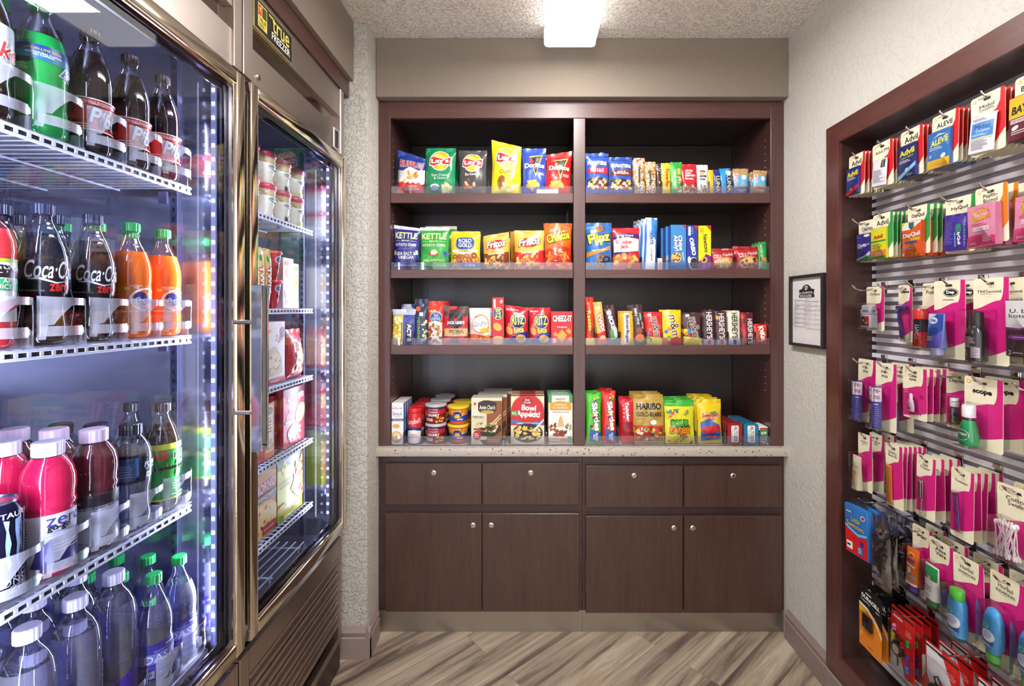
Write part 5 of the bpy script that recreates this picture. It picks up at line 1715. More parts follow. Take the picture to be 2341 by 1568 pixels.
RB = lambda lo, tl: [T('BIG BAG', 0.24, 0.90, 0.36, W_, h=0.05), P([(0.04, 0.02), (0.98, 0.02), (0.98, 0.34), (0.6, 0.30), (0.04, 0.10)], lo), E(0.56, 0.64, 0.37, 0.22, '#efe13a') if False else E(0.56, 0.62, 0.34, 0.20, W_), E(0.56, 0.62, 0.32, 0.185, '#24408c'), T('RITZ', 0.56, 0.64, 0.56, '#f2e04a', h=0.25, b=0.03, rot=3, o='#1c2c6a'), T('bits', 0.60, 0.38, 0.42, '#f2e04a', h=0.15, b=0.035, rot=8, o='#1c2c6a'), E(0.18, 0.36, 0.13, 0.12, '#d99a52', 30), E(0.2, 0.5, 0.1, 0.06, '#b5763c', 10), E(0.68, 0.15, 0.22, 0.11, '#dfa75c'), T(tl, 0.68, 0.16, 0.26, '#5a2a1a')]
pch(1154, 1208, 703, 3, '#cc1f2c', RB('#2b2c86', 'Peanut\nButter'), 'red snack cracker bag with a purple corner', name='cracker_bag', cat='bag of crackers', skew=-0.04, seed=42)
pch(1209, 1260, 706, 3, '#cc1f2c', RB('#2f4f9e', 'CHEESE'), 'red snack cracker bag with a blue corner', name='cracker_bag', cat='bag of crackers', seed=43)
ctn(1261, 1310, 715, 3, 0.045, '#d22630', [T('CHEEZ-IT', 0.52, 0.79, 0.88, W_, h=0.19, b=0.04, o='#7a1016'), T('Original', 0.5, 0.53, 0.46, W_, h=0.06), P([(0.25, 0.27), (0.5, 0.46), (0.74, 0.30), (0.5, 0.08)], '#eda43a'), P([(0.08, 0.34), (0.22, 0.42), (0.32, 0.32), (0.18, 0.24)], '#e28f2a'), P([(0.68, 0.42), (0.8, 0.50), (0.95, 0.42), (0.86, 0.32)], '#eda43a'), P([(0.78, 0.16), (0.9, 0.26), (0.98, 0.18), (0.9, 0.06)], '#e28f2a'), Rr(0.08, 0.06, 0.24, 0.2, '#e9dca8')], 'red cheese cracker box by the centre post', name='cracker_box')
CB = dict(name='candy_bar', cat='candy bar', t=0.018, top=0.06, bot=0.03, pinch=0.02)
pch(1340, 1359, 682, 3, '#de3420', [T('Reeses', 0.42, 0.50, 0.42, '#f2d43a', rot=-84, h=0.5, b=0.02, o='#5a2a1a'), E(0.8, 0.26, 0.3, 0.1, '#7a3c22'), Rr(-.01, -.01, 1.01, 0.14, '#e6c62e')], 'tall orange-red candy pouch by the centre post', backs=1, dy=0.04, name='candy_pouch', cat='pouch of candy', t=0.022)
TW = [T('TWIX', 0.62, 0.50, 0.46, W_, rot=-80, h=0.46, b=0.05, o='#c8242c', ow=0.09), P([(0, 0), (1, 0), (1, 0.30), (0, 0.26)], '#d32a2c'), E(0.6, 0.16, 0.3, 0.05, '#e9c27c'), Rr(0.5, 0.82, 0.72, 0.90, '#eef0e6')]
pch(1367, 1388, 694, 3, '#d9b260', TW, 'gold candy bar with white and red lettering', backs=3, dy=0.024, dx=-0.003, lean=-7, **CB)
pch(1390, 1415, 701, 3, '#4a2a26', [T('SNICKERS', 0.55, 0.55, 0.62, W_, rot=-80, h=0.42, b=0.05, o='#3a4a8c', ow=0.05), Rr(0.3, 0.12, 0.75, 0.36, '#4f9a4a'), E(0.8, 0.3, 0.2, 0.14, '#c9c9cf')], 'dark brown candy bar with a green patch', backs=3, dy=0.024, dx=-0.002, lean=-6, **CB)
pch(1420, 1449, 714, 3, '#e9ac2e', [Rr(0.22, 0.02, 0.66, 0.94, '#efe4c8'), T('Butterfinger', 0.46, 0.46, 0.84, '#27388c', rot=-90, h=0.34, b=0.04)], 'yellow candy bar with blue lettering on cream', backs=2, dy=0.026, dx=-0.002, **CB)
pch(1451, 1477, 700, 3, '#43262a', [T('Milky Way', 0.38, 0.70, 0.42, W_, rot=-82, h=0.3, b=0.05, o='#2e7a3a', ow=0.07), T('Milky Way', 0.74, 0.58, 0.40, '#e8efe2', rot=-82, h=0.24, b=0.05, o='#2e7a3a'), E(0.5, 0.34, 0.26, 0.09, '#8a4422'), E(0.48, 0.16, 0.4, 0.10, '#e0743a')], 'brown candy bar with green-edged lettering', backs=2, dy=0.026, dx=-0.003, lean=-5, **CB)
MM = lambda hi, seed: [T('m&m', 0.62, 0.52, 0.66, '#4a2a24', rot=-80, h=0.46, b=0.06, o=W_, ow=0.08), P([(0, 0), (1, 0), (1, 0.20), (0, 0.26)], '#e6d02c') if hi else P([(0, 0), (1, 0), (1, 0.22), (0, 0.16)], '#d3342a'), B(0.08, 0.12, 0.36, 0.52, 7, 0.085, ['#2f7ac8', '#e9cf2c', '#3a9a45', '#d3342a', '#e9822c'], seed), Rr(0.14, 0.86, 0.34, 0.94, '#eef0e6')]
MMD = dict(name='candy_pouch', cat='pouch of candy', t=0.022, top=0.05, bot=0.02, pinch=0.02)
pch(1476, 1515, 716, 3, '#d22622', MM(1, 3), 'red pouch of round candies with big brown lettering', backs=1, dy=0.03, **MMD)
pch(1515, 1558, 711, 3, '#efc21f', MM(0, 4), 'yellow pouch of round candies with big brown lettering', backs=1, dy=0.03, dx=-0.006, **MMD)
pch(1562, 1604, 717, 3, '#4a2b2a', MM(1, 6), 'dark brown pouch of round candies', backs=1, dy=0.03, **MMD)
HS = lambda tc, lowc, c: [T("HERSHEY'S", 0.52, 0.56, 0.74, tc, rot=-90, h=0.5, b=0.02), P([(0.06, -.01), (0.06, 0.13), (0.5, 0.20), (0.94, 0.13), (0.94, -.01)], '#b9b2bc'), Rr(0.36, 0.02, 0.64, 0.15, lowc)]
HB = dict(name='chocolate_bar', cat='chocolate bar', t=0.016, top=0.05, bot=0.02, pinch=0.0)
pch(1607, 1634, 711, 3, '#43232a', HS(W_, '#c8346a', 0), 'dark maroon chocolate bar with white vertical lettering', backs=3, dy=0.022, **HB)
pch(1636, 1662, 714, 3, '#4a1f2c', HS('#e9e2dc', '#c8346a', 0) + [E(0.14, 0.80, 0.1, 0.06, '#d9a84a')], 'maroon chocolate bar with almonds pictured', backs=3, dy=0.022, **HB)
pch(1665, 1692, 713, 3, '#e4ddc6', HS(K_, '#3a3f9a', 0), 'cream white chocolate bar with black vertical lettering', backs=3, dy=0.022, **HB)
pch(1695, 1723, 717, 3, '#5a1c28', [Rr(0, 0, 0.34, 1.01, '#b5202a'), T("HERSHEY'S", 0.68, 0.42, 0.76, W_, rot=-90, h=0.42, b=0.02), Rr(0.08, 0.66, 0.28, 0.8, '#3a1c1a')], 'red and maroon chocolate bar beside the red wafer bar', backs=3, dy=0.022, **HB)
pch(1730, 1761, 744, 3, '#d3222a', [E(0.56, 0.55, 0.34, 0.40, '#e6c46a', -20), E(0.56, 0.55, 0.31, 0.37, '#d3222a', -20), T('KitKat', 0.58, 0.55, 0.70, W_, rot=-78, h=0.40, b=0.05), E(0.24, 0.5, 0.1, 0.26, '#a8642e', -30)], 'red wafer bar against the far cabinet side', backs=2, dy=0.024, dx=-0.004, name='candy_bar', cat='candy bar', t=0.02, top=0.05)

# --- on the counter
ctn(894, 921, 920, 4, 0.030, '#efecec', [T('BUMBLE BEE', 0.5, 0.87, 0.86, '#a8242c'), T('Snack', 0.5, 0.74, 0.80, '#3a5a9a', h=0.08, b=0.0), T('ON THE RUN', 0.5, 0.67, 0.5, '#6a7a9a'), Rr(-.01, 0.565, 1.01, 0.62, '#26345e'), T('TUNA SALAD', 0.5, 0.592, 0.84, W_), E(0.4, 0.44, 0.3, 0.05, '#d9b04a'), E(0.42, 0.18, 0.46, 0.14, '#d9a25c'), E(0.42, 0.20, 0.36, 0.10, '#efcf9a')], 'slim white and blue tuna snack box', name='tuna_snack_box', side='#3f79c2', backs=4, dy=0.032, dx=0.0006)


def soup_cup(w, h):
    root = empty('soup_cup')
    r = w / 2
    MB().lathe([(r * 0.90, 0.0), (r * 0.94, 0.002), (r * 0.97, h * 0.85), (r * 0.9, h * 0.87)], M('#c9262c', 0.3), n=36).build('cup', root, ang=50)
    MB().lathe([(r * 0.98, h * 0.86), (r, h * 0.87), (r, h * 0.97), (r * 0.93, h), (r * 0.5, h * 0.985), (0.0, h * 0.985)], M('#d5272b', 0.25), n=36, cap=False).build('lid', root, ang=50)
    art('printed_logo', cyl(r * 0.967, 0.003, 0.0), 2 * r * 0.9667 * 1.25, h * 0.83, [Rr(-.01, 0.0, 1.01, 0.46, '#efe8e2'), P([(0, 0.40), (0.5, 0.46), (1, 0.40), (1, 0.50), (0.5, 0.55), (0, 0.48)], '#27346e'), T("Campbell's", 0.5, 0.72, 0.98, W_, h=0.22, b=0.03, sh=0.3, rot=7), T('CHICKEN &\nMINI NOODLES', 0.5, 0.25, 0.56, '#b5242c', h=0.15)], root, cell=0.006)
    return root


w, h, xc = dims(929, 962, 934, 4)
place(soup_cup(w, h), xc, 4, 'tall red and white sipping soup cup with a red lid', 'soup cup', y=w / 2 + 0.004, backs=3, dy=w + 0.003, dx=0.0, tilt=0)


def bowl_pack(name, w, h, lid_c, body, els, taper=0.86, rim=1.06, clear=False):
    root = empty(name)
    r = w / 2 / rim
    MB().lathe([(r * taper * 0.96, 0.0), (r * taper, 0.003), (r, h * 0.86), (r * 0.96, h * 0.87)], M(body, 0.3), n=40).build('cup', root, ang=50)
    MB().lathe([(r * 1.0, h * 0.855), (r * rim, h * 0.875), (r * rim, h * 0.965), (r * rim * 0.93, h), (r * 0.6, h * 0.99), (0.0, h * 0.99)], lid_c, n=40, cap=False).build('lid', root, ang=50)
    rf = lambda z: r * (taper + (1 - taper) * min(1, z / (h * 0.86))) + 0.0005
    rm = rf(h * 0.45)

    def sf(u, v, off):
        a = u / rm
        rr = rf(v + h * 0.03) + off
        return (rr * math.sin(a), -rr * math.cos(a), v + h * 0.03)
    art('printed_logo', sf, 2 * rm * 1.3, h * 0.80, els, root, cell=0.007)
    return root


chk = [Rr(-.01, 0.66, 1.01, 1.01, '#2a2c5e'), P([(0.0, 0.66), (1, 0.60), (1, 0.90), (0, 0.80)], '#c62a30'), T('FULLY COOKED', 0.45, 0.90, 0.4, W_), T("Campbell's", 0.46, 0.72, 0.36, W_, sh=0.3), T('CHUNKY', 0.46, 0.53, 0.50, W_, h=0.17, b=0.05, o='#2a2020'), Rr(0.08, 0.14, 0.44, 0.32, '#efe8e0'), T('BEEF', 0.26, 0.23, 0.3, '#7a1c1c', h=0.12), B(0.55, 0.08, 0.9, 0.4, 12, 0.05, ['#e09a3a', '#a8602c', '#f0be5a'], 5, 0.7), Rr(0.02, 0.5, 0.16, 0.75, '#e0a32c')]
w, h1, xc = dims(967, 1018, 953, 4)
hh = 0.0915
for lvl in range(2):
    bp_ = bowl_pack('soup_bowl', 0.102, hh, CLEAR('#ffffff', 0.08, 0.15, white=0.5), '#8f1f24', chk, 0.90, 1.05) if lvl == 0 else dup(bp_)
    place(bp_, xc, 4, 'dark red clear-lidded soup bowl, %s of its pair' % ('lower' if lvl == 0 else 'upper'), 'soup bowl', y=0.056, backs=2, dy=0.106, dx=0.004, tilt=0, dz=lvl * (hh + 0.0005), grp='stacked soup bowls on the counter')
mac = [Rr(-.01, 0.58, 1.01, 1.01, '#e8912e'), B(0.0, 0.60, 1.0, 1.0, 40, 0.05, ['#f2a53a', '#d9761f', '#f7bf5a'], 5, 0.6), Rr(-.01, 0.0, 1.01, 0.2, '#d8502a'), P([(0, 0.2), (1, 0.2), (1, 0.62), (0.6, 0.55), (0.2, 0.62), (0, 0.58)], '#2c4aa0'), E(0.5, 0.62, 0.19, 0.27, '#e9a32c'), E(0.5, 0.62, 0.17, 0.25, '#27286e'), E(0.5, 0.52, 0.12, 0.10, '#f0c63a'), T('easy', 0.62, 0.32, 0.26, W_, h=0.12, b=0.03), T('CHEESY', 0.5, 0.66, 0.24, W_)]
w, h1, xc = dims(1020, 1070, 957, 4)
hh = 0.0865
for lvl in range(2):
    mc_ = bowl_pack('macaroni_cup', 0.106, hh, M('#edc62c', 0.3), '#2c4aa0', mac, 0.80, 1.10) if lvl == 0 else dup(mc_)
    place(mc_, xc, 4, 'yellow-lidded blue macaroni cup, %s of its pair' % ('lower' if lvl == 0 else 'upper'), 'macaroni cup', y=0.058, backs=1, dy=0.110, dx=0.010, tilt=0, dz=lvl * (hh + 0.0005), grp='stacked macaroni cups on the counter')
_nb = [Rr(0.50, -.01, 1.01, 0.94, '#8f4f28'), Rr(-.01, -.01, 0.48, 0.62, '#dccfae'), P([(0.22, 0.90), (0.22, 0.74), (0.30, 0.68), (0.74, 0.68), (0.82, 0.74), (0.82, 0.90), (0.6, 0.95), (0.4, 0.95)], '#2f211b'), T('Annie Chun’s', 0.52, 0.80, 0.52, W_, h=0.09, sh=0.2), E(0.52, 0.70, 0.22, 0.035, '#d9b64a'), T('NOODLE BOWL', 0.52, 0.70, 0.36, '#3a2a1a'), T('TERIYAKI', 0.22, 0.59, 0.36, '#4a3a24', h=0.05), P([(0.06, 0.34), (0.96, 0.42), (0.98, 0.30), (0.7, 0.16), (0.3, 0.18)], '#2c1d18'), B(0.16, 0.26, 0.86, 0.46, 36, 0.055, ['#d9c274', '#b5451f', '#5f8a34', '#c98a3c', '#ecdca0', '#8a5a2c'], 5, 0.5), P([(0.62, 0.44), (0.95, 0.66), (0.97, 0.64), (0.66, 0.42)], '#d9bd8a'), P([(0.70, 0.44), (0.97, 0.60), (0.98, 0.58), (0.74, 0.42)], '#d9bd8a'), E(0.19, 0.20, 0.13, 0.105, '#b52a30'), LINES(0.1, 0.15, 0.28, 0.25, 3, W_), P([(0.28, 0.1), (0.42, -.01), (1.01, -.01), (1.01, 0.12)], '#4a2a1e'), Rr(0.52, 0.03, 0.94, 0.13, '#a8744a'), E(0.12, 0.88, 0.04, 0.03, '#c8342a')]
ctn(1078, 1148, 909, 4, 0.085, '#e6dcc0', _nb, 'cream and brown noodle box with a noodle bowl pictured', name='noodle_box', side='#7a4424', topc='#c9beb0', backs=2, dy=0.088, dx=0.020, rz=0)


def bowl_sleeve(w, h):
    o = carton('pasta_bowl_box', w, h, 0.03, '#e6dcb8', [], '#d9cfa8', '#9a3030')
    els = [E(0.5, 0.68, 0.50, 0.36, '#c9262e'), Rr(-.01, 0.40, 1.01, 0.66, '#c9262e'), E(0.5, 0.90, 0.16, 0.075, '#a81c26'), T('Betty\nCrocker', 0.5, 0.90, 0.22, W_, h=0.1), T('Bowl\nAppétit!', 0.52, 0.68, 0.72, W_, h=0.28, b=0.04, rot=-4), P([(0.04, 0.45), (0.5, 0.38), (0.96, 0.42), (0.96, 0.50), (0.5, 0.44), (0.04, 0.52)], '#2f79b8'), T('THREE-CHEESE ROTINI', 0.5, 0.44, 0.66, W_), E(0.5, 0.24, 0.46, 0.20, '#2c2a2c'), B(0.15, 0.12, 0.85, 0.36, 50, 0.06, ['#eac45c', '#f2d77e', '#d9a63a'], 6, 0.45), P([(0.66, 0.30), (0.98, 0.54), (0.99, 0.50), (0.72, 0.27)], '#d5d8dc'), Rr(0.02, 0.60, 0.22, 0.70, '#6a9a3a'), LINES(0.03, 0.62, 0.2, 0.68, 2, W_), Rr(0.02, 0.06, 0.1, 0.30, '#c9bf98')]
    art('printed_logo', flat(0), w, h, els, o)
    return o


w, h, xc = dims(1168, 1244, 905, 4)
place(bowl_sleeve(w, h), xc, 4, 'cream box with a red arch and a pasta bowl pictured', 'box', y=0.0, backs=3, dy=0.045, tilt=0, dx=0.0005)
_gp = [Rr(-.01, 0.85, 1.01, 1.01, '#4f9a5a'), Rr(0.14, 0.85, 0.86, 1.01, '#e4e6e0'), T('gopicnic', 0.5, 0.925, 0.40, '#3a5a4a', h=0.055), P([(0.06, 0.70), (0.94, 0.70), (0.94, 0.85), (0.5, 0.89), (0.06, 0.85)], '#d9a12c'), T('hummus\n& crackers', 0.5, 0.785, 0.62, W_, h=0.11), T('ready-to-eat meal', 0.5, 0.66, 0.70, K_, h=0.035), E(0.5, 0.30, 0.46, 0.17, '#f7f5f0'), P([(0.36, 0.36), (0.66, 0.36), (0.58, 0.52), (0.5, 0.60), (0.42, 0.50)], '#dbb27a'), B(0.06, 0.28, 0.30, 0.44, 10, 0.06, ['#8a3c22', '#b5662f', '#5a2a1a'], 4, 0.7), B(0.24, 0.18, 0.7, 0.28, 10, 0.08, ['#7a2f22', '#9a4630'], 5, 0.8), B(0.72, 0.24, 0.95, 0.42, 10, 0.05, ['#8a8a4a', '#5f6a34', '#c9a85c'], 6, 0.7), Rr(-.01, 0.05, 1.01, 0.13, '#d9a12c'), LINES(0.06, 0.07, 0.7, 0.11, 1, W_), E(0.87, 0.10, 0.10, 0.07, '#6fae8a')]
ctn(1254, 1309, 903, 4, 0.028, '#ece9e2', _gp, 'white, green and mustard snack meal box by the centre post', name='snack_meal_box', topc='#5fae6a', side='#cfcabc', backs=3, dy=0.042)
SK = lambda c: [T('Skittles', 0.66, 0.54, 0.56, W_, rot=-83, h=0.42, b=0.05, o='#2a2a2a' if c else '#7a1a1a', ow=0.06), P([(0.16, 0.06), (0.95, 0.03), (0.98, 0.22), (0.22, 0.30)], '#2c5aa8'), T('SHARE\nSIZE', 0.62, 0.14, 0.16, W_, rot=-86, h=0.34, b=0.04), B(0.28, 0.26, 0.5, 0.66, 9, 0.09, ['#e9822c', '#e6cf2c', '#5a2a7a', '#3a9a45', '#d3342a'], 5), B(0.6, 0.82, 0.95, 0.94, 8, 0.08, ['#e9822c', '#e6cf2c', '#5a2a7a', '#3a9a45'], 9)]
SKD = dict(name='candy_pouch', cat='pouch of candy', t=0.024, top=0.05, bot=0.04, pinch=0.02)
pch(1341, 1374, 900, 4, '#52c030', SK(1), 'bright green candy pouch by the centre post', backs=2, dy=0.035, dx=0.003, cone=2, **SKD)
pch(1378, 1408, 897, 4, '#d82a26', SK(0), 'bright red fruit candy pouch', backs=3, dy=0.035, dx=-0.002, cone=2, **SKD)
pch(1421, 1449, 913, 4, '#cf2430', [T('Twizzlers', 0.5, 0.70, 0.46, W_, rot=-86, h=0.30, b=0.04, o='#5a1018'), Rr(0.1, 0.22, 0.9, 0.5, '#8f1420'), LINES(0.12, 0.56, 0.3, 0.9, 4, '#f0a8a8')], 'red licorice pouch with a dark window', backs=2, dy=0.035, dx=0.001, **SKD)
pch(1449, 1519, 903, 4, '#b99640', [T('HARIBO', 0.5, 0.76, 0.82, K_, h=0.14, b=0.05, o='#e6d48c', ow=0.03), T('GOLD-BEARS', 0.5, 0.60, 0.82, K_, h=0.09, b=0.03), T('GUMMI CANDY', 0.22, 0.51, 0.28, '#4a3a1c'), E(0.64, 0.44, 0.11, 0.05, W_), Rr(0.0, 0.345, 1.0, 0.37, RD), Rr(0.04, 0.06, 0.96, 0.34, '#9a2a1c'), B(0.08, 0.08, 0.92, 0.32, 46, 0.055, ['#c8262c', '#e6722c', '#e9c22c', '#4a9a3a', '#e9e0c8', '#d84a2c'], 6, 0.7)], 'gold gummy candy bag with large black lettering', backs=2, dy=0.045, name='candy_bag', cat='bag of candy', t=0.03, pinch=0.01)
pch(1520, 1589, 916, 4, '#dfd62c', [Rr(-.01, 0.86, 1.01, 1.01, '#3fae3c'), T('SOUR', 0.5, 0.48, 0.64, '#3fae3c', h=0.15, b=0.06, o=K_, ow=0.07), T('PATCH', 0.5, 0.31, 0.68, '#ef8a26', h=0.15, b=0.06, o=K_, ow=0.07), T('Kids', 0.62, 0.18, 0.24, '#d8343a', h=0.08, b=0.04, o=K_), B(0.1, 0.6, 0.9, 0.78, 8, 0.06, ['#d8343a', '#3fae3c', '#2f6ac8', '#ef8a26'], 6, 0.7), B(0.1, 0.03, 0.9, 0.12, 6, 0.06, ['#ef8a26', '#3fae3c', '#d8343a'], 7, 0.7), E(0.36, 0.78, 0.10, 0.02, '#2f8f3c', 10)], 'yellow and green sour candy bag', backs=2, dy=0.045, dx=0.0, cone=1, seal='#3fae3c', name='candy_bag', cat='bag of candy', t=0.032)
pch(1596, 1652, 914, 4, '#e6c61c', [T('Swedish\nFish', 0.5, 0.60, 0.74, '#c8262c', h=0.20, b=0.04, sh=0.2, rot=4, o=W_), P([(0.08, 0.48), (0.4, 0.56), (0.9, 0.42), (0.96, 0.10), (0.1, 0.06)], '#3a62b0'), E(0.52, 0.33, 0.42, 0.09, '#c8262c', 6), E(0.5, 0.17, 0.42, 0.075, '#27408c', 4), E(0.62, 0.70, 0.16, 0.03, '#3f9a3c', 10), E(0.42, 0.16, 0.1, 0.03, RD), E(0.7, 0.16, 0.1, 0.03, RD)], 'yellow and blue gummy fish bag', backs=3, dy=0.045, dx=-0.002, cone=1, name='candy_bag', cat='bag of candy', t=0.034)


def mint_tin(c):
    root = empty('mint_tin')
    w, h, d = 0.068, 0.100, 0.020
    body = MB()

    def rr(w, h, r, n=5):
        pts = []
        for cx, cy, a0 in ((w / 2 - r, h - r, 0), (-w / 2 + r, h - r, 90), (-w / 2 + r, r, 180), (w / 2 - r, r, 270)):
            for i in range(n + 1):
                a = R(a0 + 90 * i / n)
                pts.append((cx + r * math.cos(a), cy + r * math.sin(a)))
        return pts
    body.prism(rr(w * 0.97, h * 0.98, 0.012), lambda p, t: (p[0], 0.006 + (d - 0.006) * t, p[1] + 0.001), STEEL('#c9c7d2', 0.25))
    body.build('tin', root)
    MB().prism(rr(w, h, 0.013), lambda p, t: (p[0] * (0.985 if t == 0 else 1), 0.0075 * t, p[1]), M(c, 0.22, 0.2)).build('lid', root)
    art('printed_logo', flat(0), w, h, [E(0.5, 0.5, 0.34, 0.38, W_, n=4) if False else P([(0.24, 0.16), (0.30, 0.11), (0.70, 0.11), (0.76, 0.16), (0.74, 0.5), (0.76, 0.84), (0.70, 0.89), (0.30, 0.89), (0.24, 0.84), (0.26, 0.5)], W_), T('ALTOIDS', 0.56, 0.5, 0.70, K_, rot=-90, h=0.24), T('THE ORIGINAL', 0.34, 0.5, 0.4, '#3a7a6a', rot=-90)], root)
    return root


for xa, c, nm in ((1677, '#b5282f', 'red'), (1714, '#2a7fa6', 'teal blue')):
    place(mint_tin(c), (xa - 1205) * KI, 4, nm + ' and silver mint tin standing on edge', 'mint tin', y=-0.004, backs=7, dy=0.0215, tilt=0, dx=-0.0012)
tt = empty('mint_box')
MB().box(-0.024, 0.024, 0, 0.016, 0, 0.062, CLEAR('#ffffff', 0.12, 0.05), 0.003).build('clear_case', tt)
MB().box(-0.021, 0.021, 0.003, 0.013, 0.064, 0.082, M('#e9e9ea', 0.3), 0.002).build('flip_lid', tt)
mm_ = MB()
rq = random.Random(5)
for q in range(60):
    cx, cy, cz = rq.uniform(-0.019, 0.019), rq.uniform(0.004, 0.012), rq.uniform(0.004, 0.055)
    mm_.lathe([(0.0005, -0.003), (0.0024, -0.0015), (0.0024, 0.0015), (0.0005, 0.003)], M('#f3f1f2', 0.4), n=7, c=(cx, cy, cz))
mk = mm_.build('mints', tt)
mk['kind'] = 'stuff'
art('printed_logo', flat(-0.0003), 0.048, 0.082, [Rr(0.14, 0.44, 0.86, 0.94, '#5f7a5a'), Rr(0.14, 0.86, 0.86, 0.94, '#b53a3c'), E(0.5, 0.66, 0.28, 0.14, '#4a9a4a', 40), T('tic tac', 0.5, 0.67, 0.5, W_, h=0.14, b=0.04, rot=10)], tt)
place(tt, (1744.5 - 1205) * KI, 4, 'small clear mint box with a green label', 'mint box', backs=4, dy=0.018, tilt=0, dx=-0.001)

# ------------------------------------------------------------------ clear acrylic fences and lane dividers
ACR = CLEAR('#f3f4fb', 0.05, 0.03, white=0.035)
fen0 = {}
edges = {(1, 0): [934, 972, 1044, 1117, 1191, 1246], (1, 1): [1391, 1449, 1475, 1501, 1512, 1533, 1559, 1590, 1620, 1647, 1675, 1713],
         (2, 0): [957, 1027, 1099, 1169, 1246], (2, 1): [1399, 1467, 1500, 1514, 1567.8, 1594.5, 1624, 1681, 1738],
         (3, 0): [948, 981, 1013, 1071, 1125, 1153, 1208, 1260.5], (3, 1): [1360, 1389, 1418, 1449, 1477, 1514, 1560, 1606, 1635, 1664, 1694, 1726],
         (4, 0): [924, 964, 1019, 1073, 1156, 1249], (4, 1): [1375, 1413, 1448, 1519, 1592, 1655, 1696, 1733]}
for (sh, bay), xs in edges.items():
    a, b_ = ((893.5, 1309.5), (1339.5, 1760.5))[bay]
    z = ZS[sh] if sh < 4 else CT + 0.0003
    X0, X1 = X_(a), X_(b_)
    yy = YF + (0.0055 if sh < 4 else 0.001)
    H = 0.034 if sh < 4 else 0.046
    mb = MB().box(X0, X1, yy, yy + 0.002, z + 0.0004, z + H, ACR)
    mb.box(X0, X1, yy + 0.002, yy + 0.014, z + 0.0004, z + 0.0012, ACR)
    o = mb.build('acrylic_fence')
    tag(o, 'long clear acrylic fence, front of the %s, bay %s' % (SNAME[sh], ['beside the pilaster', 'beside the price list'][bay]), 'acrylic fence', 'acrylic fences on the shelves')
    for k, px in enumerate(xs):
        X = (px - 1205) * 2.19 / FPX
        d = MB()
        pts = [(0.0, 0.001), (0.0, 0.056), (0.006, 0.062), (0.30, 0.062), (0.30, 0.001)]
        d.prism(pts, lambda p, t: (X - 0.0006 + 0.0012 * t, yy + 0.0025 + p[0], z + p[1]), ACR)
        o = d.build('acrylic_divider')
        tag(o, '%s clear acrylic divider from the %s, %s' % (ORD[k], ['cabinet side', 'centre post'][bay], SNAME[sh]), 'acrylic divider', 'acrylic dividers on the shelves')
# ------------------------------------------------------------------ frozen goods
def fplace(o, x, y, z, label, cat, grp=None, tilt=0.0, lean=0.0):
    o.location = (x, y, z + 0.0006)
    o.rotation_euler = (R(tilt), R(lean), R(90))
    tag(o, label, cat, grp)
    return o


def fbacks(o, n, step, label, cat, grp, zoff=0.0):
    for k in range(n):
        c = dup(o)
        c.location = (o.location.x - step * (k + 1), o.location.y, o.location.z + zoff)
        tag(c, label + ', %s from the front' % ORD[k + 1], cat, grp)


def tub(c, lidc, txt, bits):
    root = empty('ice_cream_tub')
    MB().lathe([(0.036, 0.0), (0.038, 0.003), (0.045, 0.094), (0.043, 0.096)], M('#ece8dc', 0.3), n=40).build('tub', root, ang=50)
    MB().lathe([(0.046, 0.090), (0.048, 0.092), (0.048, 0.106), (0.045, 0.109), (0.0, 0.1085)], M(lidc, 0.28), n=40, cap=False).build('lid', root, ang=50)
    rf = lambda z: 0.0382 + 0.0070 * z / 0.094 + 0.0003
    sf = lambda u, v, off: ((rf(v + .003) + off) * math.sin(u / 0.042), -(rf(v + .003) + off) * math.cos(u / 0.042), v + 0.003)
    art('printed_logo', sf, 0.105, 0.086, [Rr(-.01, 0.78, 1.01, 1.01, '#d8c79a'), B(0, 0.78, 1, 1.0, 60, 0.016, ['#8a4a2a', '#f3ecd8', '#b5783a', '#c8363c'], 4, 0.5), P([(0.28, 0.66), (0.5, 0.74), (0.98, 0.70), (0.92, 0.55), (0.5, 0.56)], '#cfd9e6'), T('Häagen-Dazs', 0.64, 0.65, 0.60, '#1f2340', h=0.09, sh=0.15, b=0.02), T(txt, 0.62, 0.46, 0.42, '#7a7468', h=0.06, b=0.0)] + bits, root, cell=0.006)
    return root


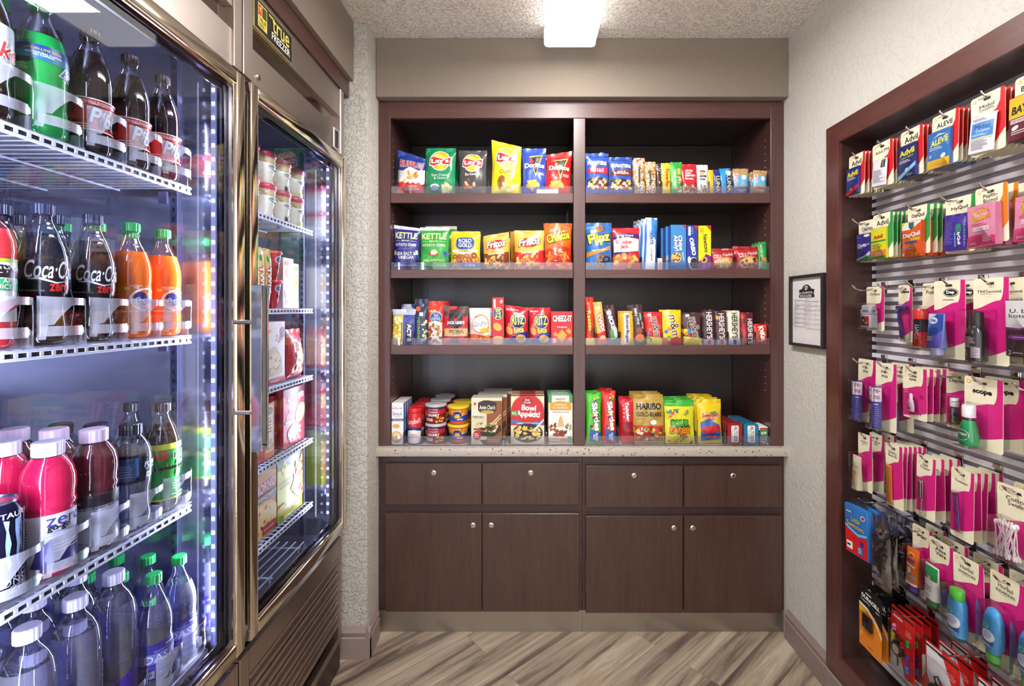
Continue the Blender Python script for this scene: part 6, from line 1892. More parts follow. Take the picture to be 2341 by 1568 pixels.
straw = [E(0.70, 0.20, 0.10, 0.15, '#cf2b2e', 15), E(0.66, 0.24, 0.05, 0.07, '#e8756a', 15), E(0.70, 0.34, 0.05, 0.03, '#4a8a3a')]
choc = [P([(0.35, 0.0), (0.35, 0.20), (0.5, 0.10), (0.62, 0.26), (0.75, 0.08), (0.9, 0.24), (0.95, 0.0)], '#3a2a2c')]
lime_ = [P([(0.2, 0.0), (0.2, 0.10), (0.5, 0.22), (0.8, 0.08), (0.8, 0.0)], '#d8d88a'), E(0.66, 0.08, 0.14, 0.06, '#2f8a5a')]
tb = []
FX0 = -0.905
for i, (y, c, t_, b_, nm) in enumerate(((1.490, '#cf3a5a', 'strawberry', straw, 'strawberry ice cream tub hidden near the door stile'), (1.590, '#cf3a5a', 'strawberry', straw, 'strawberry ice cream tub with a pinkish red lid'), (1.692, '#c9566e', 'chocolate', choc, 'chocolate ice cream tub with a reddish lid'), (1.792, '#d0487a', 'vanilla', lime_, 'pale ice cream tub with a pink lid beside the jamb'))):
    if i == 1:
        o = dup(tb[0])
    else:
        o = tub('', c, t_, b_)
    tb.append(o)
    fplace(o, FX0, y, FSH[0], nm + ', lower of the pair', 'ice cream tub', 'ice cream tubs on the top freezer shelf')
    for k, (dx, dz, w) in enumerate(((0, 0.1095, 'upper of the pair'), (-0.1, 0, 'lower pair behind'), (-0.1, 0.1095, 'upper pair behind'))):
        cpy = dup(o)
        cpy.location = (FX0 + dx, y, FSH[0] + 0.0006 + dz)
        tag(cpy, nm + ', ' + w, 'ice cream tub', 'ice cream tubs on the top freezer shelf')
# second shelf
for k, (y, ln) in enumerate(((1.528, 4), (1.572, 4))):
    if k == 0:
        twb = pouch('ice_cream_bar', 0.044, 0.20, 0.022, '#d9bf7a', [T('TWIX', 0.56, 0.46, 0.46, W_, rot=-84, h=0.5, b=0.05, o='#c8242c', ow=0.09), Rr(-.01, -.01, 1.01, 0.14, '#c9486a'), Rr(0.2, 0.78, 0.5, 0.87, '#3a9a45'), E(0.6, 0.08, 0.3, 0.05, '#8a4a8a')], pinch=0.02, top=0.05, seed=77)
        o = twb
    else:
        o = dup(twb)
    lb = 'gold frozen candy bar ' + ['beside the door stile', 'beside the red cones'][k]
    fplace(o, -0.880, y, FSH[1] + 0.001, lb, 'ice cream bar', 'frozen candy bars in the freezer', lean=ln)
    fbacks(o, 2, 0.027, lb, 'ice cream bar', 'frozen candy bars in the freezer')


def cone():
    root = empty('ice_cream_cone')
    MB().lathe([(0.012, 0.0), (0.013, 0.002), (0.026, 0.088), (0.025, 0.09)], M('#cb2630', 0.3), n=28).build('wrapper', root, ang=50)
    MB().lathe([(0.0265, 0.087), (0.031, 0.089), (0.031, 0.094), (0.028, 0.099), (0.0, 0.100)], M('#d23a3c', 0.3), n=28, cap=False).build('lid', root, ang=50)
    rf = lambda z: 0.0131 + 0.013 * z / 0.088 + 0.0003
    art('printed_logo', lambda u, v, off: ((rf(v) + off) * math.sin(u / 0.022), -(rf(v) + off) * math.cos(u / 0.022), v + 0.002), 0.055, 0.082, [E(0.5, 0.82, 0.30, 0.16, W_), E(0.5, 0.82, 0.26, 0.13, '#2f5aa8'), E(0.4, 0.5, 0.12, 0.08, '#4a2416'), E(0.6, 0.32, 0.11, 0.07, '#d9a862'), E(0.45, 0.14, 0.12, 0.06, '#4a2416')], root, cell=0.006)
    return root


cn = cone()
for k, (dx, dz, w) in enumerate(((0, 0, 'lower front one'), (0, 0.1005, 'stacked upper front one'), (-0.064, 0, 'lower one behind'), (-0.064, 0.1005, 'upper one behind'))):
    o = cn if k == 0 else dup(cn)
    fplace(o, -0.892 + dx, 1.642, FSH[1] + dz, 'red wrapped ice cream cone, ' + w, 'ice cream cone', 'red wrapped cones in the freezer')
wb = carton('ice_cream_box', 0.075, 0.185, 0.10, '#f0e8e0', [Rr(-.01, 0.55, 1.01, 1.01, '#e9dcb0'), E(0.5, 0.72, 0.3, 0.12, '#c98a4c'), Rr(0.1, 0.86, 0.9, 0.94, '#b53a3c'), E(0.5, 0.3, 0.34, 0.12, '#e8e4ea'), LINES(0.15, 0.06, 0.8, 0.16, 3, '#9a9aa8')], '#e6e2ea', '#d9cfc0')
fplace(wb, -0.885, 1.735, FSH[1], 'white and cream ice cream bar box', 'box')
wb2 = carton('ice_cream_box', 0.052, 0.172, 0.10, '#eee6c8', [E(0.5, 0.6, 0.4, 0.2, '#d9b04a'), Rr(0.1, 0.84, 0.9, 0.93, '#6a9a3a'), Rr(0, 0, 1, 0.15, '#e9d9a0')], '#e9e2cf', '#e0d6b8')
fplace(wb2, -0.895, 1.808, FSH[1], 'tall pale yellow ice cream box beside the jamb', 'box')
# third shelf
o = carton('frozen_meal_box', 0.165, 0.218, 0.04, '#efeaea', [T('Lean', 0.3, 0.86, 0.30, '#c8384a', h=0.08, sh=0.3, b=0.0), T('2 go', 0.76, 0.72, 0.30, '#c8484a', h=0.14, sh=0.3, b=0.0), E(0.90, 0.82, 0.11, 0.09, '#8a3a7a'), P([(0.1, 0.12), (0.9, 0.16), (0.86, 0.40), (0.62, 0.60), (0.3, 0.54), (0.1, 0.36)], '#d9bd94'), E(0.5, 0.34, 0.3, 0.14, '#e9d6ae', 20), B(0.3, 0.2, 0.8, 0.44, 12, 0.04, ['#b5763c', '#c89a5c', '#8a9a4a'], 5, 0.6), Rr(-.01, -.01, 1.01, 0.09, '#c8343c'), LINES(0.4, 0.02, 0.9, 0.07, 1, W_)], '#d9d4d6', '#e8e4e4')
fplace(o, -0.885, 1.628, FSH[2], 'white frozen meal box with a bread roll pictured', 'frozen meal', 'white frozen meal boxes')
fbacks(o, 2, 0.042, 'white frozen meal box with a bread roll pictured', 'frozen meal', 'white frozen meal boxes')
o = pouch('frozen_meal_bag', 0.135, 0.185, 0.05, '#c22a34', [T('Lean', 0.38, 0.88, 0.44, '#f0c0b0', h=0.1), T('cuisine', 0.28, 0.76, 0.5, '#f0702c', h=0.12, b=0.03), P([(0.34, 0.05), (0.95, 0.1), (0.96, 0.8), (0.7, 0.72), (0.45, 0.5)], '#e0b07a'), B(0.40, 0.10, 0.92, 0.70, 34, 0.06, ['#d9622c', '#e9c68a', '#b5341f', '#5f8a3a', '#f0dcb0'], 4, 0.5), E(0.22, 0.92, 0.09, 0.04, '#3a9a4a', 30)], seed=81, pinch=0.02, gusset=True)
fplace(o, -0.895, 1.787, FSH[2] + 0.001, 'glossy red frozen pasta bag beside the jamb', 'frozen meal', 'red frozen pasta bags', tilt=-3)
fbacks(o, 1, 0.062, 'glossy red frozen pasta bag beside the jamb', 'frozen meal', 'red frozen pasta bags')
# fourth shelf
o = carton('frozen_meal_box', 0.115, 0.19, 0.035, '#c92a30', [Rr(0.45, 0.0, 0.98, 0.99, '#e8722c'), Rr(0.50, 0.12, 0.92, 0.96, '#efe6d8'), E(0.71, 0.86, 0.19, 0.07, '#2a2a3a'), T('STOUFFERS', 0.71, 0.86, 0.3, W_), LINES(0.55, 0.45, 0.88, 0.75, 5, '#8a4a3a'), B(0.52, 0.14, 0.9, 0.34, 12, 0.06, ['#e9b04a', '#d98a3c', '#f0d08a'], 5, 0.6)], '#b5222a', '#a01c22')
fplace(o, -0.885, 1.582, FSH[3], 'orange and cream frozen dinner box beside the door stile', 'frozen meal', 'orange frozen dinner boxes')
fbacks(o, 3, 0.037, 'orange and cream frozen dinner box beside the door stile', 'frozen meal', 'orange frozen dinner boxes')
o = carton('frozen_meal_box', 0.16, 0.215, 0.038, '#c2202e', [Rr(-.01, 0.88, 1.01, 1.01, '#5a1420'), T('HOT POCKETS', 0.56, 0.82, 0.76, W_, h=0.10, b=0.05, rot=4, o='#7a1018'), P([(0.1, 0.50), (0.28, 0.64), (0.34, 0.58), (0.22, 0.42)], '#e8402c'), E(0.78, 0.52, 0.26, 0.15, '#e0ae62', 40), E(0.80, 0.56, 0.18, 0.09, '#eec98a', 40), T('HAM & CHEESE', 0.28, 0.56, 0.38, W_, h=0.05), Rr(0.06, 0.40, 0.46, 0.46, '#6aa8c8'), E(0.45, 0.24, 0.28, 0.12, '#d9a0a0', 10), B(0.2, 0.05, 0.8, 0.3, 16, 0.05, ['#e9b0a0', '#c8404a', '#efd6c0'], 4, 0.6)], '#8f1822', '#7c1420')
fplace(o, -0.885, 1.780, FSH[3], 'red frozen sandwich box beside the jamb', 'frozen meal', 'red frozen sandwich boxes')
fbacks(o, 3, 0.040, 'red frozen sandwich box beside the jamb', 'frozen meal', 'red frozen sandwich boxes')
o = carton('frozen_meal_box', 0.045, 0.20, 0.10, '#b81f2a', [T('SIDE DISH', 0.5, 0.6, 0.5, W_, rot=-90, h=0.3), Rr(0.1, 0.82, 0.9, 0.92, '#efc0c0'), Rr(0, 0.3, 1, 0.34, '#e8722c')], '#a01c26', '#8a1620')
fplace(o, -0.905, 1.671, FSH[3], 'narrow red frozen box standing between two wider boxes', 'frozen meal')
# lowest shelf: pizzas
o = carton('frozen_pizza_box', 0.175, 0.235, 0.036, '#a81c24', [Rr(-.01, 0.90, 1.01, 1.01, '#7a1a20'), LINES(0.1, 0.92, 0.9, 0.97, 1, '#c9a8a0'), E(0.62, 0.80, 0.4, 0.14, '#d9a86a'), P([(0.0, 0.60), (1, 0.66), (1, 0.82), (0, 0.76)], '#a81c24'), T('DIGIORNO', 0.50, 0.71, 0.92, W_, h=0.14, b=0.01, rot=4), Rr(-.01, 0.52, 1.01, 0.61, '#2c1c1a'), T('TRADITIONAL CRUST', 0.5, 0.565, 0.84, W_), E(0.5, 0.22, 0.56, 0.30, '#e2b468'), E(0.5, 0.22, 0.48, 0.25, '#efd488'), B(0.1, 0.05, 0.9, 0.42, 26, 0.035, ['#d9622c', '#f3e0a0', '#b5341f', '#e8c060'], 7, 0.8), Rr(0.48, 0.03, 0.96, 0.16, '#c2352c'), T('FOUR CHEESE', 0.72, 0.095, 0.36, W_)], '#8a161e', '#7a1a20')
fplace(o, -0.885, 1.564, FSH[4], 'red frozen pizza box with a cheese pizza pictured', 'frozen pizza', 'red frozen pizza boxes')
fbacks(o, 3, 0.038, 'red frozen pizza box with a cheese pizza pictured', 'frozen pizza', 'red frozen pizza boxes')
o = carton('frozen_pizza_box', 0.185, 0.235, 0.036, '#cfcf1e', [Rr(-.01, 0.80, 1.01, 1.01, '#3c2c2c'), T('THIN CRUST', 0.70, 0.92, 0.4, '#cfe0a0'), Rr(0.58, 0.83, 0.86, 0.88, '#5fb04a'), P([(0.26, 0.66), (0.38, 0.79), (0.26, 0.92), (0.14, 0.79)], '#e2e02a'), P([(0.255, 0.70), (0.265, 0.70), (0.268, 0.79), (0.252, 0.79)], K_), E(0.26, 0.82, 0.05, 0.03, K_, 0, 8), E(0.26, 0.82, 0.02, 0.05, K_, 45, 8), T('california', 0.30, 0.59, 0.46, '#6a6a1a', h=0.06, b=0.0), T('PIZZA KITCHEN', 0.30, 0.52, 0.44, K_, h=0.035), P([(0.5, 0.4), (0.98, 0.9), (1.0, 0.2), (0.8, 0.18)], '#d9a05c'), B(0.62, 0.24, 0.97, 0.78, 44, 0.045, ['#c8402c', '#e9c88a', '#a82a1c', '#e8722c', '#f0e0c0'], 4, 0.7), Rr(0.06, 0.20, 0.30, 0.26, '#e09a2c'), LINES(0.5, 0.08, 0.9, 0.14, 2, '#4a4a1a'), B(0.08, 0.04, 0.2, 0.14, 4, 0.04, ['#5a8a2a'], 4)], '#8a9a1c', '#7a9a2a')
fplace(o, -0.885, 1.752, FSH[4], 'yellow-green frozen pizza box beside the jamb', 'frozen pizza', 'yellow-green frozen pizza boxes')
fbacks(o, 4, 0.038, 'yellow-green frozen pizza box beside the jamb', 'frozen pizza', 'yellow-green frozen pizza boxes')
# ------------------------------------------------------------------ carded goods on the slatwall
CREAM = '#ebe2c6'
MAG = '#cf1f7c'
BL = CLEAR('#ffffff', 0.025, 0.03)


def rrect(x0, x1, z0, z1, r, n=4):
    pts = []
    for cx, cz, a0 in ((x1 - r, z1 - r, 0), (x0 + r, z1 - r, 90), (x0 + r, z0 + r, 180), (x1 - r, z0 + r, 270)):
        for i in range(n + 1):
            a = R(a0 + 90 * i / n)
            pts.append((cx + r * math.cos(a), cz + r * math.sin(a)))
    return pts


def accent(c, cut=0.60, low=0.17, right=0.86):
    """coloured field: strip along one edge, swelling below the cream name tab, ending in a curve above the cream foot"""
    pts = [(right, 1.0), (0.995, 1.0), (0.995, low + 0.07)]
    for i in range(7):
        t = i / 6
        pts.append((0.995 - t * 0.99, low + 0.07 * (1 - t) ** 2 - 0.10 * t * 0.7))
    pts += [(0.005, cut - 0.10)]
    for i in range(9):
        t = i / 8
        pts.append((0.005 + t * (right - 0.10), cut - 0.10 + 0.10 * (3 * t * t - 2 * t ** 3)))
    for i in range(1, 6):
        a = R(90 * i / 6)
        pts.append((right - 0.10 + 0.10 * math.sin(a), cut + 0.22 * (1 - math.cos(a))))
    return ('p', pts, c)


def accent_box(c, right=0.80, low=0.13):
    """medicine cards: coloured side band with a slanted foot"""
    return ('p', [(0.88, 1.0), (0.995, 1.0), (0.995, 0.34), (right - 0.1, low), (0.005, low), (0.005, 0.60), (0.45, 0.62), (right - 0.05, 0.68), (0.86, 0.80)], c)


def card(name, w, h, els, hole=True, base=CREAM, back='#b9a88a'):
    root_mb = MB()
    top = 0.014
    root_mb.prism(rrect(-w / 2, w / 2, top - h, top, 0.007), lambda p, t: (p[0], -0.0004 + 0.0008 * t, p[1]), M(base, 0.4))
    root = empty(name)
    root_mb.build('card', root)
    sf = lambda u, v, off: (u, -0.0005 - off, v + top - h)
    hl = [Rr(0.5 - 0.10, 1 - 0.017 / h, 0.5 + 0.10, 1 - 0.011 / h, '#2e2927')] if hole else []
    art('printed_lettering', sf, w, h, els + hl, root)
    return root


def tab(txt, w=0.62, y=0.80, c=K_, h=None, x=0.48, **k):
    return [T(txt, x, y, w, c, h=h, **k), E(0.12, 0.93, 0.055, 0.03, '#e0c23a'), E(0.12, 0.93, 0.035, 0.019, CREAM), LINES(0.22, 0.93, 0.5, 0.97, 2, '#b9a88a')]


def kid_box(root, w, h, d, x, ztop, color, els, side=None, wrapped=True, name='product_box', y0=0.001):
    mb = MB().box(x - w / 2, x + w / 2, -y0 - d, -y0, ztop - h, ztop, M(color, 0.35), 0.0006)
    if side:
        for s in (-1, 1):
            X = x + s * (w / 2 + 0.0002)
            mb.add([(X, -y0, ztop - h + .001), (X, -y0 - d + .001, ztop - h + .001), (X, -y0 - d + .001, ztop - .001), (X, -y0, ztop - .001)], [(0, 1, 2, 3)], M(side, 0.35))
    o = mb.build(name, root)
    art('printed_logo', lambda u, v, off: (x + u, -y0 - d - off, ztop - h + v), w, h, els, o)
    if wrapped:
        g = 0.002
        blister(root, x - w / 2 - g, x + w / 2 + g, ztop - h - g, ztop + g, y0 + d + g, 0.002)
    return o


def blister(root, x0, x1, z0, z1, d, ru=0.004):
    mb = MB()
    e = min(ru + 0.002, 0.006)
    a = rrect(x0, x1, z0, z1, ru)
    b_ = rrect(x0 + e, x1 - e, z0 + e, z1 - e, max(ru - 0.001, 0.001))
    n = len(a)
    vs = [(p[0], -0.0008, p[1]) for p in a] + [(p[0] * 0.98 + q[0] * 0.02, -d + e * 0.7, p[1]) for p, q in zip(a, b_)] + [(q[0], -d, q[1]) for q in b_]
    fs = [(i, (i + 1) % n, n + (i + 1) % n, n + i) for i in range(n)] + [(n + i, n + (i + 1) % n, 2 * n + (i + 1) % n, 2 * n + i) for i in range(n)] + [tuple(2 * n + i for i in range(n))]
    mb.add(vs, fs, BL)
    mb.build('blister', root)


ROWZ = {1: 2.046, 2: 1.806, 3: 1.566, 4: 1.302, 5: 1.042, 6: 0.808, 7: 0.512}
ROWN = {1: 'top row', 2: 'second row', 3: 'third row', 4: 'middle row', 5: 'fifth row', 6: 'sixth row', 7: 'bottom row'}
RED, GRN, ORG = '#cf2028', '#2a8f45', '#e27a1c'


def hang(o, row, y, x0, n, pitch, label, cat, colname, hook=True, jit=0.0, lean0=0.0):
    """front card at x0; the rest follow toward the slats"""
    if hook:
        put_hook(y, ROWZ[row], 'chrome peg hook with an upturned tip, ' + ROWN[row] + ', ' + colname)
    rj = random.Random(row * 31 + int(y * 100))
    g = 'packs hanging in the ' + ROWN[row] + ', ' + colname
    for k in range(n):
        c = o if k == 0 else dup(o)
        c.location = (x0 + k * pitch, y + (rj.uniform(-jit, jit)), ROWZ[row] - 0.0005)
        c.rotation_euler = (rj.uniform(-0.02, 0.02), rj.uniform(-0.02, 0.02) + lean0, R(-90) + rj.uniform(-0.035, 0.035))
        tag(c, label + (', %s from tip' % (['front one', 'second', 'third', 'fourth', 'fifth', 'sixth', 'seventh'][k]) if n > 1 else ' on its hook, ' + ROWN[row]), cat, g if n > 1 else None)
    return o


COLN = {1.697: 'first hook', 1.575: 'second hook', 1.456: 'third hook', 1.338: 'fourth hook', 1.216: 'fifth hook', 1.105: 'sixth hook'}
Y1, Y2, Y3, Y4, Y5, Y6 = 1.697, 1.575, 1.456, 1.338, 1.216, 1.105
CARDW, CARDH = 0.086, 0.150


def med(title, acc, bcol, bels, bw=0.066, bh=0.096, bd=0.0085, tw=0.6, x=-0.010, ztop=-0.034, side=None, w=CARDW, h=CARDH):
    o = card('carded_medicine', w, h, [accent_box(acc)] + tab(title, tw, 0.80))
    kid_box(o, bw, bh, bd, x, ztop, bcol, bels, side)
    return o


# top row: pain relief, red edged
adv = [T('Advil', 0.5, 0.78, 0.86, '#e9e02c', h=0.20, b=0.04, rot=2), LINES(0.08, 0.55, 0.92, 0.66, 2, W_), P([(0, 0), (0, 0.10), (1, 0.34), (1, 0.20), (0.3, 0)], RED), E(0.42, 0.20, 0.07, 0.05, '#e8a04c')]
hang(med('Advil', RED, '#27307e', adv), 1, Y1, 1.196, 6, 0.0125, 'red-edged card with a navy and yellow tablet box', 'carded medicine', 'first hook')
o = card('carded_medicine', CARDW, CARDH, [accent_box(RED)] + tab('Advil PM', 0.66, 0.80))
pk = pouch('sachet', 0.062, 0.088, 0.008, '#cfc9d6', [Rr(0.62, 0.66, 0.9, 0.95, '#1f2350'), T('Advil PM', 0.76, 0.80, 0.24, '#e9e02c', rot=-86, h=0.1), LINES(0.12, 0.12, 0.86, 0.60, 11, '#8f8a9c')], seed=5, pinch=0.0, top=0.04, mat=M('#d6d0dc', 0.35), nx=8, nz=10)
pk.parent = o
pk.location = (-0.010, -0.008, -0.130)
pk.rotation_euler = (0, R(6), 0)
hang(o, 1, Y2, 1.196, 7, 0.0125, 'red-edged card with a silver-grey sachet', 'carded medicine', 'second hook')
adl = [T('Advil', 0.52, 0.78, 0.84, '#e9e02c', h=0.18, b=0.04, rot=3), T('LIQUI-GELS', 0.5, 0.62, 0.74, '#b9cf3a', rot=3, h=0.07), LINES(0.08, 0.47, 0.86, 0.56, 2, W_), P([(0, 0.0), (0, 0.10), (1, 0.42), (1, 0.30), (0.1, 0)], '#8fc8ec'), E(0.5, 0.25, 0.10, 0.05, '#c9e6f6', 25), LINES(0.5, 0.04, 0.9, 0.12, 2, W_)]
hang(med('Advil', RED, '#252c72', adl, 0.070, 0.102), 1, Y3, 1.196, 7, 0.0125, 'red-edged card with a navy gel capsule box', 'carded medicine', 'third hook')
alv = [T('ALEVE', 0.52, 0.72, 0.84, '#e9e45a', h=0.17, b=0.04, rot=6, sh=0.2), P([(0.2, 0.82), (0.5, 0.92), (0.9, 0.86), (0.5, 0.88)], W_), LINES(0.08, 0.50, 0.80, 0.60, 2, W_), Rr(-.01, -.01, 1.01, 0.24, '#f0b92c'), LINES(0.1, 0.03, 0.9, 0.07, 1, W_), E(0.72, 0.30, 0.12, 0.06, '#dfe8f4', 20), E(0.14, 0.36, 0.07, 0.05, '#8fb8e6')]
hang(med('ALEVE', RED, '#3474c0', alv, 0.072, 0.106), 1, Y4, 1.196, 6, 0.0125, 'red-edged card with a blue and yellow tablet box', 'carded medicine', 'fourth hook')
o = card('carded_medicine', 0.088, 0.156, [accent_box(RED)] + tab('Midol', 0.42, 0.80, h=0.06) + [T('Complete', 0.48, 0.74, 0.42, '#5a5650', b=0.0)])
pk = pouch('sachet', 0.068, 0.096, 0.008, '#dcd9e2', [Rr(0.10, 0.40, 0.92, 0.80, '#4a86c8'), T('Midol', 0.52, 0.68, 0.56, '#1f2a5e', h=0.12, b=0.02), T('Complete', 0.56, 0.56, 0.52, '#dfe8f4'), LINES(0.14, 0.44, 0.8, 0.50, 2, '#dfe8f4'), Rr(0.10, 0.36, 0.92, 0.385, '#e6dc8a'), LINES(0.12, 0.08, 0.9, 0.34, 7, '#8f8a9c'), LINES(0.1, 0.84, 0.8, 0.92, 2, '#9a96a6')], seed=6, pinch=0.0, top=0.04, mat=M('#dedbe4', 0.35), nx=8, nz=10)
pk.parent = o
pk.location = (-0.012, -0.008, -0.136)
pk.rotation_euler = (0, R(6), 0)
hang(o, 1, Y5, 1.196, 6, 0.0150, 'red-edged card with a pale blue and silver sachet', 'carded medicine', 'fifth hook')
bay = [Rr(-.01, 0.52, 1.01, 1.01, '#f0c62a'), T('BAYER', 0.5, 0.70, 0.84, K_, h=0.18, b=0.04, sh=0.15), Rr(-.01, -.01, 1.01, 0.52, '#6a1f34'), Rr(0.06, 0.40, 0.94, 0.50, '#d8d0d0'), T('THE WONDER DRUG', 0.5, 0.45, 0.8, '#c8242c'), E(0.22, 0.30, 0.12, 0.05, W_, 20), LINES(0.1, 0.14, 0.8, 0.24, 2, W_)]
hang(med('BAYER', RED, '#6a1f34', bay, 0.072, 0.106), 1, Y6, 1.196, 6, 0.0125, 'red-edged card with a yellow and maroon box', 'carded medicine', 'sixth hook')

# second row: cold and stomach relief
cla = [Rr(-.01, 0.0, 1.01, 0.10, GRN), P([(0, 0.08), (0.6, 0.2), (1, 0.34), (1, 0.05), (0, 0)], '#d9cfe8'), P([(0, 0.05), (1, 0.2), (1, 0), (0, 0)], GRN), T('Claritin', 0.42, 0.58, 0.66, W_, h=0.13, b=0.03, rot=3), LINES(0.1, 0.46, 0.6, 0.5, 1, W_), E(0.78, 0.92, 0.22, 0.05, W_), T('24', 0.88, 0.60, 0.14, W_), LINES(0.08, 0.86, 0.4, 0.92, 2, '#9a9ad0')]
hang(med('Claritin', GRN, '#2f2a86', cla, 0.066, 0.098), 2, Y1, 1.234, 4, 0.0130, 'green-edged card with a violet-blue allergy box', 'carded medicine', 'first hook')
ada = [T('Advil', 0.5, 0.72, 0.60, '#b8301f', h=0.13, b=0.04, rot=1), Rr(-.01, 0.55, 1.01, 0.60, GRN), LINES(0.12, 0.34, 0.86, 0.50, 3, '#9a8a1a'), Rr(-.01, 0.08, 1.01, 0.28, '#e98a2c'), LINES(0.3, 0.10, 0.86, 0.24, 3, W_), Rr(-.01, -.01, 1.01, 0.08, GRN)]
hang(med('Advil', GRN, '#e0d92a', ada, 0.066, 0.104), 2, Y2, 1.197, 6, 0.0145, 'green-edged card with a yellow allergy tablet box', 'carded medicine', 'second hook')
day = [P([(0, 1), (0.5, 1), (0.0, 0.84)], '#efe02c'), P([(0.0, 0.78), (0.5, 0.78), (1, 0.96), (1, 1), (0.2, 1), (0, 0.86)], W_), P([(0.36, 0.98), (0.66, 0.98), (0.64, 0.84), (0.5, 0.77), (0.38, 0.84)], '#1f6a5a'), T('DayQuil', 0.52, 0.62, 0.90, W_, h=0.16, b=0.04, rot=4, o='#b8401c'), T('SEVERE', 0.70, 0.50, 0.50, '#f0e02c', b=0.03), Rr(0.16, 0.39, 0.80, 0.45, '#2c5aa0'), LINES(0.08, 0.22, 0.9, 0.36, 3, '#f6c8a0'), B(0.55, 0.06, 0.9, 0.18, 3, 0.12, ['#f0a02c', '#e8822c'], 4, 0.4), Rr(0.06, 0.04, 0.16, 0.12, W_)]
hang(med('DayQuil', GRN, '#e85a1c', day, 0.074, 0.110, 0.014, tw=0.56), 2, Y3, 1.218, 4, 0.019, 'green-edged card with an orange cold relief box', 'carded medicine', 'third hook')
o = card('carded_medicine', 0.090, 0.160, [accent_box(GRN)] + tab('NyQuil', 0.56, 0.80, h=0.07))
pk = pouch('sachet', 0.072, 0.104, 0.010, '#3a2a8a', [T('NyQuil', 0.72, 0.36, 0.40, W_, rot=-88, h=0.14, b=0.04), P([(0.60, 0.50), (0.84, 0.50), (0.84, 0.68), (0.72, 0.74), (0.60, 0.68)], '#2f7a6a'), LINES(0.14, 0.16, 0.5, 0.82, 14, '#6a62b0'), Rr(0.56, 0.10, 0.62, 0.5, '#5f8ad0'), LINES(0.90, 0.1, 0.97, 0.9, 16, '#b9b6e0')], seed=7, pinch=0.0, top=0.04, nx=8, nz=10)
pk.parent = o
pk.location = (-0.008, -0.009, -0.140)
pk.rotation_euler = (0, R(3), 0)
hang(o, 2, Y4, 1.238, 4, 0.0145, 'green-edged card with a purple cold relief sachet', 'carded medicine', 'fourth hook')
pep = [E(0.5, 0.78, 0.30, 0.15, '#e24a7c'), E(0.5, 0.78, 0.27, 0.13, '#f0a8c0'), T('Pepto\nBismol', 0.5, 0.78, 0.62, '#efe03a', h=0.30, b=0.05, rot=8, o='#b8242c', ow=0.06), LINES(0.14, 0.50, 0.82, 0.58, 2, '#d8503c'), Rr(0.22, 0.38, 0.80, 0.47, '#f6dfe8'), T('5 SYMPTOM', 0.51, 0.425, 0.52, '#4a3a4a'), WAVE(0.26, 0.03, '#e0407e', 0.8, 0.0, top=0.0), LINES(0.55, 0.10, 0.9, 0.26, 4, '#fae6ee'), LINES(0.08, 0.05, 0.4, 0.12, 2, '#fae6ee')]
o = med('Pepto-\nBismol', ORG, '#eb8fb4', pep, 0.076, 0.108, 0.018, tw=0.44)
hang(o, 2, 1.219, 1.208, 3, 0.0275, 'orange-edged card with a pink stomach relief box', 'carded medicine', 'fifth hook')
hang(dup(o), 2, Y6, 1.222, 3, 0.0265, 'orange-edged card with a pink box, nearer the frame end', 'carded medicine', 'sixth hook')

# third row: toiletries
o = card('carded_deodorant', 0.088, 0.160, [accent(MAG, 0.62, 0.16)] + tab('Old Spice', 0.56, 0.82, b=0.0, sh=0.3))
body = MB()
pr = rrect(-0.024, 0.024, 0.0, 0.088, 0.010, 5)
body.box(-0.024, 0.024, -0.038, -0.008, -0.136, -0.088, M('#b3aebb', 0.3), 0.003, 3)
body.build('stick_case', o)
dc = MB().box(-0.0235, 0.0235, -0.0375, -0.0085, -0.0875, -0.052, M('#a9a6b0', 0.25), 0.008, 4).box(-0.0235, 0.0235, -0.0375, -0.0085, -0.0875, -0.070, M('#a9a6b0', 0.25), 0.001).build('cap', o)
art('printed_logo', lambda u, v, off: (u, -0.0382 - off, v - 0.126), 0.040, 0.032, [Rr(0, 0, 1, 1, '#a8202a'), E(0.34, 0.55, 0.20, 0.38, '#1c1a1c'), Rr(0.28, 0.4, 0.42, 0.66, W_), LINES(0.55, 0.1, 0.95, 0.4, 2, W_), Rr(0, 0.0, 1, 0.16, '#5a1018')], o)
blister(o, -0.040, 0.030, -0.140, -0.046, 0.042)
hang(o, 3, Y1, 1.262, 1, 0, 'magenta card with a grey deodorant stick', 'carded deodorant', 'first hook')
o = card('carded_razor', 0.060, 0.192, [accent(MAG, 0.72, 0.14)] + tab('Gillette', 0.62, 0.88, b=0.03))
rz_ = MB()
PU = M('#45309a', 0.25, 0, 0.4)
rz_.tube([(-0.008, -0.010, -0.068), (-0.014, -0.012, -0.078), (-0.013, -0.012, -0.100), (-0.006, -0.011, -0.135), (-0.002, -0.011, -0.168)], 0.0052, PU, 12)
rz_.build('razor_handle', o)
MB().box(-0.024, 0.020, -0.017, -0.006, -0.070, -0.056, PU, 0.003, 2).box(-0.022, 0.018, -0.0175, -0.017, -0.067, -0.064, STEEL('#cfcfd8', 0.2)).build('razor_head', o)
blister(o, -0.026, 0.022, -0.172, -0.050, 0.020)
hang(o, 3, Y2, 1.272, 1, 0, 'magenta card with a purple disposable razor', 'carded razor', 'second hook')
o = card('carded_shaving_foam', 0.078, 0.214, [accent(MAG, 0.70, 0.12)] + tab('Foamy', 0.56, 0.86, b=0.03))
cn_ = MB()
cn_.lathe([(0.017, -0.185), (0.018, -0.183), (0.018, -0.140)], M('#d4281f', 0.25, 0.2), n=28, c=(-0.016, -0.022, 0))
cn_.lathe([(0.018, -0.140), (0.018, -0.102), (0.016, -0.100)], M('#1f1c22', 0.25, 0.2), n=28, c=(-0.016, -0.022, 0))
cn_.build('foam_can', o)
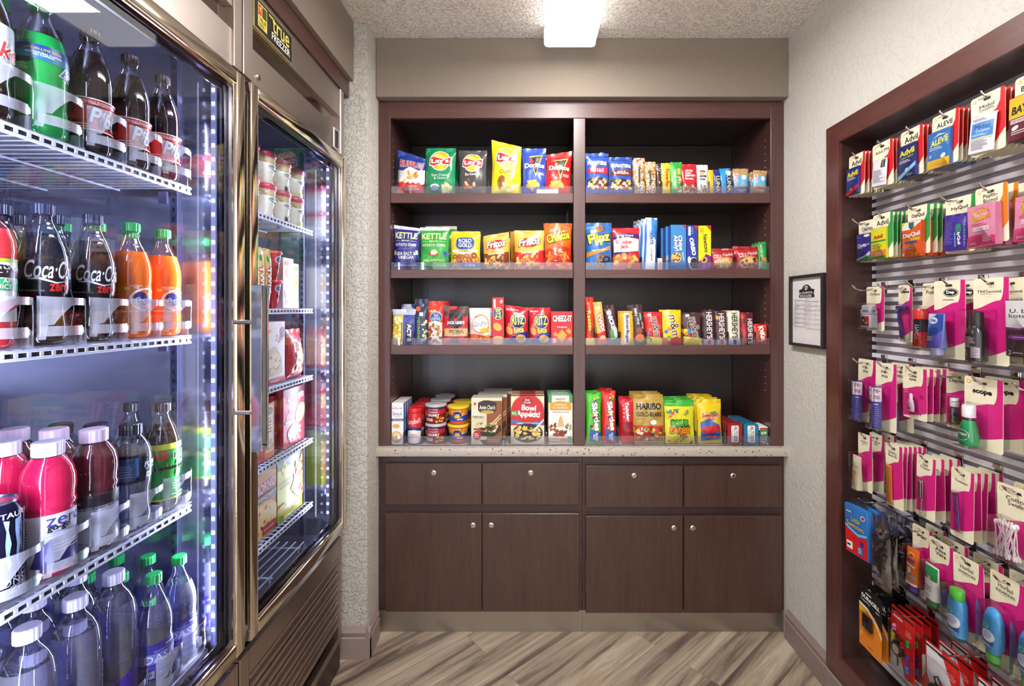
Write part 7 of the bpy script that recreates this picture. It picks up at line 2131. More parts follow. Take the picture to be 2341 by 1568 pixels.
MB().lathe([(0.0185, -0.100), (0.0185, -0.074), (0.015, -0.068), (0.0, -0.067)], M('#dc2c1c', 0.3), n=28, c=(-0.016, -0.022, 0), cap=False).build('cap', o)
art('printed_logo', lambda u, v, off: (-0.016 + (0.0183 + off) * math.sin(u / 0.018), -0.022 - (0.0183 + off) * math.cos(u / 0.018), v - 0.180), 0.04, 0.075, [T('FOAMY', 0.66, 0.56, 0.6, '#b9c9e6', rot=90, h=0.3, b=0.04), Rr(0.05, 0.02, 0.26, 0.6, '#e8e4e4'), LINES(0.07, 0.05, 0.24, 0.55, 7, K_)], o, cell=0.005)
blister(o, -0.044, 0.020, -0.190, -0.060, 0.044)
hang(o, 3, Y3, 1.262, 1, 0, 'magenta card with a red and black shaving foam can', 'carded shaving foam', 'third hook')
o = card('carded_hair_gel', 0.098, 0.222, [accent(MAG, 0.72, 0.16), E(0.55, 0.845, 0.24, 0.055, K_), E(0.55, 0.845, 0.225, 0.048, W_), E(0.55, 0.845, 0.21, 0.042, K_), T('Dep', 0.55, 0.845, 0.26, W_, h=0.05, b=0.04), LINES(0.3, 0.74, 0.8, 0.77, 1, '#9a968a')])
tbm = MB()
vs, fs = [], []
for k in range(11):
    z = -0.080 - 0.098 * k / 10
    wd, dp = 0.026 - 0.000 * k, 0.001 + 0.018 * (1 - k / 10) ** 0.6
    if k > 8:
        dp = 0.0185
    for i in range(20):
        a = 2 * PI * i / 20
        vs.append((-0.016 + wd * math.copysign(abs(math.cos(a)) ** 0.6, math.cos(a)), -0.022 + (0.003 + 0.014 * k / 10) * math.sin(a), z))
fs = [(k * 20 + i, k * 20 + (i + 1) % 20, (k + 1) * 20 + (i + 1) % 20, (k + 1) * 20 + i) for k in range(10) for i in range(20)] + [tuple(range(20)), tuple(200 + i for i in range(20))[::-1]]
tbm.add(vs, fs, M('#7a8ad0', 0.25))
tbm.build('gel_tube', o)
MB().lathe([(0.014, -0.200), (0.016, -0.199), (0.017, -0.1785)], M('#a9a8dc', 0.25), n=24, c=(-0.016, -0.022, 0), squash=1.0).build('cap', o)
art('printed_logo', lambda u, v, off: (-0.016 + u, -0.022 - (0.003 + 0.014 * (0.096 - v) / 0.098) * math.sqrt(max(0.0, 1 - (abs(u) / 0.026) ** 3.2)) - off - 0.0008, v - 0.176), 0.047, 0.095, [Rr(0, 0, 1, 1, '#5f82c8'), P([(0, 0), (1, 0.5), (1, 1), (0.6, 1), (0, 0.4)], '#24449a'), P([(0, 0.8), (0.6, 1), (0, 1)], '#d9c8ec'), P([(0, 0), (1, 0), (1, 0.46), (0.5, 0.3)], '#5a4cb0'), E(0.42, 0.80, 0.30, 0.10, '#c8cfe8'), T('Dep', 0.42, 0.80, 0.40, '#34488c', b=0.04), LINES(0.4, 0.42, 0.9, 0.60, 3, '#16205a'), LINES(0.08, 0.18, 0.6, 0.34, 3, W_)], o, cell=0.004)
blister(o, -0.046, 0.016, -0.203, -0.072, 0.044)
hang(o, 3, 1.330, 1.199, 2, 0.050, 'magenta card with a blue and lilac hair gel tube', 'carded hair gel', 'fourth hook')
o = card('carded_hair_spray', 0.094, 0.226, [accent(MAG, 0.74, 0.12)] + [T('TRESemmé', 0.46, 0.845, 0.68, '#4a4644', h=0.035, b=0.0), LINES(0.2, 0.81, 0.72, 0.82, 1, '#9a968a'), LINES(0.36, 0.785, 0.6, 0.79, 1, '#9a968a')])
MB().lathe([(0.018, -0.205), (0.0225, -0.202), (0.0225, -0.140), (0.020, -0.122), (0.0155, -0.112)], M('#241f24', 0.2, 0, 0.5), n=30, c=(-0.012, -0.025, 0)).build('spray_bottle', o)
MB().lathe([(0.0150, -0.112), (0.0150, -0.106), (0.0135, -0.076), (0.0115, -0.074), (0.0, -0.0735)], M('#2a262a', 0.35), n=30, c=(-0.012, -0.025, 0), cap=False).build('cap', o)
art('printed_logo', lambda u, v, off: (-0.012 + (0.0228 + off) * math.sin(u / 0.0228), -0.025 - (0.0228 + off) * math.cos(u / 0.0228), v - 0.199), 0.052, 0.062, [LINES(0.04, 0.5, 0.9, 0.97, 8, '#cfc8cc'), LINES(0.04, 0.04, 0.5, 0.45, 7, '#cfc8cc'), Rr(0.62, 0.08, 0.96, 0.5, '#d0c0d0'), LINES(0.64, 0.1, 0.94, 0.48, 10, '#3a343a')], o, cell=0.006)
blister(o, -0.040, 0.016, -0.208, -0.068, 0.051)
hang(o, 3, 1.218, 1.206, 2, 0.054, 'magenta card with a black hair spray bottle', 'carded hair spray', 'fifth hook')
o = card('carded_hygiene_pads', 0.098, 0.226, [accent(MAG, 0.72, 0.10)] + tab('U.', 0.12, 0.86))
kid_box(o, 0.088, 0.135, 0.034, -0.012, -0.046, '#4a363c', [P([(-.01, 0.52), (0.4, 0.50), (1.01, 0.66), (1.01, 1.01), (-.01, 1.01)], '#efedf0'), P([(-.01, 0.48), (0.4, 0.46), (1.01, 0.60), (1.01, 0.66), (0.4, 0.50), (-.01, 0.52)], '#8a3a9a'), T('U. by\nkotex', 0.4, 0.77, 0.60, K_, h=0.16, b=0.0), E(0.36, 0.34, 0.30, 0.05, '#a03ab8'), LINES(0.2, 0.32, 0.8, 0.36, 1, W_), T('2', 0.12, 0.06, 0.08, W_), LINES(0.2, 0.04, 0.6, 0.08, 1, W_)], side='#5a464c')
hang(o, 3, Y6, 1.22, 2, 0.040, 'magenta card with a white and brown hygiene box', 'carded hygiene box', 'sixth hook')

# middle row
o = card('carded_eye_care', 0.088, 0.226, [accent(MAG, 0.74, 0.17)] + [T('re-\nnu', 0.44, 0.835, 0.34, K_, h=0.10, b=0.01), LINES(0.5, 0.9, 0.8, 0.94, 2, '#b9a88a')])
RE = [Rr(-.01, 0.66, 1.01, 1.01, '#efe6f0'), P([(-.01, 0.62), (0.4, 0.72), (1.01, 0.60), (1.01, 0.5), (-.01, 0.5)], '#33278c'), T('re-\nnu', 0.5, 0.84, 0.60, K_, h=0.24, b=0.01), T('fresh', 0.35, 0.56, 0.4, W_, b=0.03), E(0.78, 0.52, 0.13, 0.06, W_), LINES(0.1, 0.32, 0.86, 0.48, 3, W_), Rr(0.08, 0.18, 0.6, 0.27, '#e8dc3a'), LINES(0.1, 0.04, 0.5, 0.1, 2, W_)]
pb = empty('tmp')
bx = MB().box(-0.017, 0.017, -0.014, 0.014, -0.070, 0.070, M('#33278c', 0.35), 0.0006)
bxo = bx.build('product_box', o)
bxo.location = (-0.010, -0.028, -0.136)
bxo.rotation_euler = (0, 0, R(-28))
bpy.data.objects.remove(pb)
art('printed_logo', lambda u, v, off: (u, -0.014 - off, v - 0.07), 0.033, 0.139, RE, bxo)
art('printed_logo', lambda u, v, off: (0.017 + off, u, v - 0.07), 0.027, 0.139, [Rr(-.01, 0.66, 1.01, 1.01, '#dcc0d6'), T('re-\nnu', 0.5, 0.84, 0.66, K_, h=0.24, b=0.01), T('fresh', 0.4, 0.60, 0.5, W_), LINES(0.1, 0.06, 0.9, 0.55, 10, '#6a62b8')], bxo)
blister(o, -0.036, 0.018, -0.210, -0.062, 0.047, 0.002)
o.children[0]
hang(o, 4, Y1, 1.232, 1, 0.0, 'magenta lens solution card beside the dark frame post', 'carded eye care', 'first hook')
o2 = dup(o)
hang(o2, 4, Y2, 1.208, 2, 0.052, 'magenta card with a purple and white lens solution box', 'carded eye care', 'second hook')
o = card('carded_eye_drops', 0.090, 0.160, [accent(MAG, 0.66, 0.10)] + [T('Clear\neyes', 0.44, 0.80, 0.36, K_, h=0.14, b=0.01), T('12', 0.72, 0.12, 0.10, '#4a3a2a'), LINES(0.06, 0.48, 0.3, 0.56, 2, '#e8a03a'), E(0.12, 0.93, 0.055, 0.03, '#e0c23a'), E(0.12, 0.93, 0.035, 0.019, CREAM), LINES(0.72, 0.42, 0.9, 0.5, 3, '#7a1048')])
MB().lathe([(0.010, -0.122), (0.011, -0.120), (0.0115, -0.105), (0.008, -0.088), (0.006, -0.084), (0.006, -0.070), (0.003, -0.066)], M('#e9c3de', 0.3), n=24, c=(-0.004, -0.0088, 0), squash=0.62).build('dropper_bottle', o)
art('printed_logo', lambda u, v, off: (-0.004 + u, -0.0172 - off, v - 0.116), 0.016, 0.022, [Rr(0.1, 0, 0.9, 0.36, '#d8404a'), LINES(0.2, 0.4, 0.8, 0.95, 3, '#5a4ab0')], o)
blister(o, -0.022, 0.014, -0.126, -0.060, 0.0185)
hang(o, 4, Y3, 1.205, 5, 0.0198, 'magenta card with a tiny pink dropper bottle', 'carded eye drops', 'third hook')
o = card('carded_lip_balm', 0.078, 0.164, [accent(MAG, 0.70, 0.14)] + tab('ChapStick', 0.72, 0.84, sh=0.2))
MB().lathe([(0.0095, -0.134), (0.0098, -0.132), (0.0098, -0.084)], M('#201d22', 0.25), n=26, c=(0.0, -0.013, 0)).build('balm_tube', o)
MB().lathe([(0.0100, -0.0838), (0.0102, -0.082), (0.0102, -0.062), (0.0096, -0.060), (0, -0.0598)], M('#e9e6ea', 0.25), n=26, c=(0.0, -0.013, 0), cap=False).build('cap', o)
art('printed_logo', lambda u, v, off: ((0.0100 + off) * math.sin(u / 0.0100), -0.013 - (0.0100 + off) * math.cos(u / 0.0100), v - 0.132), 0.026, 0.046, [T('ChapStick', 0.62, 0.5, 0.9, W_, rot=-90, h=0.26), Rr(0.12, 0.1, 0.22, 0.9, '#8a8a92'), Rr(0.12, 0.2, 0.22, 0.4, '#d98a2c')], o, cell=0.003)
blister(o, -0.034, 0.016, -0.138, -0.052, 0.028)
hang(o, 4, 1.350, 1.245, 1, 0.0, 'magenta card with a black and white lip balm stick', 'carded lip balm', 'fourth hook')
o = card('carded_mouthwash', 0.104, 0.190, [accent(MAG, 0.66, 0.16)] + tab('scope', 0.50, 0.79, b=0.04, h=0.07))
prof = [(0.016, -0.168), (0.0205, -0.166), (0.0225, -0.160), (0.0225, -0.145), (0.0195, -0.120), (0.0135, -0.100), (0.0115, -0.094), (0.0112, -0.084)]
MB().lathe(prof, None, n=32, c=(-0.014, -0.025, 0), matf=lambda z: M('#12a05e', 0.08, 0, 0.6) if z < -0.108 else CLEAR('#eef6f2', 0.1, 0.03), squash=0.9).build('mouthwash_bottle', o)
MB().lathe([(0.0150, -0.092), (0.0155, -0.090), (0.0150, -0.062), (0.0135, -0.060), (0, -0.0598)], M('#ecebee', 0.25), n=30, c=(-0.014, -0.025, 0), squash=0.9, cap=False).build('cap', o)
for (c0, s0) in (((-0.014, -0.0245), 1),):
    art('printed_logo', lambda u, v, off: (-0.014 + (0.0212 + off) * math.sin(u / 0.0212), -0.025 - 0.91 * (0.0222 + off) * math.cos(u / 0.0212), v - 0.156), 0.036, 0.034, [E(0.5, 0.5, 0.48, 0.44, W_), E(0.5, 0.5, 0.44, 0.39, '#1f8f58'), T('scope', 0.5, 0.56, 0.66, W_, b=0.05, rot=-6)], o, cell=0.004)
blister(o, -0.042, 0.012, -0.172, -0.055, 0.052)
hang(o, 4, 1.240, 1.208, 2, 0.056, 'magenta card with a green mouthwash bottle', 'carded mouthwash', 'fifth hook')
o2 = card('carded_mouthwash', 0.104, 0.190, [accent(MAG, 0.66, 0.16)] + tab('scope', 0.50, 0.79, b=0.04, h=0.07))
hang(o2, 4, 1.135, 1.262, 1, 0.0, 'plain magenta mouthwash card', 'carded mouthwash', 'sixth hook')

# fifth row
o = card('carded_lotion', 0.070, 0.200, [accent(MAG, 0.72, 0.17)] + [T('Aveeno', 0.44, 0.86, 0.5, '#6a655a', b=0.0, sh=0.2), LINES(0.3, 0.80, 0.7, 0.83, 2, '#9a968a')])
tv = MB()
vs = []
for k in range(9):
    z = -0.066 - 0.118 * k / 8
    hw, hd = 0.0215 - 0.0015 * k / 8, 0.002 + 0.013 * k / 8
    for i in range(18):
        a = 2 * PI * i / 18
        vs.append((-0.012 + hw * math.copysign(abs(math.cos(a)) ** 0.7, math.cos(a)), -0.020 + hd * math.sin(a), z))
tv.add(vs, [(k * 18 + i, k * 18 + (i + 1) % 18, (k + 1) * 18 + (i + 1) % 18, (k + 1) * 18 + i) for k in range(8) for i in range(18)] + [tuple(range(18)), tuple(8 * 18 + i for i in range(18))[::-1]], M('#dccfb4', 0.35))
tv.build('lotion_tube', o)
art('printed_logo', lambda u, v, off: (-0.012 + u, -0.0225 - off - 0.0125 * (1 - (v / 0.10)), v - 0.176), 0.030, 0.10, [T('Aveeno', 0.5, 0.72, 0.8, '#8a7a5a', b=0.0), T('daily\nlotion', 0.45, 0.52, 0.5, '#e0722c'), Rr(0.2, 0.24, 0.45, 0.42, '#e8962c'), LINES(0.2, 0.05, 0.8, 0.2, 3, '#b5a584')], o)
blister(o, -0.038, 0.012, -0.186, -0.058, 0.038)
hang(o, 5, 1.657, 1.196, 3, 0.042, 'magenta card with a beige lotion tube', 'carded lotion', 'first hook')
o = card('carded_emery_boards', 0.070, 0.206, [accent(MAG, 0.74, 0.14, 0.84)] + [T('Emery\nBoards', 0.44, 0.84, 0.5, K_, h=0.09, b=0.0, rot=-3)])
MB().box(-0.030, -0.006, -0.006, -0.0012, -0.182, -0.058, M('#d9742c', 0.5), 0.002).box(-0.026, -0.010, -0.0085, -0.006, -0.180, -0.060, M('#e0853a', 0.5), 0.001).build('emery_boards', o)
blister(o, -0.032, -0.003, -0.185, -0.054, 0.0105, 0.002)
hang(o, 5, 1.530, 1.198, 6, 0.0155, 'magenta card with orange emery boards', 'carded emery boards', 'second hook')
o = card('carded_nail_clipper', 0.068, 0.186, [accent(MAG, 0.72, 0.14, 0.86)] + [T('Nail\nClipper', 0.46, 0.83, 0.5, K_, h=0.10, b=0.0, rot=-3)])
nc = MB()
ST = STEEL('#c9c4cc', 0.15)
nc.box(-0.020, -0.004, -0.0075, -0.003, -0.115, -0.060, ST, 0.0015, 2)
nc.box(-0.018, -0.006, -0.0115, -0.0085, -0.112, -0.066, ST, 0.001)
nc.lathe([(0.004, -0.0125), (0.004, -0.002)], ST, n=12, c=(-0.012, 0.0, -0.068), ax='Y')
nc.build('clipper', o)
ch = MB()
for q in range(12):
    zz = -0.116 - q * 0.0042
    ch.tube([(-0.008 + 0.0018 * math.cos(t), -0.006 + (0.0018 * math.sin(t) if q % 2 else 0), zz + 0.0026 * math.sin(t)) for t in [2 * PI * i / 8 for i in range(9)]], 0.0006, ST, 5)
ch.build('chain', o)
blister(o, -0.026, 0.004, -0.168, -0.052, 0.015, 0.003)
hang(o, 5, 1.405, 1.198, 4, 0.0235, 'magenta card with a steel nail clipper', 'carded nail clipper', 'third hook')
o = card('carded_tweezers', 0.070, 0.192, [accent(MAG, 0.72, 0.14, 0.86)] + [T('Tweezer', 0.46, 0.82, 0.56, K_, b=0.0, rot=-3)])
tz = MB()
tz.tube([(-0.012, -0.006, -0.058), (-0.006, -0.006, -0.10), (-0.001, -0.006, -0.150)], 0.0016, M('#5a4a8a', 0.25, 0.7), 8)
tz.tube([(-0.014, -0.010, -0.058), (-0.009, -0.012, -0.10), (-0.001, -0.0078, -0.150)], 0.0016, M('#5a4a8a', 0.25, 0.7), 8)
tz.box(-0.018, -0.010, -0.012, -0.004, -0.060, -0.054, M('#5a4a8a', 0.25, 0.7), 0.001)
tz.build('tweezers', o)
blister(o, -0.024, 0.006, -0.158, -0.050, 0.0155, 0.003)
hang(o, 5, 1.288, 1.200, 5, 0.0185, 'magenta card with slim purple tweezers', 'carded tweezers', 'fourth hook', jit=0.004)
o = card('carded_cotton_swabs', 0.100, 0.190, [accent(MAG, 0.60, 0.10)] + tab('Cotton\nSwabs', 0.50, 0.80, h=0.12, b=0.0))
sb = MB()
rq = random.Random(8)
WHT = M('#efe6ea', 0.7)
for q in range(26):
    x0_, x1_ = -0.030 + 0.046 * rq.random(), -0.034 + 0.052 * rq.random()
    y_ = -0.010 - 0.022 * rq.random()
    sb.tube([(x0_, y_, -0.080), ((x0_ + x1_) / 2, y_, -0.115), (x1_, y_, -0.155)], 0.0011, WHT, 5)
    sb.lathe([(0.0008, -0.085), (0.0026, -0.081), (0.0028, -0.076), (0.0012, -0.072)], WHT, n=7, c=(x0_, y_, 0))
    sb.lathe([(0.0012, -0.163), (0.0028, -0.159), (0.0026, -0.153), (0.0008, -0.149)], WHT, n=7, c=(x1_, y_, 0))
sb.build('swab_bundle_pattern', o)
blister(o, -0.042, 0.026, -0.168, -0.066, 0.038)
hang(o, 5, 1.160, 1.215, 2, 0.042, 'magenta card with a clear case of white cotton swabs', 'carded cotton swabs', 'fifth hook')

# sixth row
dp = empty('swim_diaper_pack')
dpk = MB().box(-0.056, 0.056, -0.030, -0.002, -0.185, -0.012, M('#2f6fb8', 0.25, 0, 0.3), 0.006, 2).build('pack', dp)
art('printed_logo', lambda u, v, off: (u, -0.0302 - off, v - 0.180), 0.104, 0.160, [P([(0, 0), (1, 0), (1, 0.46), (0.6, 0.40), (0.2, 0.48), (0, 0.54)], '#d2202a'), P([(0, 0.56), (0.2, 0.50), (0.6, 0.42), (1, 0.48), (1, 0.53), (0.6, 0.47), (0.2, 0.55), (0, 0.60)], '#8fc0ec'), T('Little\nSwimmers', 0.50, 0.68, 0.80, '#f2d93a', h=0.24, b=0.05, rot=-4, o='#1d2c6a', ow=0.05), LINES(0.1, 0.86, 0.4, 0.92, 1, W_), E(0.86, 0.86, 0.1, 0.05, W_), E(0.86, 0.86, 0.08, 0.035, RD), Rr(0.06, 0.08, 0.34, 0.24, W_), LINES(0.08, 0.1, 0.32, 0.22, 1, K_), E(0.78, 0.30, 0.08, 0.055, '#27308a'), Rr(0.58, 0.06, 0.80, 0.22, '#2f6fb8'), LINES(0.6, 0.08, 0.78, 0.2, 3, W_)], dpk)
MB().prism([(-0.05, -0.012), (0.05, -0.012), (0.024, 0.012), (-0.024, 0.012)], lambda p, t: (p[0], -0.016 + 0.0008 * t, p[1]), BL).build('hanging_header', dp)
hang(dp, 6, 1.668, 1.196, 2, 0.034, 'blue and red pack of swim diapers', 'pack of diapers', 'first hook', lean0=-0.06)


def clear_bag():
    root = empty('bagged_black_accessories')
    b = pouch('clear_bag', 0.085, 0.235, 0.034, '#ffffff', [], seed=33, mat=CLEAR('#f3f1f6', 0.22, 0.06), pinch=0.10, top=0.18, nx=14, nz=26)
    b.parent = root
    b.location = (0, -0.018, -0.232)
    rq = random.Random(9)
    BK = M('#17151a', 0.25, 0, 0.4)
    for k in range(4):
        mb = MB()
        cx, cz = (-0.016, 0.016, -0.012, 0.015)[k], (-0.085, -0.110, -0.150, -0.185)[k]
        pts = []
        for i in range(15):
            a = 2 * PI * i / 14
            pts.append((cx + (0.015 + 0.003 * math.sin(3 * a)) * math.cos(a), -0.018 + 0.004 * math.sin(2 * a), cz + 0.026 * math.sin(a)))
        mb.tube(pts, 0.0042, BK, 8)
        mb.lathe([(0.001, cz - 0.012), (0.010, cz - 0.008), (0.012, cz + 0.004), (0.007, cz + 0.014), (0.001, cz + 0.018)], BK, n=14, c=(cx * 0.6, -0.018, 0))
        mb.build('black_accessory', root)
    return root


hang(clear_bag(), 6, 1.560, 1.186, 3, 0.040, 'crinkled clear bag of black plastic accessories', 'bagged accessories', 'second hook', jit=0.02)


def tube_goods(root, w, z0, z1, d, cx, c1, cap_c, capz, els, name='lotion_tube', artz=None):
    tv = MB()
    vs = []
    n = 10
    for k in range(n + 1):
        z = z1 + (z0 - z1) * k / n
        hd = 0.002 + (d / 2 - 0.002) * min(1, (k / n) ** 0.7)
        for i in range(20):
            a = 2 * PI * i / 20
            vs.append((cx + w / 2 * math.copysign(abs(math.cos(a)) ** 0.7, math.cos(a)), -0.004 - d / 2 + hd * math.sin(a), z))
    tv.add(vs, [(k * 20 + i, k * 20 + (i + 1) % 20, (k + 1) * 20 + (i + 1) % 20, (k + 1) * 20 + i) for k in range(n) for i in range(20)] + [tuple(range(20)), tuple(n * 20 + i for i in range(20))[::-1]], M(c1, 0.3))
    tv.build(name, root)
    MB().lathe([(w * 0.40, z0 - capz), (w * 0.42, z0 - capz + 0.002), (w * 0.44, z0 - 0.0004)], M(cap_c, 0.3), n=26, c=(cx, -0.004 - d / 2, 0), squash=d / w * 1.05).build('cap', root)

    def sf(u, v, off):
        z = z0 + v
        k = 1 - v / (z1 - z0)
        hd = 0.002 + (d / 2 - 0.002) * min(1, max(0, k) ** 0.7)
        q = min(1, abs(u) / (w / 2))
        return (cx + u, -0.004 - d / 2 - hd * math.sqrt(max(0, 1 - q ** 3.2)) - off - 0.0006, z)
    art('printed_logo', sf, w * 0.92, (z1 - z0) * 0.98, els, root, cell=0.004)


o = card('carded_sunscreen', 0.072, 0.216, [accent(MAG, 0.74, 0.12)] + tab('SPORT', 0.48, 0.86, b=0.04, rot=-4))
tube_goods(o, 0.046, -0.168, -0.058, 0.026, -0.014, '#e86a1c', '#4a2a9a', 0.020, [Rr(0, 0, 1, 0.06, W_), E(0.5, 0.84, 0.26, 0.08, '#f0a82c'), E(0.5, 0.82, 0.16, 0.04, '#7a3a8a'), T('SPORT', 0.5, 0.66, 0.72, '#4a2a9a', h=0.10, b=0.03, sh=0.2), P([(0.1, 0.58), (0.9, 0.54), (0.8, 0.50), (0.1, 0.55)], W_), P([(0.3, 0.46), (0.56, 0.46), (0.56, 0.36), (0.43, 0.30), (0.3, 0.36)], '#e9eef6'), T('50', 0.43, 0.40, 0.18, '#2f5aa8'), Rr(0.04, 0.20, 0.96, 0.27, '#5fa8d8'), LINES(0.1, 0.08, 0.8, 0.16, 2, '#f6c8a0')], name='sunscreen_tube')
blister(o, -0.042, 0.014, -0.192, -0.052, 0.036)
hang(o, 6, 1.452, 1.226, 2, 0.042, 'magenta card with an orange and purple sunscreen tube', 'carded sunscreen', 'third hook')
o = card('carded_aloe_lotion', 0.082, 0.206, [accent(MAG, 0.72, 0.14)] + tab('Aloe\nVera', 0.44, 0.84, h=0.11, b=0.01))
leaf = [P([(0.5, 0.60), (0.46 + 0.38 * math.cos(R(a)), 0.62 + 0.26 * math.sin(R(a))), (0.54, 0.62)], '#e9f0e6') for a in (0, 30, 60, 90, 120, 150, 180)]
tube_goods(o, 0.048, -0.158, -0.062, 0.026, -0.012, '#e9ece8', '#1f7a4a', 0.018, [Rr(-.01, 0.60, 1.01, 1.01, '#23904a')] + leaf + [T('Aloe\nVera', 0.42, 0.34, 0.56, '#1f3a2a', h=0.16, b=0.0), LINES(0.2, 0.08, 0.7, 0.16, 2, '#9aa8a0')], name='aloe_tube')
blister(o, -0.040, 0.016, -0.182, -0.054, 0.036)
hang(o, 6, 1.362, 1.205, 2, 0.042, 'magenta card with a green and white aloe tube', 'carded aloe lotion', 'fourth hook')
HE = [T('Herbal\nessences', 0.46, 0.84, 0.56, '#4a463e', h=0.10, b=0.0), E(0.12, 0.95, 0.055, 0.02, '#e0c23a'), E(0.12, 0.95, 0.035, 0.012, CREAM), LINES(0.3, 0.775, 0.6, 0.785, 1, '#9a968a')]
HL = [E(0.4, 0.84, 0.20, 0.12, '#8fcf6a'), E(0.4, 0.84, 0.13, 0.08, '#3f96d8'), E(0.55, 0.46, 0.42, 0.24, '#e9ecf6', 20), E(0.5, 0.50, 0.30, 0.15, '#b9c4e8', 20), P([(0.1, 0.2), (0.9, 0.1), (0.9, 0.28), (0.5, 0.2)], '#24449a'), LINES(0.2, 0.04, 0.9, 0.14, 2, W_)]
o = card('carded_shampoo', 0.086, 0.226, [accent(MAG, 0.74, 0.14)] + HE)
MB().lathe([(0.018, -0.200), (0.0235, -0.197), (0.0235, -0.112), (0.020, -0.100)], M('#3f96d8', 0.25, 0, 0.4), n=34, c=(-0.010, -0.022, 0), squash=0.78).build('shampoo_bottle', o)
MB().lathe([(0.0185, -0.0998), (0.019, -0.098), (0.0185, -0.078), (0.017, -0.074), (0, -0.0735)], M('#4fb83f', 0.3), n=30, c=(-0.010, -0.022, 0), squash=0.78, cap=False).build('cap', o)
art('printed_logo', lambda u, v, off: (-0.010 + (0.0238 + off) * math.sin(u / 0.0238), -0.022 - 0.78 * (0.0242 + off) * math.cos(u / 0.0238), v - 0.19), 0.046, 0.072, HL, o, cell=0.005)
blister(o, -0.038, 0.018, -0.204, -0.066, 0.046)
hang(o, 6, 1.270, 1.196, 2, 0.054, 'magenta card with a blue green-capped shampoo bottle', 'carded shampoo', 'fifth hook')
o = card('carded_conditioner', 0.086, 0.226, [accent(MAG, 0.74, 0.14)] + HE)
MB().lathe([(0.014, -0.186), (0.017, -0.184), (0.0245, -0.165), (0.0265, -0.140), (0.0235, -0.100), (0.015, -0.078), (0.008, -0.072), (0.002, -0.071)], M('#3f96d8', 0.25, 0, 0.4), n=34, c=(-0.010, -0.022, 0), squash=0.62).build('conditioner_bottle', o)
MB().lathe([(0.0145, -0.206), (0.016, -0.204), (0.0165, -0.1862)], M('#4fb83f', 0.3), n=30, c=(-0.010, -0.022, 0), squash=0.75).build('cap', o)
art('printed_logo', lambda u, v, off: (-0.010 + u, -0.022 - 0.62 * 0.0262 * math.sqrt(max(0.05, 1 - (u / 0.0268) ** 2)) - off - 0.001, v - 0.168), 0.036, 0.062, HL, o, cell=0.004)
blister(o, -0.040, 0.020, -0.209, -0.064, 0.044)
hang(o, 6, 1.182, 1.212, 2, 0.05, 'magenta card with an upside-down blue conditioner bottle', 'carded conditioner', 'sixth hook')
o = dup(o)
hang(o, 6, 1.095, 1.212, 1, 0.05, 'magenta card with an upside-down blue bottle', 'carded conditioner', 'last hook')

# bottom row
o = card('battery_card', 0.110, 0.215, [P([(0, 0), (1, 0), (1, 0.48), (0.7, 0.62), (0.3, 0.68), (0, 0.68)], '#e8861c'), P([(0, 0.66), (0.4, 0.64), (0.8, 0.50), (1, 0.36), (1, 0.40), (0.8, 0.54), (0.4, 0.68), (0, 0.70)], W_), P([(0.0, 0.56), (0.3, 0.56), (0.3, 0.62), (0, 0.64)], '#e9c42c'), T('DURACELL', 0.52, 0.83, 0.80, W_, h=0.065, b=0.05, rot=-4), T('CopperTop', 0.3, 0.765, 0.4, W_, rot=-3), T('AAA', 0.82, 0.74, 0.16, W_), Rr(0.3, 0.90, 0.56, 0.92, W_), E(0.1, 0.2, 0.06, 0.03, '#e9c84a'), LINES(0.4, 0.06, 0.7, 0.09, 1, '#7a3a10')], base='#191719')
bt = MB()
for q in range(4):
    bt.lathe([(0.0018, -0.076), (0.002, -0.0775), (0.0052, -0.0785), (0.0053, -0.122)], M('#2a2424', 0.25, 0.4), n=14, c=(-0.022 + q * 0.0112, -0.0075, 0))
bt.build('battery_pattern', o)
blister(o, -0.030, 0.018, -0.126, -0.072, 0.0145, 0.004)
hang(o, 7, 1.615, 1.184, 6, 0.0175, 'black and orange battery card', 'battery card', 'first hook')


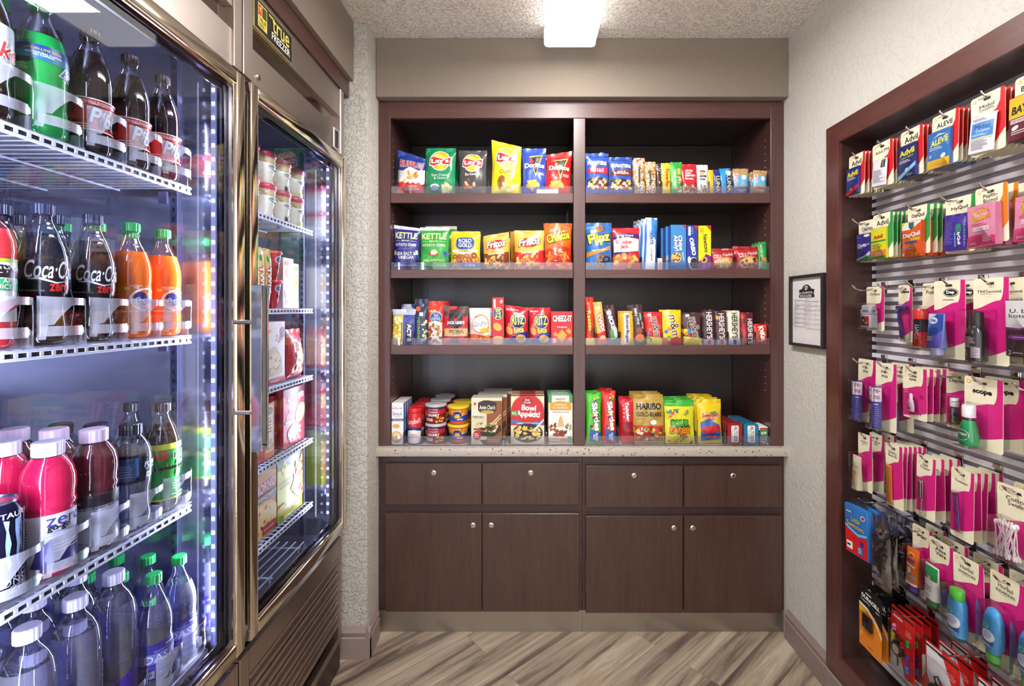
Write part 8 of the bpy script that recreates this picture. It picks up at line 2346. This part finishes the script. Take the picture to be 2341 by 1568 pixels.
def gadget(w, h, kind=0):
    o = card('phone_accessory_card', w, h, [P([(0, 0), (0.62, 0), (0.30, 0.46), (0, 0.60)] if kind == 0 else [(0.05, 0.98), (0.5, 0.98), (0.98, 0.3), (0.98, 0.02), (0.4, 0.02), (0.05, 0.5)], '#dcdbe2'), Rr(0.02, 0.92, 0.98, 0.955, '#2a2426'), T('scosche', 0.3, 0.86, 0.4, W_, b=0.03), LINES(0.62, 0.68, 0.95, 0.78, 3, '#f0b0a8')], base='#d2201f')
    BK = M('#1c1a1c', 0.3)
    mb = MB()
    mb.lathe([(0.021, -0.014), (0.0225, -0.012), (0.0225, -0.003)], BK, n=28, c=(-0.012, 0, -0.112), ax='Y')
    mb.lathe([(0.0, -0.0152), (0.013, -0.0150), (0.0135, -0.014)], M('#e6d9c0', 0.4), n=24, c=(-0.012, 0, -0.112), ax='Y', cap=False)
    mb.tube([(-0.012, -0.008, -0.088), (-0.016, -0.009, -0.070), (-0.006, -0.008, -0.062), (0.006, -0.009, -0.074)], 0.0022, BK, 7)
    mb.tube([(-0.012, -0.008, -0.135), (-0.008, -0.009, -0.150), (-0.010, -0.008, -0.165)], 0.0022, BK, 7)
    mb.build('cord_winder', o)
    for q, (x, z, c) in enumerate(((-0.030, -0.052, '#e88ab8'), (-0.034, -0.084, '#e8de2c'), (0.024, -0.070, '#23904a'), (0.024, -0.118, '#5a2a9a'), (0.024, -0.152, '#2f6fd0'), (0.004, -0.088, '#d2201f'))):
        if kind and q < 4:
            continue
        e = MB()
        e.lathe([(0.002, -0.011), (0.006, -0.008), (0.0068, -0.003), (0.0035, -0.0012)], M(c, 0.3), n=14, c=(x, 0, z + 0.004), ax='Y')
        e.lathe([(0.002, -0.011), (0.006, -0.008), (0.0068, -0.003), (0.0035, -0.0012)], M(c, 0.3), n=14, c=(x, 0, z - 0.006), ax='Y')
        e.build('ear_tip', o)
    blister(o, -w / 2 + 0.004, w / 2 - 0.004, -h + 0.024, -0.028, 0.018, 0.004)
    return o


hang(gadget(0.098, 0.200), 7, 1.500, 1.204, 4, 0.024, 'red card of earphones with coloured ear tips', 'phone accessory card', 'second hook')
hang(gadget(0.110, 0.190, 1), 7, 1.330, 1.178, 3, 0.038, 'red and silver card of a black charging cord', 'phone accessory card', 'third hook')
hang(gadget(0.100, 0.190, 1), 7, 1.200, 1.200, 2, 0.038, 'red and silver cord card low beside the frame rail', 'phone accessory card', 'fourth hook')
